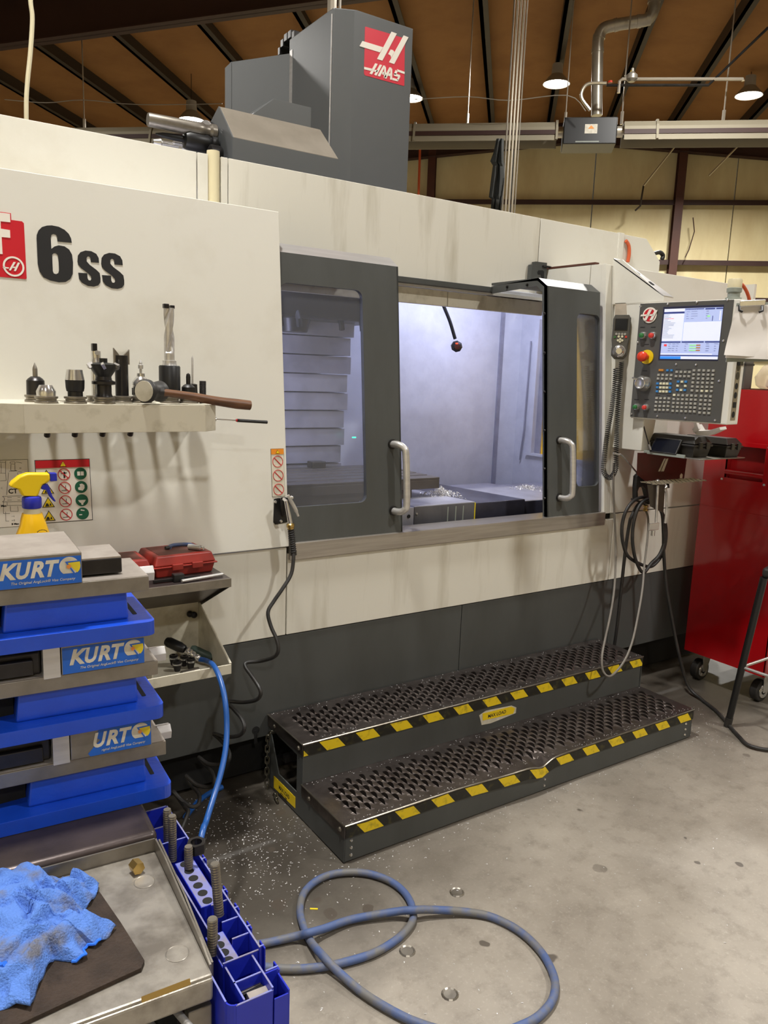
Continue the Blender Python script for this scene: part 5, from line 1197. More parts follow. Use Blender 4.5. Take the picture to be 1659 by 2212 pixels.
cl_(MB().prism([fc.p(u,v-.016,.008), fc.p(u2,v2-.016,.008), fc.p(u2,v2+.006,.008), fc.p(u,v+.006,.008)], fc.n*.008).build('clip_bar', M['chrome'], cb, bevel=.003))
for uu in (u, u2-.01): cl_(MB().tube([fc.p(uu, v-.01, .01), fc.p(uu, v-.03, .02), fc.p(uu+(.012 if uu == u else -.012), v-.035, .02)], .005, 8).build('clip_foot', M['black'], cb, smooth=True))
# ============================================================ TOOLS ON THE RACK
def rx(px, y, z=1.503): return on('y', y, px, 860)[0]
FL = [(.012,-.05),(.022,-.02),(.022,0),(.032,.0),(.032,.005),(.028,.008),(.028,.012),(.032,.015),(.032,.020),(.026,.021)]
def tool(name, label, px, y, parts, cat='tool holder'):
    e = empty(name, label, cat, (rx(px, y), y, 1.500), group='tool holders standing in the rack shelf')
    MB().lathe(FL, (0,0,0), n=24).build('flange', M['machined'], e, smooth=True)
    for nm, prof, mt in parts:
        MB().lathe(prof, (0,0,0), n=20).build(nm, M[mt], e, smooth=True)
    return e
RB, RM, RF = -.01, -.09, -.175
t = tool('drill_holder', 'dark end mill holder with a short pointed bit, leftmost on the rack', 78, RM, [('body', [(.026,.02),(.025,.062),(.020,.068),(.012,.074)], 'darksteel'), ('bit', [(.007,.07),(.007,.095),(.006,.10),(.0,.115)], 'machined')])
tool('collet_nut', 'short silver tapered collet holder at the front left of the rack', 100, RF, [('body', [(.026,.02),(.027,.034),(.018,.052),(.009,.052)], 'chrome')])
tool('collet_chuck', 'black collet chuck with a bright chrome conical nose', 163, RF, [('body', [(.021,.02),(.021,.034),(.024,.036),(.026,.045),(.027,.068)], 'black'), ('nose', [(.027,.068),(.022,.098),(.015,.10),(0,.10)], 'chrome')])
t = tool('boring_bar', 'tall chrome boring bar with a dark square tip behind the face mill', 210, RM, [('bar', [(.016,.02),(.016,.125),(.014,.13),(.014,.155)], 'chrome')])
MB().box((-.012,-.012,.155), (.002,.010,.178)).build('insert_head', M['darksteel'], t, bevel=.002); MB().cyl((0,-.0165,.15), (0,-.012,.15), .007, n=12).build('insert_screw', M['brushed'], t)
t = tool('face_mill', 'black face mill with bright carbide inserts at the front of the rack', 225, RF, [('body', [(.026,.02),(.022,.03),(.022,.055),(.034,.058),(.034,.066),(.024,.07),(.022,.082)], 'darksteel')])
MB().lathe([(.022,.08),(.040,.108),(.042,.116),(.030,.120),(.012,.122),(.012,.134),(0,.134)], n=20).build('cutter_body', M['black'], t, smooth=True)
for k in range(6):
    a = k*math.tau/6+.3; c, s_ = math.cos(a), math.sin(a); m = MB(); m.box((-.008,-.004,-.008), (.008,.004,.008)); o = m.build('insert', M['chrome'], t); o.location = (c*.042, s_*.042, .112); o.rotation_euler = (.5, .4, a)
t = tool('flycutter', 'tall dark fly cutter with two angled grey blades', 264, RM, [('shank', [(.020,.02),(.020,.145),(.014,.146)], 'darksteel')])
MB().prism([(-.024,-.006,.118),(.024,-.006,.118),(.024,-.006,.165),(.004,-.006,.145),(-.004,-.006,.143),(-.024,-.006,.168)], (0,.012,0)).build('blade', M['machined'], t, bevel=.001)
t = tool('drill_chuck', 'chrome keyed drill chuck holding a short pointed center drill', 305, RM, [('chuck_body', [(.024,.02),(.026,.024),(.027,.05),(.024,.052),(.027,.055),(.027,.064),(.020,.075),(.013,.082),(.012,.092)], 'chrome'), ('center_drill', [(.004,.09),(.004,.105),(.008,.107),(.008,.118),(.005,.12),(.005,.125),(0,.135)], 'brushed')])
m = MB()
for k in range(20): a = k*math.tau/20; m.box((math.cos(a)*.027-.001, math.sin(a)*.027-.001, .024), (math.cos(a)*.027+.001, math.sin(a)*.027+.001, .046))
m.build('knurl', M['darksteel'], t)
t = tool('indexable_drill', 'tallest tool on the rack, a big twisted steel drill in a black holder', 367, RM, [('holder_body', [(.024,.02),(.034,.03),(.034,.116),(.031,.120)], 'black'), ('collar', [(.024,.12),(.022,.127),(.022,.135),(.018,.136)], 'brushed')])
# twisted drill: rotated two-lobed section
m = MB(); N = 20; R = 34; vs = []
for k in range(R+1):
    z = .135+.165*k/R; tw = (max(0, z-.155))*22
    for i in range(N):
        a = math.tau*i/N; r = .0165-.0075*(math.exp(-((math.cos(a-1.0)+1)/.16)**2)+math.exp(-((math.cos(a-1.0)-1)/.16)**2))*(1 if z > .16 else 0); vs.append((math.cos(a+tw)*r, math.sin(a+tw)*r, z))
m.add(vs, [(k*N+i, k*N+(i+1) % N, (k+1)*N+(i+1) % N, (k+1)*N+i) for k in range(R) for i in range(N)]+[tuple(range(R*N, (R+1)*N))]); m.build('fluted_drill', M['brushed'], t, smooth=True)
MB().box((-.019,-.012,.298), (-.002,.006,.312)).build('insert', M['darksteel'], t, bevel=.002); MB().box((.004,-.006,.298), (.018,.010,.309)).build('insert', M['darksteel'], t, bevel=.002)
tool('tap_holder', 'holder with a very thin tall needle shaped tool behind the ball end mill', 416, RB, [('body', [(.018,.02),(.016,.06),(.008,.062)], 'darksteel'), ('needle', [(.0035,.06),(.0035,.145),(.0,.156)], 'brushed')])
tool('ball_mill_holder', 'small black holder with a short dark ball end mill near the rack end', 407, RM, [('body', [(.022,.02),(.022,.052),(.016,.058),(.010,.062)], 'black'), ('ball_mill', [(.007,.06),(.0075,.085),(.006,.094),(0,.098)], 'darksteel')])
m = MB(); m.lathe([(.0105+(.0012 if k % 2 else 0), -.03+k*.0024) for k in range(44)], n=14); q = rx(438, RM)
tag(m.build('threaded_stud', M['darksteel'], smooth=False), 'black threaded stud standing at the right end of the rack', 'stud'); o = bpy.data.objects['threaded_stud']; o.location = (q, RM, 1.5)
# hammer lying across the rack
hm = empty('hammer', 'round headed hammer with a worn wooden handle lying on the right end of the rack', 'hammer', (.78, -.2, 1.503))
invh = Matrix.Translation(-Vector(hm.location))
def hh(o): o.matrix_parent_inverse = invh; return o
h0 = on('y', -.235, 313, 846); hz = 1.541
ax = np.array([.75, .62, -.02]); ax /= np.linalg.norm(ax); h0 = np.array([h0[0], -.225, hz])
hh(MB().lathe([(.0,0),(.032,.0),(.036,.006),(.036,.018),(.028,.03),(.026,.055),(.030,.068),(.033,.085),(.030,.092),(.0,.093)], h0, ax, 24).build('hammer_head', M['rubber'], hm, smooth=True))
hh(MB().lathe([(.0,-.0015),(.031,-.001),(.033,.003),(.033,.006)], h0, ax, 24).build('striking_face', M['cream'], hm, smooth=True))
e0 = h0+ax*.045; e1 = np.array([1.066, -.2, 1.500])
d = (e1-e0); L = np.linalg.norm(d); rs = [.013,.012,.0125,.014,.0145,.0155,.017,.016]
pts = [e0+d*(k/7)+np.array([0,0,.002*math.sin(k*.9)]) for k in range(8)]
hh(MB().tube(spline(pts, 3), [np.interp(k/21, np.linspace(0,1,8), rs) for k in range(22)], 12).build('handle', M['wood'], hm, smooth=True))
hh(MB().cyl(e0+d*.02, e0+d*.10, .020, .017, 12).build('handle_collar', M['rubber'], hm, smooth=True))
# magnetic pick-up pen stuck in the rack end
pn = empty('pickup_tool', 'pen-sized telescopic pickup tool with a black grip sticking out of the rack end', 'pickup tool', (.95, -.18, 1.45)); invp = Matrix.Translation(-Vector(pn.location))
a, b2 = on('y', -.17, 459, 905), on('y', -.17, 577, 912); d = b2-a
for f0, f1, r, nm, mt in ((-.02,.06,.007,'magnet_tip','chrome'),(.06,.42,.0022,'telescopic_rod','chrome'),(.42,.46,.0045,'red_collar','red_decal'),(.44,1.0,.0055,'grip','black')):
    o = MB().cyl(a+d*f0, a+d*f1, r, n=10).build(nm, M[mt], pn, smooth=True); o.matrix_parent_inverse = invp
# ============================================================ ON THE TRAY
def case(name, label, loc, rz, L, D, H, lid=True):
    e = empty(name, label, 'tool case', loc, rz, group='red plastic tool cases on the tray')
    m = MB(); m.hexa([(.008,.008,0),(L-.008,.008,0),(L-.008,D-.008,0),(.008,D-.008,0),(0,0,H*.5),(L,0,H*.5),(L,D,H*.5),(0,D,H*.5)]); m.build('case_bottom', M['redcase'], e, bevel=.004)
    m = MB(); m.hexa([(-.002,-.002,H*.54),(L+.002,-.002,H*.54),(L+.002,D+.002,H*.54),(-.002,D+.002,H*.54),(.009,.009,H),(L-.009,.009,H),(L-.009,D-.009,H),(.009,D-.009,H)]); m.build('case_lid', M['redcase'], e, bevel=.005, seg=3)
    MB().box((.022,.022,H-.002), (L-.022,D-.022,H+.001)).build('lid_panel', M['redcasetop'], e, bevel=.002)
    MB().box((-.006,-.006,H*.46), (L+.006,D+.006,H*.53)).build('seam_rim', M['redcase'], e, bevel=.002)
    for x in (L*.35, L*.68): MB().box((x-.018,-.012,H*.34), (x+.018,-.004,H*.62)).build('latch', M['redcase'], e, bevel=.002)
    return e
case('red_case', 'red plastic tool case with a blue-handled micrometer frame on its lid', (.742, -.205, TZ), math.radians(3), .205, .17, .070)
case('red_case', 'red plastic tool case half hidden behind the top vise', (.535, -.20, TZ), math.radians(-1), .195, .15, .066)
mi = empty('micrometer', 'blue-grey outside micrometer lying on the lid of the red case', 'micrometer', (.86, -.11, TZ+.0715)); 
arc = [(math.cos(a)*.040, math.sin(a)*.030, .006) for a in np.linspace(math.radians(-50), math.radians(190), 14)]
MB().tube(arc, .006, 8).build('frame', M['hose'], mi, smooth=True)
MB().cyl((.016,-.028,.009), (.045,-.062,.009), .0095, n=14).build('thimble', M['brushed'], mi, smooth=True); MB().cyl((.045,-.062,.009), (.052,-.070,.009), .006, n=12).build('ratchet', M['chrome'], mi, smooth=True)
MB().cyl((-.038,.0,.006), (-.055,-.004,.006), .006, n=8).build('anvil', M['rubber'], mi, smooth=True)
o = MB().cyl((.80,-.285,TZ+.007), (.945,-.262,TZ+.007), .0055, .006, n=10).build('center_punch', M['brushed'], smooth=True); tag(o, 'slim silver punch lying on the front edge of the tray', 'punch')
e = empty('bar_clamp', 'small black sliding bar clamp in front of the red case', 'clamp', (.72, -.26, TZ)); MB().box((0,0,.002), (.15,.012,.012)).build('bar', M['black'], e, bevel=.001); MB().box((.06,-.012,.0), (.095,.014,.026)).build('jaw', M['black'], e, bevel=.003)
# bottle with trigger sprayer standing on the tray
sb = empty('spray_bottle', 'yellow spray bottle with a blue collar and trigger behind the top vise', 'spray bottle', (.385, -.25, TZ))
def lz(z): return z-TZ
m = MB(); N = 24; prof = [(.048,0),(.052,.004),(.052,.13),(.049,.165),(.043,.19),(.036,.215),(.030,.235),(.026,.248)]
vs = []
for k, (r, z) in enumerate(prof):
    for i in range(N):
        a = math.tau*i/N; w = .82 if z < .2 else .95; wav = 1+.05*math.sin(z*110)*(1 if math.cos(a) < -.2 and z > .08 else 0); vs.append((math.cos(a)*r*wav+(-.004 if z > .12 else 0), math.sin(a)*r*w, z))
m.add(vs, [(k*N+i, k*N+(i+1) % N, (k+1)*N+(i+1) % N, (k+1)*N+i) for k in range(len(prof)-1) for i in range(N)]+[tuple(range(N))[::-1], tuple(range((len(prof)-1)*N, len(prof)*N))])
m.build('bottle', M['bottleyellow'], sb, smooth=True)
MB().lathe([(.025,.246),(.0225,.250),(.0225,.264)], (-.004,0,0), n=20).build('neck', M['beige'], sb, smooth=True)
m = MB(); N = 28; m.lathe([(.0245,.263),(.026,.266),(.026,.288),(.0245,.294),(.018,.297)], (-.004,0,0), n=28); m.build('collar', M['blueplastic'], sb, smooth=True)
# trigger head: side silhouette extruded with rounded edges
sp = lambda px, py: on('y', -.25, px, py)
sil = [(45,1070),(42,1062),(38,1055),(18,1050),(24,1040),(40,1027),(58,1021),(105,1021),(107,1036),(100,1042),(90,1045),(84,1060),(80,1071)]
P = [sp(*q)-np.array([.385,-.25,TZ]) for q in sil]
m = MB(); m.prism([(p[0], -.016, p[2]) for p in P], (0, .032, 0)); m.build('sprayer_head', M['yellow'], sb, bevel=.008, seg=3, smooth=True)
P = [sp(*q)-np.array([.385,-.25,TZ]) for q in ((106,1021),(121,1021),(122,1038),(107,1039))]
MB().prism([(p[0], -.012, p[2]) for p in P], (0,.024,0)).build('nozzle', M['blueplastic'], sb, bevel=.002)
P = [sp(*q)-np.array([.385,-.25,TZ]) for q in ((88,1048),(99,1043),(106,1052),(112,1070),(120,1082),(116,1083),(106,1072),(99,1058),(88,1056))]
MB().prism([(p[0], -.009, p[2]) for p in P], (0,.018,0)).build('trigger', M['blueplastic'], sb, bevel=.002)
fbt = FR(np.array([.385,-.295,TZ]), (1,0,0), (0,0,1))
m = MB(); m.build
for k in range(8):
    a = math.radians(150-k*17); u, v = .012+math.cos(a)*.014, .196+math.sin(a)*.010
    o = decal(fbt, [(u-.0012,v-.001),(u+.0012,v-.001),(u+.0012,v+.0015),(u-.0012,v+.0015)], 'print_mark', M['black_decal'], sb, px=False); o.matrix_parent_inverse = Matrix.Translation(-Vector(sb.location))
# small tools in the bin
def collet(x, y, z, rz=0, tilt=0, i=0):
    return x
cpl = [(312,1412,'front left collet in the tray bin next to the middle vise'),(318,1368,'collet just right of the middle vise label in the tray bin'),(383,1436,'front collet with a bright ring near the bin lip'),(375,1418,'collet behind the front one in the tray bin'),(398,1422,'collet in the middle of the tray bin'),(412,1430,'collet below the blue hose fitting in the tray bin')]
cproto = None
for i, (px, py, lb) in enumerate(cpl):
    q = on('z', .640, px, py); y = min(max(q[1], -.285), -.03)
    q = on('y', y, px, py)
    if cproto is None:
        c = empty('collet', None, 'collet'); MB().lathe([(.009,0),(.013,.016),(.014,.024),(.012,.026),(.012,.028),(.0145,.030),(.0145,.034),(.012,.036),(.006,.036),(.006,.02)], n=18).build('collet_body', M['darksteel'], c, smooth=True); MB().lathe([(.0145,.0225),(.0156,.0235),(.0156,.0275),(.0145,.0285)], n=18).build('bright_ring', M['chrome'], c, smooth=True); cproto = c
    else: c = copy_tree(cproto)
    fl = .628-.028*(y+.298)/.294; c.location = (q[0], y, fl+.0005); c['label'] = lb; c['group'] = 'collets lying in the tray bin'; c['category'] = 'collet'; c.rotation_euler = (0,0,i)
o = MB().cyl((.80,-.275,.640), (.86,-.268,.640), .012, n=14).build('dowel_pin', M['machined'], smooth=True); tag(o, 'short steel pin lying along the front lip of the tray bin', 'pin')
o = MB().tube([(.865,-.27,.634),(.93,-.262,.634)], .003, 6).build('small_rod', M['chrome']); tag(o, 'thin bright rod beside the steel pin in the tray bin', 'rod')
# pneumatic blow gun with the blue hose
ag = empty('air_gun', 'dark pneumatic blow gun lying in the tray bin at the end of the blue hose', 'air gun', (.84,-.15,.65)); inva = Matrix.Translation(-Vector(ag.location))
def aa(o): o.matrix_parent_inverse = inva; return o
A0 = on('y', -.10, 360, 1385); A1 = on('y', -.17, 402, 1404); A2 = on('y', -.20, 432, 1424)
aa(MB().lathe([(.0,0),(.014,.0),(.018,.012),(.018,.055),(.014,.075),(.010,.08)], A0, A1-A0, 14).build('gun_body', M['black'], ag, smooth=True))
aa(MB().lathe([(.012,0),(.014,.004),(.011,.010),(.013,.016),(.010,.022),(.012,.03),(.008,.036),(.011,.04),(.011,.05),(.008,.056)], A1, A2-A1, 12).build('hose_fitting', M['chrome'], ag, smooth=True))
aa(MB().tube([A0+np.array([.01,-.01,-.01]), A0+np.array([.05,-.03,-.018])], .004, 8).build('trigger_lever', M['brass'], ag))
gr = empty('die_grinder', 'grey green air tool with a ribbed black nose in the tray bin', 'air tool', (.9,-.12,.65)); invg = Matrix.Translation(-Vector(gr.location))
B0 = on('y', -.09, 412, 1400); B1 = on('y', -.13, 458, 1421); 
o = MB().lathe([(.010,0),(.015,.01),(.015,.075),(.012,.08)], B0, B1-B0, 14).build('tool_body', M['greenhandle'], gr, smooth=True); o.matrix_parent_inverse = invg
d = (B1-B0)/np.linalg.norm(B1-B0)
o = MB().lathe([(.011,0),(.012,.006),(.008,.010),(.011,.016),(.007,.02),(.009,.026),(.005,.03),(.006,.036),(.003,.042)], B0+d*.078, d, 12).build('ribbed_nose', M['darksteel'], gr, smooth=True); o.matrix_parent_inverse = invg
hp = [A2]+[on('y', y, *p) for p, y in (((447,1428),-.24),((463,1440),-.33),((478,1475),-.40),((487,1520),-.45),((490,1570),-.48),((487,1620),-.52),((477,1670),-.56),((462,1720),-.60),((445,1775),-.66),((432,1820),-.74))]
hp += [np.array([.56,-.86,.06]), np.array([.60,-.90,.012]), np.array([.66,-.88,.010])]
tag(MB().tube(spline(hp, 6), .0088, 10).build('blue_air_hose', M['hoseblue'], smooth=True), 'bright blue air hose hanging from the tray bin down to the floor behind the vises', 'hose')
hp = [on('z', .012, *p) for p in ((400,1765),(430,1730),(455,1712),(480,1700))]
tag(MB().tube(spline(hp, 5), .010, 8).build('blue_air_hose', M['hoseblue'], smooth=True), 'short length of blue hose lying on the dark floor under the black coil', 'hose')
# ============================================================ COOLANT GUN at the left cover edge
hg = empty('coolant_gun', 'chrome wash gun in a black holster at the left cover edge, on a coiled hose', 'coolant gun', (1.30,-.05,1.05)); invq = Matrix.Translation(-Vector(hg.location))
def gg(o): o.matrix_parent_inverse = invq; return o
gg(decal(fs, [(592,1078),(600,1076),(619,1076),(620,1128),(594,1133),(590,1128)], 'holster_plate', M['black'], hg, th=.003))
u, v = fs.uv(611, 1083); o0 = fs.p(u, v, .018)
gg(MB().lathe([(.0,-.06),(.010,-.055),(.017,-.02),(.019,.01),(.017,.01),(.014,-.02)], o0, (0,-.25,1), 18).build('holster_cup', M['rubber'], hg, smooth=True))
for px, py in ((594,1084),(606,1126)): u, v = fs.uv(px, py); gg(MB().lathe([(.006,0),(.005,.004),(0,.005)], fs.p(u, v, .003), fs.n, 12).build('screw', M['chrome'], hg, smooth=True))
yg = -.06
gp0, gp1, gp2 = on('y', yg, 618, 1082), on('y', yg, 627, 1130), on('y', yg, 633, 1188)
gg(MB().tube([on('y', yg+.02, 613, 1078), gp0, gp1], [.006,.008,.0095], 12).build('gun_barrel', M['chrome'], hg, smooth=True))
gg(MB().tube(spline([on('y', yg-.01, *p) for p in ((622,1070),(630,1085),(638,1100),(644,1115))], 4), [.006]*3+[.0075]*7+[.005]*3, 8).build('lever', M['brushed'], hg, smooth=True))
gg(MB().sphere(on('y', yg-.01, 630, 1075), .008, 10, 6).build('adjust_knob', M['chrome'], hg, smooth=True))
gg(MB().lathe([(.010,0),(.015,.004),(.015,.014),(.012,.016),(.012,.022)], gp1, gp2-gp1, 14).build('swivel', M['brass'], hg, smooth=True))
pr_ = []
for k in range(22): pr_.append((.0135 if k % 2 else .0095, .02+k*.0042))
pr_ += [(.012,.114),(.012,.124),(.008,.125)]
gg(MB().lathe(pr_, gp1, gp2-gp1, 14).build('strain_relief', M['rubber'], hg))
hp = [gp2]+[on('y', y, *p) for p, y in (((634,1205),-.07),((629,1240),-.08),((610,1272),-.09),((592,1298),-.09),((579,1322),-.10),((585,1352),-.12),((598,1382),-.15),((601,1406),-.16),((590,1420),-.14),((562,1428),-.09),((534,1431),-.06),
      ((530,1440),-.07),((545,1462),-.12),((560,1485),-.17),((563,1500),-.18),((553,1512),-.16),((525,1517),-.10),((492,1516),-.06),((505,1532),-.10),((522,1552),-.16),((528,1572),-.19),((518,1588),-.17),((488,1592),-.11),((462,1585),-.07),((476,1598),-.09),
      ((492,1618),-.15),((495,1640),-.18),((480,1651),-.15),((450,1650),-.10),((430,1636),-.06),((444,1652),-.08),((458,1668),-.14),((463,1690),-.18),((452,1700),-.16),((425,1695),-.12),((402,1676),-.08),((414,1696),-.10),((430,1716),-.16),((428,1738),-.20),
      ((412,1742),-.20),((392,1728),-.17),((375,1710),-.14),((388,1728),-.15),((400,1745),-.22),((403,1765),-.26))]+[np.array([.70,-.33,.012]), np.array([.55,-.30,.010])]
gg(MB().tube(spline(hp, 5), .0072, 9).build('coiled_hose', M['rubber'], hg, smooth=True))
# ============================================================ VISES
VA = math.radians(-3.4)
def W(u, v, z=0): return (.422+u*math.cos(VA)-v*math.sin(VA), -1.202+u*math.sin(VA)+v*math.cos(VA), z)
vl = {0: 'topmost blue machine vise of the stack, its jaw block slid to the left', 1: 'middle blue machine vise of the stack with a complete label beside a bright jaw', 2: 'lowest blue machine vise of the stack with a torn label'}
def vise(i, zb, du, jr_, hexL):
    e = empty('machine_vise', vl[i], 'vise', W(du, 0, zb), VA, group='blue machine vises stacked on the table')
    # base flange with rounded corners
    def rr(x0, x1, y0, y1, r, n=5):
        P = []
        for cx, cy, a0 in ((x1-r, y1-r, 0), (x0+r, y1-r, 90), (x0+r, y0+r, 180), (x1-r, y0+r, 270)):
            for k in range(n+1): a = math.radians(a0+90*k/n); P.append((cx+r*math.cos(a), cy+r*math.sin(a)))
        return P
    MB().prism([(x, y, 0) for x, y in rr(-.50, .006, -.024, .205, .016)], (0,0,.027)).build('base_flange', M['blue'], e, bevel=.003, seg=2)
    MB().prism([(x, y, .0255) for x, y in rr(-.024, -.016, .03, .17, .003)], (0,0,.002)).build('flange_slot', M['blackmatte'], e)
    MB().hexa([(-.248,.008,.027),(-.036,.008,.027),(-.036,.18,.027),(-.248,.18,.027),(-.242,.012,.080),(-.038,.012,.080),(-.038,.17,.080),(-.242,.17,.080)]).build('base_column', M['blue'], e, bevel=.004)
    MB().hexa([(-.50,.02,.027),(-.248,.05,.027),(-.248,.18,.027),(-.50,.18,.027),(-.50,.02,.080),(-.248,.05,.080),(-.248,.17,.080),(-.50,.17,.080)]).build('hollow_shade_block', M['blackmatte'], e)  # matte black solid standing for the shade in the hollow base
    MB().box((-.50,.0,.078), (-.36,.02,.082)).build('base_column', M['blue'], e)
    # bed rails
    MB().box((-.50,0,.079), (0,.155,.1075)).build('bed', M['machined'], e, bevel=.0015)
    MB().box((-.50,.003,.1065), (-.001,.152,.1080)).build('bed_top', M['groundtop'], e)
    j1 = jr_; j0 = jr_-.146
    MB().box((j0,-.004,.108), (j1,.19,.1635)).build('jaw_block', M['machined'], e, bevel=.0015)
    MB().box((j0+.002,-.002,.1632), (j1-.002,.188,.1640)).build('jaw_top', M['groundtop'], e)
    MB().box((j0-.030,-.003,.104), (j0-.0015,.17,.166)).build('jaw_plate', M['brushed'] if i else M['groundtop'], e, bevel=.001)
    if i:
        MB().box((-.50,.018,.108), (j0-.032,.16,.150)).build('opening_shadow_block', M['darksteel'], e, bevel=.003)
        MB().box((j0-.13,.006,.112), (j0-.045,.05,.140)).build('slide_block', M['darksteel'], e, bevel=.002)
        MB().box((-.50,-.001,.108), (j0-.12,.012,.116)).build('rear_rail', M['machined'], e)
    if i == 0:
        MB().hexa([(j1,.028,.112),(-.042,.028,.112),(-.042,.14,.112),(j1,.14,.112),(j1,.03,.140),(-.042,.03,.140),(-.048,.14,.142),(j1,.14,.142)]).build('slide_cover', M['darksteel'], e, bevel=.002)
        MB().box((j1,.031,.1395), (-.043,.138,.1425)).build('slide_cover_top', M['groundtop'], e)
    MB().cyl((-.002,.07,.094), (hexL,.07,.094), .0165, n=6).build('hex_screw', M['brushed'], e, bevel=.001)
    # label
    f = FR((0,-.0042,0), (1,0,0), (0,0,1)); a = j0+.0015; b2 = j1-.0015; z0, z1 = .109, .158
    dq = lambda P, nm, mt, w: decal(f, P, nm, M[mt], e, w=w, th=.0004, px=False)
    if i < 2: dq([(a,z0),(b2,z0),(b2,z1),(a,z1)], 'label', 'label_blue', 0)
    else: dq([(a+.032,z0),(b2,z0),(b2,z1),(a+.048,z1),(a+.040,z1-.012),(a+.050,z1-.020),(a+.040,z1-.030),(a+.028,z0+.006)], 'label', 'label_blue', 0)
    S = b2-a
    letters = 'KURT' if i < 2 else 'URT'
    ux = {'K':.075,'U':.245,'R':.415,'T':.56}
    for c in letters: text(f, c, a+ux[c]*S, z0+.0170, .0385, M['label_white'], e, w=.0005, bold=.0015, shear=.28, sx={'K':.95,'U':.80,'R':.90,'T':.86}[c], name='letter')
    cx, cy, R = a+.862*S, z0+.0315, .0165
    P = circ(cx, cy, R, 28); P = [p for p in P if p[1] > cy-.013]
    dq(P, 'logo_disc', 'label_white', .0005)
    dq([(cx-.003,cy+.006),(cx+.0175,cy+.007)]+[(cx+math.cos(t_)*R*1.12, cy+math.sin(t_)*R*1.05) for t_ in (-.0,-.25,-.5,-.8)], 'logo_wedge', 'label_yellow', .0010)
    dq([(cx-.007,cy+.0085),(cx+.018,cy+.0095),(cx+.018,cy+.0075),(cx-.003,cy+.0065),(cx+.011,cy-.0165),(cx+.009,cy-.018)], 'logo_band', 'label_blue', .0014)
    dq(circ(cx-.001, cy-.0005, .0038, 12), 'logo_dot', 'label_orange', .0018)
    sub = 'The Original AngLock® Vise Company' if i < 2 else 'riginal AngLock® Vise Company'
    text(f, sub, a+(.2 if i < 2 else .36)*S, z0+.0065, .0064, M['label_white'], e, w=.0005, bold=.0, shear=.25, sx=1.02 if i < 2 else .95, name='small_lettering')
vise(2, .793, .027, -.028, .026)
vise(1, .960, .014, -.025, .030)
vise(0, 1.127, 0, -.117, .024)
# ============================================================ TABLE (cart) below the vises
ca_ = empty('steel_cart', 'dark steel work cart with a raised slab and a lower scratched steel top', 'cart', W(-.3,-.1,0), VA)
def C(u, v): return (u+.3, v+.1)
def cbox(u0_, u1_, v0, v1, z0, z1, nm, mt, bevel=.002, seg=2):
    a, b2 = C(u0_, v0), C(u1_, v1); return MB().box((a[0], a[1], z0), (b2[0], b2[1], z1)).build(nm, M[mt], ca_, bevel=bevel, seg=seg, smooth=bevel > .006)
cbox(-.7, -.022, -.128, .35, .745, .7925, 'slab', 'slab', .012, 4)
TT = .762
cbox(-.7, -.030, -.465, -.135, .755, TT, 'lower_top', 'scratched', .004)
m = MB(); q = lambda u, v, z: (C(u, v)[0], C(u, v)[1], z)
m.prism([q(-.7,-.136,TT-.01), q(-.030,-.136,TT-.01), q(-.030,-.136,.786), q(-.7,-.136,.786)], (0,.003,0)); m.build('back_rim', M['machined'], ca_)
m = MB(); m.prism([q(-.030,-.136,TT-.02), q(-.030,-.45,TT-.02), q(-.030,-.45,.766), q(-.030,-.40,.775), q(-.030,-.20,.788), q(-.030,-.136,.786)], (.003,0,0)); m.build('side_rim', M['machined'], ca_)
m = MB(); m.prism([q(-.024,-.136,TT-.05), q(-.024,-.44,TT-.05), q(-.024,-.44,.760), q(-.024,-.30,.778), q(-.024,-.136,.783)], (.003,0,0)); m.build('side_rim', M['machined'], ca_)
cbox(-.7, -.030, -.468, -.455, .722, .758, 'front_rail', 'scratched', .004)
cbox(-.065, -.030, -.462, -.44, .1, .71, 'front_stile', 'machined', .002)
cbox(-.7, -.065, -.40, -.39, .1, .71, 'drawer_shade_sheet', 'blackmatte', 0)  # black sheet standing for the darkness inside the drawer opening
cbox(-.7, -.08, -.455, -.40, .60, .645, 'drawer', 'machined', .004)
m = MB(); m.prism([q(-.10,-.462,.60), q(-.068,-.462,.60), q(-.068,-.462,.66), q(-.075,-.462,.672), q(-.10,-.462,.64)], (0,.01,0)); m.build('drawer_corner', M['scratched'], ca_, bevel=.002)
cbox(-.70, -.026, -.44, .33, .0, .09, 'bottom_shelf', 'slab')
cbox(-.70, -.026, -.39, .33, .09, .74, 'cart_body', 'slab')
fct = FR(np.array(W(0,-.4685,0)), (math.cos(VA), math.sin(VA), 0), (0,0,1))
o = decal(fct, [(305,2153),(410,2113),(412,2126),(306,2166)], 'worn_sticker', M['brass'], ca_, th=.0006); o.matrix_parent_inverse = (Matrix.Translation(Vector(ca_.location)) @ Matrix.Rotation(VA, 4, 'Z')).inverted()
for px, py in ((312,1905),(383,2060)):
    g_ = on('z', TT, px, py); o = MB().lathe([(.0,-.0012),(.0145,-.0008),(.0165,.0012),(.0175,.0004)], (g_[0], g_[1], TT), n=24).build('dimple', M['scratched'], ca_, smooth=True); o.matrix_parent_inverse = (Matrix.Translation(Vector(ca_.location)) @ Matrix.Rotation(VA, 4, 'Z')).inverted()
g_ = on('z', .774, 290, 1866); o = MB().cyl((g_[0], g_[1], .774), (g_[0]+.003, g_[1]-.018, .774), .011, n=6).build('hex_bolt', M['brass']); tag(o, 'hex head bolt lying against the back rim of the cart top', 'bolt')
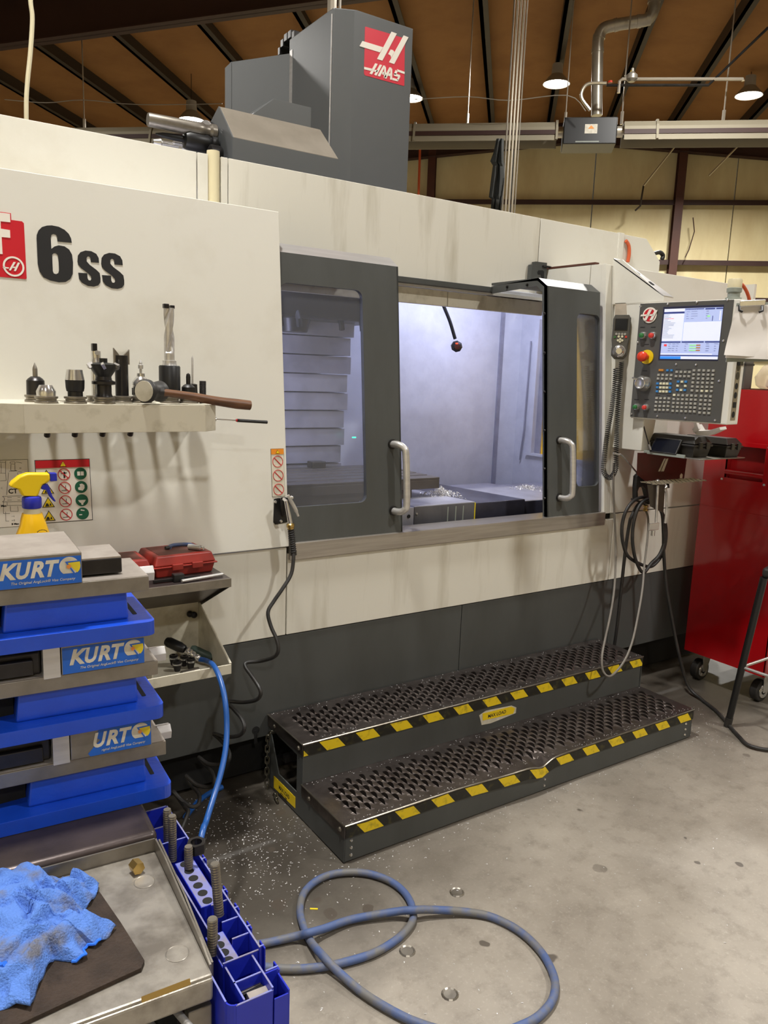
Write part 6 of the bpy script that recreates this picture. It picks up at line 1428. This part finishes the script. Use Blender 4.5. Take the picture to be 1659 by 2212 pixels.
# small bits in the drawer
for i, (px, py, lab) in enumerate(((350,2165,'round steel bar end sticking out of the cart front, left of the corner'), (410,2140,'steel tube end sticking out near the cart corner'))):
    g_ = on('y', -1.68, px, py); g_[2] = min(g_[2], .708); o = MB().cyl((g_[0], -1.685, g_[2]), (g_[0]-.012, -1.615, g_[2]-.002), .0055, n=12).build('steel_bar', M['brushed'], smooth=True); tag(o, lab, 'steel bar')
# oily mat
mp = [on('z', TT+.006, *p) for p in ((150,1905),(215,1927),(262,1995),(312,2075),(305,2092),(200,2140),(60,2205),(-60,2260),(-200,2250),(-100,1940),(60,1890))]
m = MB(); m.prism([(p[0], p[1], TT) for p in mp], (0,0,.007)); o = m.build('oily_mat', M['mat'], bevel=.002); tag(o, 'dark brown oily mat under the blue rag on the cart', 'mat')
# rag: crumpled cloth
bd = [(-120,1930),(-40,1880),(20,1882),(60,1870),(90,1876),(112,1902),(150,1898),(162,1905),(180,1885),(196,1892),(214,1905),(212,1925),(196,1952),(182,1965),(197,2000),(215,2008),(252,2002),(236,2022),(205,2044),(190,2042),(180,2050),(186,2068),(165,2078),(118,2072),(100,2095),(80,2140),(66,2180),(35,2172),(-10,2182),(-80,2160),(-140,2060)]
P = [on('z', TT+.010, *p) for p in bd]; Pc = []
for k in range(len(P)):
    for j in range(5): Pc.append(P[k]*(1-j/5)+P[(k+1) % len(P)]*(j/5))
cx = on('z', TT+.01, 60, 2010); NB = len(Pc); NR = 36; m = MB(); vs = []
for rI in range(NR+1):
    f = rI/NR
    for p in Pc:
        x, y = cx[0]+(p[0]-cx[0])*f, cx[1]+(p[1]-cx[1])*f
        e_ = min(1, (1-f)*5); n1 = noise.noise(Vector((x*26, y*26, 3))); n2 = noise.noise(Vector((x*30+n1*1.2+y*16, y*14, 7))); n3 = noise.noise(Vector((x*12+4, y*34+n1*.8-x*14, 1)))
        h = .007+(.034*(1-f**2))*(.7+.5*n1) + .013*e_*(1-min(1, (n2*2.3)**2)) + .010*e_*(1-min(1, (n3*2.0)**2))+.004*(1-e_)*(1+math.sin(x*160+y*110))
        vs.append((x, y, TT+max(.008, h)))
m.add(vs, [(a*NB+i, a*NB+(i+1) % NB, (a+1)*NB+(i+1) % NB, (a+1)*NB+i) for a in range(NR) for i in range(NB)])
rag = m.build('shop_rag', M['rag'], smooth=True); s_ = rag.modifiers.new('s', 'SOLIDIFY'); s_.thickness = .0012; tag(rag, 'crumpled blue shop rag with brown stains on the oily mat', 'rag')
hem = []
for k in range(3, 34): 
    x, y, z = vs[NR*NB+k]; hem.append((x, y, z+.001))
MB().tube([Vector(vs[NR*NB+k])+Vector((0,0,.001)) for k in range(88, 112)], .0022, 6).build('hem', M['raghem'], rag)
MB().tube([Vector(vs[int(NR*.72)*NB+k])+Vector((0,0,.001)) for k in range(140, 154)], .004, 6).build('hem', M['raghem'], rag)
# ============================================================ BLUE BIN on the cart side
bi = empty('parts_bin', 'dark blue plastic organizer rack hooked on the right side of the cart', 'organizer', W(0,-.27,.6), VA+.05)
def bb(u0_, u1_, v0, v1, z0, z1, nm='bin_wall', mt='binblue', bevel=0.0008):
    return MB().box((u0_, v0+.27, z0-.6), (u1_, v1+.27, z1-.6)).build(nm, M[mt], bi, bevel=bevel)
def wall(u0_, u1_, v0, v1, zt, nm='divider', zb=.565):
    bb(u0_, u1_, v0, v1, zb, zt, nm); bb(u0_, u1_, v0, v1, zt-.0004, zt+.0007, 'worn_edge', 'binedge', 0)
th = .0026; zb__ = .565
bb(-.034, .078, -.51, .02, zb__-.004, zb__, 'bin_floor')
wall(.045, .045+th, -.435, .02, .750, 'right_wall'); wall(-.010, -.010+th, -.43, .02, .752, 'left_wall'); wall(-.010, .047, .02-th, .02, .75, 'back_wall')
for v0 in (-.100, -.045, -.305, -.352, -.395): wall(-.008 if v0 > -.3 else .018, .045, v0, v0+th, .747)
wall(-.012, .045, -.433, -.433+th, .744)
# front pockets
wall(-.010, -.010+th, -.505, -.432, .738); wall(.033, .033+th, -.507, -.432, .740); wall(-.010, .035, -.470, -.470+th, .738)
wall(-.022, .035, -.508, -.508+th, .736, 'front_wall'); wall(-.034, -.034+th, -.495, -.33, .738, 'left_wall')
for k in range(4):
    a0_, a1_ = math.radians(180+k*22.5), math.radians(202.5+k*22.5); c_ = (-.020, -.494); R_ = .0135
    P_ = [(c_[0]+R_*math.cos(t_)*q_, c_[1]+R_*math.sin(t_)*q_, 0) for t_, q_ in ((a0_, 1), (a1_, 1), (a1_, .82), (a0_, .82))]
    MB().prism([(p_[0], p_[1]+.27, zb__-.6) for p_ in P_], (0, 0, .172)).build('rounded_wall', M['binblue'], bi)
# hole blocks
def hblock(u0_, u1_, v0, v1, z, n):
    bb(u0_, u1_, v0, v1, z-.06, z, 'hole_block'); bb(u0_+.001, u1_-.001, v0+.001, v1-.001, z-.001, z+.0004, 'worn_block_top', 'binedge')
    for k in range(n):
        v = v0+(k+.5)*(v1-v0)/n; MB().cyl(((u0_+u1_)/2-.002, v+.27, z+.0006-.6), ((u0_+u1_)/2-.002, v+.27, z+.001-.6), .0082, n=20).build('hole', M['blackmatte'], bi)
hblock(.002, .036, -.300, -.165, .746, 6); hblock(-.012, .018, -.430, -.356, .736, 4)
# outer clips along the right side, lower
for k in range(8):
    v = -.455+k*.052; bb(.0476, .066, v, v+th, .63, .722, 'clip_wall'); bb(.0655, .0655+th, v-.006, v+.014, .63, .722, 'clip_wall'); bb(.0476, .068, v, v+th, .7215, .7228, 'worn_edge', 'binedge', 0)
bb(.036, .060, -.472, -.472+th, .60, .735, 'clip_wall'); bb(.058, .058+th, -.51, -.472, .60, .728, 'clip_wall'); bb(.036, .060, -.510, -.510+th, .565, .722, 'front_tab')
# studs, nut and key stock in the bin
def stud(px, py, ztop, L, r, lab, tilt=(0,0)):
    q_ = on('z', ztop, px, py); m_ = MB(); n_ = int(L/.0022); m_.lathe([(r-(.0009 if k % 2 else 0), -L+k*L/n_) for k in range(n_)]+[(r*.85, 0), (0, .0)], n=14)
    o_ = m_.build('threaded_stud', M['machined']); o_.location = q_; o_.rotation_euler = (tilt[0], tilt[1], 0); tag(o_, lab, 'stud', 'threaded studs standing in the blue organizer')
stud(361, 1748, .800, .075, .0078, 'threaded stud furthest back in the blue organizer')
stud(372, 1762, .806, .09, .0078, 'threaded stud second from the back in the blue organizer')
stud(407, 1828, .790, .05, .0078, 'short threaded stud beside the large nut')
stud(464, 1865, .832, .092, .0082, 'tallest threaded stud, leaning in a hole block of the organizer', (-.05, -.06))
stud(459, 1984, .796, .06, .0082, 'threaded stud nearest the camera in the blue organizer')
q_ = on('z', .785, 424, 1818); e = empty('hex_nut', 'dark hex nut standing in the organizer next to the short stud', 'nut', tuple(q_)); 
m = MB(); N = 24; vs = []
for z in (-.018, 0):
    for i in range(N): a = math.tau*i/N; R = .0175/max(math.cos((a % (math.pi/3))-math.pi/6), .1)*math.cos(math.pi/6); vs.append((math.cos(a)*R, math.sin(a)*R, z))
    for i in range(N): a = math.tau*i/N; vs.append((math.cos(a)*.010, math.sin(a)*.010, z))
m.add(vs, [(i, (i+1) % N, 2*N+(i+1) % N, 2*N+i) for i in range(N)]+[(N+(i+1) % N, N+i, 3*N+i, 3*N+(i+1) % N) for i in range(N)]+[(2*N+i, 2*N+(i+1) % N, 3*N+(i+1) % N, 3*N+i) for i in range(N)])
m.build('nut_body', M['darksteel'], e)
for i, (u_, v_, w, l, z, lab, mt) in enumerate(((.014,-.505,.030,.022,.728,'bright rectangular steel block in the front pocket of the organizer','groundtop'), (.006,-.480,.036,.005,.724,'dark flat key stock lying behind the bright block','darksteel'), (.006,-.473,.036,.004,.722,'second thin dark bar in the front pocket of the organizer','machined'))):
    o = MB().box((-w/2, -l/2, -.12 if i == 0 else -.12), (w/2, l/2, 0)).build('steel_block', M[mt], bevel=.0008); o.location = W(u_+w/2, v_+l/2, z); o.rotation_euler = (0,0,VA+.06*i); tag(o, lab, 'steel block')
# ============================================================ FLOOR HOSE
def fl(L): return [np.array([*(on('z', z, px, py)[:2]), z]) for px, py, z in L]
HR = .0115; g0 = HR+.001
path = fl([(430,2056,g0),(500,2048,g0),(570,2038,g0),(640,2022,g0+.006),(668,2015,g0+.023),(700,2006,g0+.012),(760,1986,g0+.004),(850,1970,g0+.012),(890,1966,g0+.023),(930,1965,g0+.016),(1000,1969,g0+.004),(1060,1980,g0),(1120,2010,g0),(1168,2055,g0),(1195,2105,g0),(1198,2145,g0),(1180,2180,g0),(1140,2210,g0),(1060,2236,g0),(980,2232,g0),(900,2209,g0),(840,2180,g0),(780,2142,g0),(725,2094,g0+.008),(700,2068,g0+.018),(672,2035,g0+.004),(655,2000,g0),(648,1965,g0),(656,1930,g0),(680,1905,g0),(715,1889,g0),(760,1884,g0),(800,1888,g0),(840,1902,g0),(870,1924,g0),(888,1952,g0),(892,1985,g0),(876,2012,g0),(845,2038,g0),(800,2062,g0),(740,2080,g0),(700,2088,g0-.004+.004),(650,2093,g0),(600,2092,g0),(540,2084,g0),(470,2070,g0)])
tag(MB().tube(spline(path, 8), HR, 14).build('floor_hose', M['hose'], smooth=True), 'dusty blue-grey hose lying in two overlapping loops on the concrete floor', 'hose')
# small yellow scrap and puck on the floor
q_ = on('z', 0, 678, 1964); o = MB().box((-.012,-.003,0), (.012,.003,.002)).build('paper_scrap', M['label_yellow']); o.location = q_; o.rotation_euler = (0,0,-.6); tag(o, 'tiny yellow scrap on the floor inside the hose loop', 'scrap')
# ============================================================ RIGHT SIDE
# blow gun with hose coil hanging below the pendant
rg2 = empty('blow_gun', 'black blow gun with a thin silver nozzle hanging below the control pendant', 'air gun', tuple(on('y', -.12, 1388, 1055))); invr = Matrix.Translation(-Vector(rg2.location))
def gr_(o): o.matrix_parent_inverse = invr; return o
YG = -.13; oy = lambda *p: on('y', YG, *p)
gr_(MB().tube(spline([oy(1325,979), oy(1336,982), oy(1345,985), oy(1378,1024)], 4), .0042, 8).build('nozzle', M['chrome'], rg2, smooth=True))
fg = FR((0, YG+.012, 0), (1,0,0), (0,0,1))
gr_(decal(fg, [(1368,1028),(1376,1020),(1390,1022),(1399,1040),(1400,1060),(1403,1082),(1393,1088),(1390,1070),(1386,1054),(1380,1048),(1372,1052),(1369,1060),(1370,1078),(1366,1079),(1366,1052)], 'gun_body', M['rubber'], rg2, th=.024))
gr_(decal(fg, [(1378,1020),(1384,1018),(1399,1028),(1398,1032),(1384,1024)], 'lever', M['darksteel'], rg2, th=.014, w=.004))
gr_(MB().tube([oy(1364,1078), oy(1380,1083), oy(1393,1090)], .005, 6).build('guard', M['rubber'], rg2))
gr_(MB().lathe([(.008,0),(.012,.004),(.012,.012),(.008,.014),(.008,.020),(.013,.022),(.013,.03),(.009,.034)], oy(1395,1090), (0.05,0,-1), 10).build('fitting', M['brass'], rg2))
thin = [oy(1395,1104)]+[on('y', y, *p) for p, y in (((1400,1120),-.15),((1399,1160),-.17),((1392,1220),-.2),((1388,1270),-.25),((1378,1330),-.31),((1366,1385),-.35),((1350,1425),-.37),((1330,1452),-.37),((1315,1461),-.37),((1303,1450),-.35),((1300,1425),-.33),((1304,1395),-.30),((1318,1330),-.22),((1327,1270),-.15),((1330,1200),-.10),((1328,1130),-.07),((1325,1060),-.05),((1326,1000),-.03))]
gr_(MB().tube(spline(thin, 7), .0052, 8).build('thin_air_line', M['greyline'], rg2, smooth=True))
bk = []
def ell(cx_, cy_, rx_, ry_, a0, a1, n_, y):
    for k in range(n_): a = math.radians(a0+(a1-a0)*k/(n_-1)); bk.append(on('y', y, cx_+rx_*math.cos(a), cy_-ry_*math.sin(a)))
for p, y in (((1322,1425),-.04),((1332,1360),-.06),((1342,1270),-.08),((1352,1180),-.10),((1360,1130),-.11)): bk.append(on('y', y, *p))
ell(1399,1152,40,72, 150, -90, 9, -.12); ell(1390,1148,47,74, 230, -70, 12, -.145); ell(1402,1160,36,82, 250, 40, 8, -.16)
bk = bk[:]
for p, y in (((1433,1150),-.15),((1434,1200),-.14),((1440,1270),-.15),((1452,1340),-.18),((1466,1410),-.22),((1486,1480),-.27),((1512,1535),-.36),((1545,1578),-.5),((1590,1606),-.7)): bk.append(on('y', y, *p))
bk += [np.array([*on('z', .012, 1625, 1613)[:2], .012]), np.array([*on('z', .010, 1700, 1622)[:2], .010]), np.array([3.7,-1.08,.010]), np.array([4.1,-1.15,.010]), np.array([4.6,-.95,.010])]
for i in range(len(bk)): bk[i] = np.array([bk[i][0], bk[i][1], max(bk[i][2], .011)])
tag(MB().tube(spline(bk, 6), .0085, 10).build('black_air_hose', M['rubber'], smooth=True), 'black air hose coiled in loops under the pendant and trailing over the floor', 'hose')
# expanded metal shelf with mallet, wrench and breaker bar
xs_ = 3.20; zsh = 1.153
sh = empty('wire_shelf', 'thin expanded metal shelf seen edge on below the pendant', 'shelf', (3.3, -.2, zsh)); 
m = MB(); y0s, y1s, x0s, x1s = -.305, -.21, 3.06, 3.47; nx, ny = 13, 3
for i in range(nx):
    for j in range(ny):
        xa_, xb_ = x0s+(x1s-x0s)*i/nx, x0s+(x1s-x0s)*(i+1)/nx; ya_, yb = y0s+(y1s-y0s)*j/ny, y0s+(y1s-y0s)*(j+1)/ny; xm_, ym = (xa_+xb_)/2, (ya_+yb)/2
        for a, b2 in (((xa_,ym),(xm_,yb)),((xm_,yb),(xb_,ym)),((xb_,ym),(xm_,ya_)),((xm_,ya_),(xa_,ym))): m.cyl((a[0]-3.3, a[1]+.2, .0), (b2[0]-3.3, b2[1]+.2, .0015), .0022, n=4, caps=False)
m.build('mesh', M['machined'], sh)
o = decal(FR((0, -.205, 0), (1,0,0), (0,0,1)), [(1398,1047),(1436,1046),(1432,1108),(1404,1094)], 'bracket', M['table'], sh, th=.003); o.matrix_parent_inverse = Matrix.Translation(-Vector((3.3, -.2, zsh)))
def fz(L, y, name, lab, cat, parts):
    e_ = empty(name, lab, cat, tuple(on('y', y, *L))); return e_
mt_ = empty('ball_lever', 'chrome bar with a round ball end hanging through the metal shelf', 'lever bar', tuple(on('y', -.22, 1422, 1041))); iv = Matrix.Translation(-Vector(mt_.location))
for o in (MB().sphere(on('y', -.22, 1421, 1041), .0135, 14, 10).build('ball', M['chrome'], mt_, smooth=True), MB().cyl(on('y', -.22, 1421, 1048), on('y', -.22, 1417, 1128), .0065, n=12).build('bar', M['brushed'], mt_, smooth=True),
          MB().box(*[on('y', y_, *p) for p, y_ in (((1403,1147),-.232),((1421,1128),-.222))]).build('swivel_head', M['chrome'], mt_, bevel=.003), MB().cyl(on('y', -.222, 1411, 1146), on('y', -.222, 1410, 1157), .010, n=14).build('square_drive', M['chrome'], mt_, smooth=True)): o.matrix_parent_inverse = iv
wr = empty('wrench', 'chrome box end wrench hanging from the metal shelf beside the ball-ended bar', 'wrench', tuple(on('y', -.24, 1440, 1050))); iv2 = Matrix.Translation(-Vector(wr.location))
P = [on('y', -.24, *p) for p in ((1443,1046),(1437,1058),(1440,1066),(1440,1100),(1437,1130))]
o = MB().tube(spline(P, 3), .0065, 8).build('shaft', M['brushed'], wr, smooth=True); o.matrix_parent_inverse = iv2
o = MB().lathe([(.006,-.006),(.012,-.006),(.012,.006),(.006,.006)], on('y', -.24, 1443, 1049), (.5,-.8,.2), 14).build('ring_end', M['darksteel'], wr, smooth=True); o.matrix_parent_inverse = iv2
# maroon backing plate with a slanted emblem
fm = FR((0, -.165, 0), (1,0,0), (0,0,1))
mpz = empty('maroon_plate', 'dark maroon plate with two slanted pale strokes under the pendant tray', 'plate', tuple(on('y', -.165, 1430, 1000))); iv3 = Matrix.Translation(-Vector(mpz.location))
for o in (decal(fm, [(1377,978),(1484,978),(1476,1036),(1400,1045),(1375,1025)], 'plate', M['maroon'], mpz, th=.004), decals(fm, [[(1426,1018),(1432,1018),(1442,990),(1437,991)], [(1420,1018),(1424,1018),(1436,990),(1433,990)]], 'emblem_stroke', M['label_white'], mpz, w=.0042), decal(fm, [(1467,1033),(1472,1033),(1473,1025),(1470,1022),(1467,1026)], 'hang_slot', M['label_white'], mpz, w=.0042)): o.matrix_parent_inverse = iv3
# tray under the pendant with two black cases, phone, papers
tyb = empty('pendant_tray', 'narrow grey tray below the pendant carrying two black cases and a phone', 'tray', (3.3, -.3, 1.285))
MB().box((-.14,-.16,-.004), (.21,.15,0)).build('tray_plate', M['machined'], tyb, bevel=.001); MB().box((-.145,-.08,-.004), (-.138,.15,.012)).build('tray_lip', M['beacon'], tyb, bevel=.001)
def bcase(lab, x, y, rz, L, D, H):
    e_ = empty('black_case', lab, 'tool case', (x, y, 1.2855), rz, group='black plastic cases on the pendant tray')
    MB().hexa([(.01,.01,0),(L-.01,.01,0),(L-.01,D-.01,0),(.01,D-.01,0),(0,0,H*.55),(L,0,H*.55),(L,D,H*.55),(0,D,H*.55)]).build('case_bottom', M['toolbox'], e_, bevel=.003)
    MB().box((-.006,-.006,H*.52), (L+.006,D+.006,H*.62)).build('rim', M['toolbox'], e_, bevel=.003)
    MB().hexa([(-.004,-.004,H*.66),(L+.004,-.004,H*.66),(L+.004,D+.004,H*.66),(-.004,D+.004,H*.66),(.02,.02,H),(L-.02,.02,H),(L-.02,D-.02,H),(.02,D-.02,H)]).build('case_lid', M['toolbox'], e_, bevel=.003)
    for x_ in (L*.3, L*.7): MB().box((x_-.012,-.012,H*.4), (x_+.012,-.004,H*.75)).build('latch', M['toolbox'], e_, bevel=.002)
    return e_
q_ = on('z', 1.2855, 1490, 974); bcase('larger black plastic case on the tray under the pendant', 3.19, -.40, math.radians(-2), .125, .27, .095)
bcase('smaller black plastic case to the right of the larger one on the tray', 3.375, -.445, math.radians(-2), .115, .26, .090)
ph = empty('smartphone', 'smartphone in a rugged black case leaning against the black case under the pendant', 'phone', (3.155, -.26, 1.292)); ph.rotation_euler = (0, math.radians(-62), 0)
MB().box((0,-.075,-.006), (.078,.075,.006)).build('phone_case', M['rubber'], ph, bevel=.004, seg=3); MB().box((.005,-.070,.006), (.073,.070,.0068)).build('phone_screen', mat('phone_glass', (14,16,26), .12), ph, bevel=.001)
pb_ = empty('probe_pen', 'thin metal scriber leaning on the left end of the pendant tray', 'scriber', tuple(on('y', -.17, 1400, 970))); ivp = Matrix.Translation(-Vector(pb_.location))
for o in (MB().cyl(on('x', 3.14, 1388, 912), on('x', 3.14, 1402, 962), .0028, n=8).build('shaft', M['darksteel'], pb_), MB().cyl(on('x', 3.14, 1402, 960), on('x', 3.14, 1406, 972), .0045, n=8).build('tip_collar', M['chrome'], pb_)): o.matrix_parent_inverse = ivp
P4 = [on('x', 3.30, *p) for p in ((1495,928),(1502,918),(1510,931),(1530,930),(1554,923),(1556,929),(1530,941),(1505,940))]
m = MB(); m.prism([tuple(p) for p in P4], (.05,0,.004)); o = m.build('plastic_wrapper', M['paper'], bevel=.004, seg=2); tag(o, 'crumpled white and purple wrapper lying on the black cases', 'wrapper')
P4 = [on('x', 3.29, *p) for p in ((1497,912),(1504,911),(1509,926),(1502,934),(1496,934),(1501,924))]
m = MB(); m.prism([tuple(p) for p in P4], (.02,0,0)); o2 = m.build('wrapper_twist', M['paper'], o, bevel=.003)
# ============================================================ RED CABINET
CX, CY0, CY1, CZ0, CZ1 = 3.72, -.105, -.572, .168, 1.604
rc = empty('tool_cabinet', 'tall glossy red rolling tool cabinet right of the machine', 'cabinet', (CX+.35, (CY0+CY1)/2, 0)); ivc = Matrix.Translation(-Vector(rc.location))
def cc_(o): o.matrix_parent_inverse = ivc; return o
fcb = FR((CX, CY0, 0), (0,-1,0), (0,0,1)); CW = CY0-CY1
m = MB(); a_, b_, c_, d_ = .125, .335, 1.150, 1.318
for u0_, u1_, z0, z1 in ((0, a_, CZ0, CZ1), (b_, CW, CZ0, CZ1), (a_, b_, CZ0, c_), (a_, b_, d_, CZ1)):
    m.prism([fcb.p(u0_, z0, -.012), fcb.p(u1_, z0, -.012), fcb.p(u1_, z1, -.012), fcb.p(u0_, z1, -.012)], fcb.n*.012)
cc_(m.build('side_panel', M['cabinet'], rc))
cc_(MB().prism([fcb.p(a_-.01, c_-.01, -.05), fcb.p(b_+.01, c_-.01, -.05), fcb.p(b_+.01, d_+.01, -.05), fcb.p(a_-.01, d_+.01, -.05)], fcb.n*.004).build('recess_back', M['cabinetdark'], rc))
for q4 in (((a_,c_),(a_,d_)), ((b_,c_),(b_,d_))): cc_(MB().prism([fcb.p(q4[0][0], q4[0][1], 0), fcb.p(q4[1][0], q4[1][1], 0), fcb.p(q4[1][0], q4[1][1], -.05), fcb.p(q4[0][0], q4[0][1], -.05)], (0,.002,0)).build('recess_side', M['cabinet'], rc))
cc_(MB().prism([fcb.p(a_,d_,0), fcb.p(b_,d_,0), fcb.p(b_,d_,-.05), fcb.p(a_,d_,-.05)], (0,0,.002)).build('recess_side', M['cabinetdark'], rc))
m = MB(); e_ = .022
for u0_, u1_, z0, z1 in ((a_-e_, a_, c_-e_, d_+e_), (b_, b_+e_, c_-e_, d_+e_), (a_, b_, c_-e_, c_), (a_, b_, d_, d_+e_)): m.prism([fcb.p(u0_, z0, 0), fcb.p(u1_, z0, 0), fcb.p(u1_, z1, 0), fcb.p(u0_, z1, 0)], fcb.n*.003)
cc_(m.build('handle_bezel', M['cabinet'], rc, bevel=.001))
cc_(MB().cyl(fcb.p(a_, c_+.03, -.008), fcb.p(b_, c_+.03, -.008), .014, n=16).build('grab_bar', M['cabinet'], rc, smooth=True))
for u, v in ((a_-.012, c_-.010), (b_+.010, c_-.010), (b_+.012, d_+.006), (a_-.012, d_+.006)): cc_(MB().lathe([(.007,0),(.005,.003),(0,.0035)], fcb.p(u, v, .003), fcb.n, 10).build('rivet', M['chrome'], rc, smooth=True))
cc_(MB().box((CX-.004, CY1, .978), (CX+.002, CY0, .986)).build('trim_seam', M['cabinet'], rc, bevel=.001))
cc_(MB().box((CX+.012, CY1, CZ0), (CX+.9, CY0, CZ0+.01)).build('bottom_panel', M['cabinetdark'], rc))
cc_(MB().box((CX, CY1, CZ1-.004), (CX+.9, CY0, CZ1)).build('top_panel', M['cabinet'], rc, bevel=.002))
cc_(MB().box((CX+.012, CY0-.01, CZ0), (CX+.9, CY0, CZ1-.004)).build('rear_panel', M['cabinet'], rc))
cc_(MB().box((CX, CY1-.002, CZ0), (CX+.03, CY1+.01, CZ1-.004)).build('corner_post', M['cabinet'], rc, bevel=.003))
zd = CZ0+.03
for hgt in (.26, .26, .2, .16, .16, .14, .14):
    cc_(MB().box((CX+.034, CY1-.004, zd), (CX+.88, CY1+.02, zd+hgt-.006)).build('drawer', M['cabinet'], rc, bevel=.003)); cc_(MB().box((CX+.04, CY1-.016, zd+hgt-.03), (CX+.87, CY1-.004, zd+hgt-.012)).build('drawer_pull', M['chrome'], rc, bevel=.003)); zd += hgt
m = MB(); m.box((CX+.03, CY1+.02, CZ0+.01), (CX+.88, CY0-.02, CZ0+.03)); cc_(m.build('frame', M['cabinetdark'], rc))
for (px, py), yy in (((1640,1508), None), ((1512,1462), None)):
    w_ = on('z', 0, px, py); cx_, cy_ = w_[0]-.03, w_[1]-.01
    cs_ = cc_(MB().cyl((cx_, cy_-.022, .058), (cx_, cy_+.022, .058), .058, n=28).build('caster', M['rubber'], rc, bevel=.006, smooth=True))
    o = MB().lathe([(.0,0),(.02,.0),(.022,.004),(.036,.004),(.038,.0)], (cx_, cy_-.024, .058), (0,-1,0), 24).build('wheel_hub', M['chrome'], cs_, smooth=True)
    for k in range(5): a = k*math.tau/5; MB().box((-.004,-.003,.018), (.004,.0,.037)).build('hub_spoke', M['chrome'], cs_).matrix_basis = Matrix.Translation((cx_, cy_-.026, .058)) @ Matrix.Rotation(a, 4, 'Y')
    o = MB().hexa([(cx_-.012,cy_-.030,.05),(cx_+.02,cy_-.030,.05),(cx_+.02,cy_-.027,.05),(cx_-.012,cy_-.027,.05),(cx_-.02,cy_-.034,.16),(cx_+.06,cy_-.034,.16),(cx_+.06,cy_-.027,.16),(cx_-.02,cy_-.027,.16)]).build('caster_fork', M['chrome'], cs_, bevel=.001)
    MB().box((cx_-.02,cy_-.034,.155), (cx_+.06,cy_+.034,.17)).build('caster_plate', M['machined'], cs_)
# things on the cabinet top
bg = on('y', -.30, 1650, 800)
m = MB(); b0 = np.array([CX+.22, -.36, CZ1+.001]); m.lathe([(.10,0),(.13,.02),(.14,.07),(.11,.12),(.05,.155),(.02,.17),(.035,.20)], b0, n=20)
vv = []
for v in m.v:
    n_ = noise.noise(Vector(v)*14)*.018; vv.append((v[0]+n_, v[1]+n_*.7, v[2]+(n_*.6 if v[2] > CZ1+.02 else 0)))
m.v = vv; e = empty('plastic_bag', 'clear crumpled plastic bag of small parts on top of the red cabinet', 'bag', tuple(b0)); o = m.build('bag_film', M['plastic_clear'], e, smooth=True); o.matrix_parent_inverse = Matrix.Translation(-Vector(b0))
MB().lathe([(.06,.005),(.085,.02),(.08,.05),(.03,.07),(0,.07)], n=16).build('bag_contents', M['cream'], e, smooth=True)
o = MB().box((CX+.03,-.26,CZ1+.001), (CX+.10,-.16,CZ1+.17)).build('grey_box', M['pface'], bevel=.004); tag(o, 'dark grey box on the cabinet top just right of the pendant side', 'box')
MB().box((CX+.028,-.262,CZ1+.12), (CX+.102,-.158,CZ1+.13)).build('box_band', M['black'], o)
o = MB().box((CX+.12,-.50,CZ1+.001), (CX+.42,-.12,CZ1+.006)).build('cardboard_sheet', M['wood']); tag(o, 'flat brown cardboard sheet under the plastic bag on the cabinet', 'cardboard')
# ============================================================ STOOL
f0 = np.array([3.377, -.614, .004]); tp = on('y', -.72, 1651, 1243)
RH = np.array([math.cos(YAW), -math.sin(YAW)]); FH = np.array([math.sin(YAW), math.cos(YAW)])
d1, d2_ = RH*math.cos(math.radians(50))+FH*math.sin(math.radians(50)), RH*math.cos(math.radians(-40))+FH*math.sin(math.radians(-40))
c2 = tp[:2]+(d1+d2_)*.17; ctr = np.array([c2[0], c2[1], 0])
so = empty('shop_stool', 'black metal stool at the right edge in front of the red cabinet', 'stool', (ctr[0], ctr[1], 0)); ivs = Matrix.Translation(-Vector(so.location))
def ss(o): o.matrix_parent_inverse = ivs; return o
seat_z = tp[2]+.01; dtop = np.array([tp[0], tp[1]])-ctr[:2]; dbot = f0[:2]-ctr[:2]; ft = []
for k in range(4):
    a = k*math.pi/2; R2 = np.array([[math.cos(a), -math.sin(a)], [math.sin(a), math.cos(a)]]); t_ = ctr[:2]+R2@dtop; b_ = ctr[:2]+R2@dbot
    T3, B3 = np.array([*t_, seat_z-.02]), np.array([*b_, .02]); ft.append((B3, T3))
    lg = ss(MB().cyl(B3, T3, .0155, .0165, 14).build('leg', M['black'], so, smooth=True)); d_ = (B3-T3)/np.linalg.norm(B3-T3)
    MB().cyl(B3+d_*.019, B3-d_*.03, .0175, n=14).build('rubber_foot', M['rubber'], lg, smooth=True)
for k in range(4):
    a_, b_ = ft[k], ft[(k+1) % 4]; p_ = lambda L, f: L[0]+(L[1]-L[0])*f
    ss(MB().cyl(p_(a_, .40), p_(b_, .40), .007, n=10).build('footrest_bar', M['brushed'] if k in (0, 3) else M['black'], so, smooth=True))
Q = [ctr[:2]+np.array(q) for q in (-(d1+d2_)*.18, (d2_-d1)*.18, (d1+d2_)*.18, (d1-d2_)*.18)]
ss(MB().prism([(q[0], q[1], seat_z-.02) for q in Q], (0,0,.045)).build('seat', M['rubber'], so, bevel=.012, smooth=True))
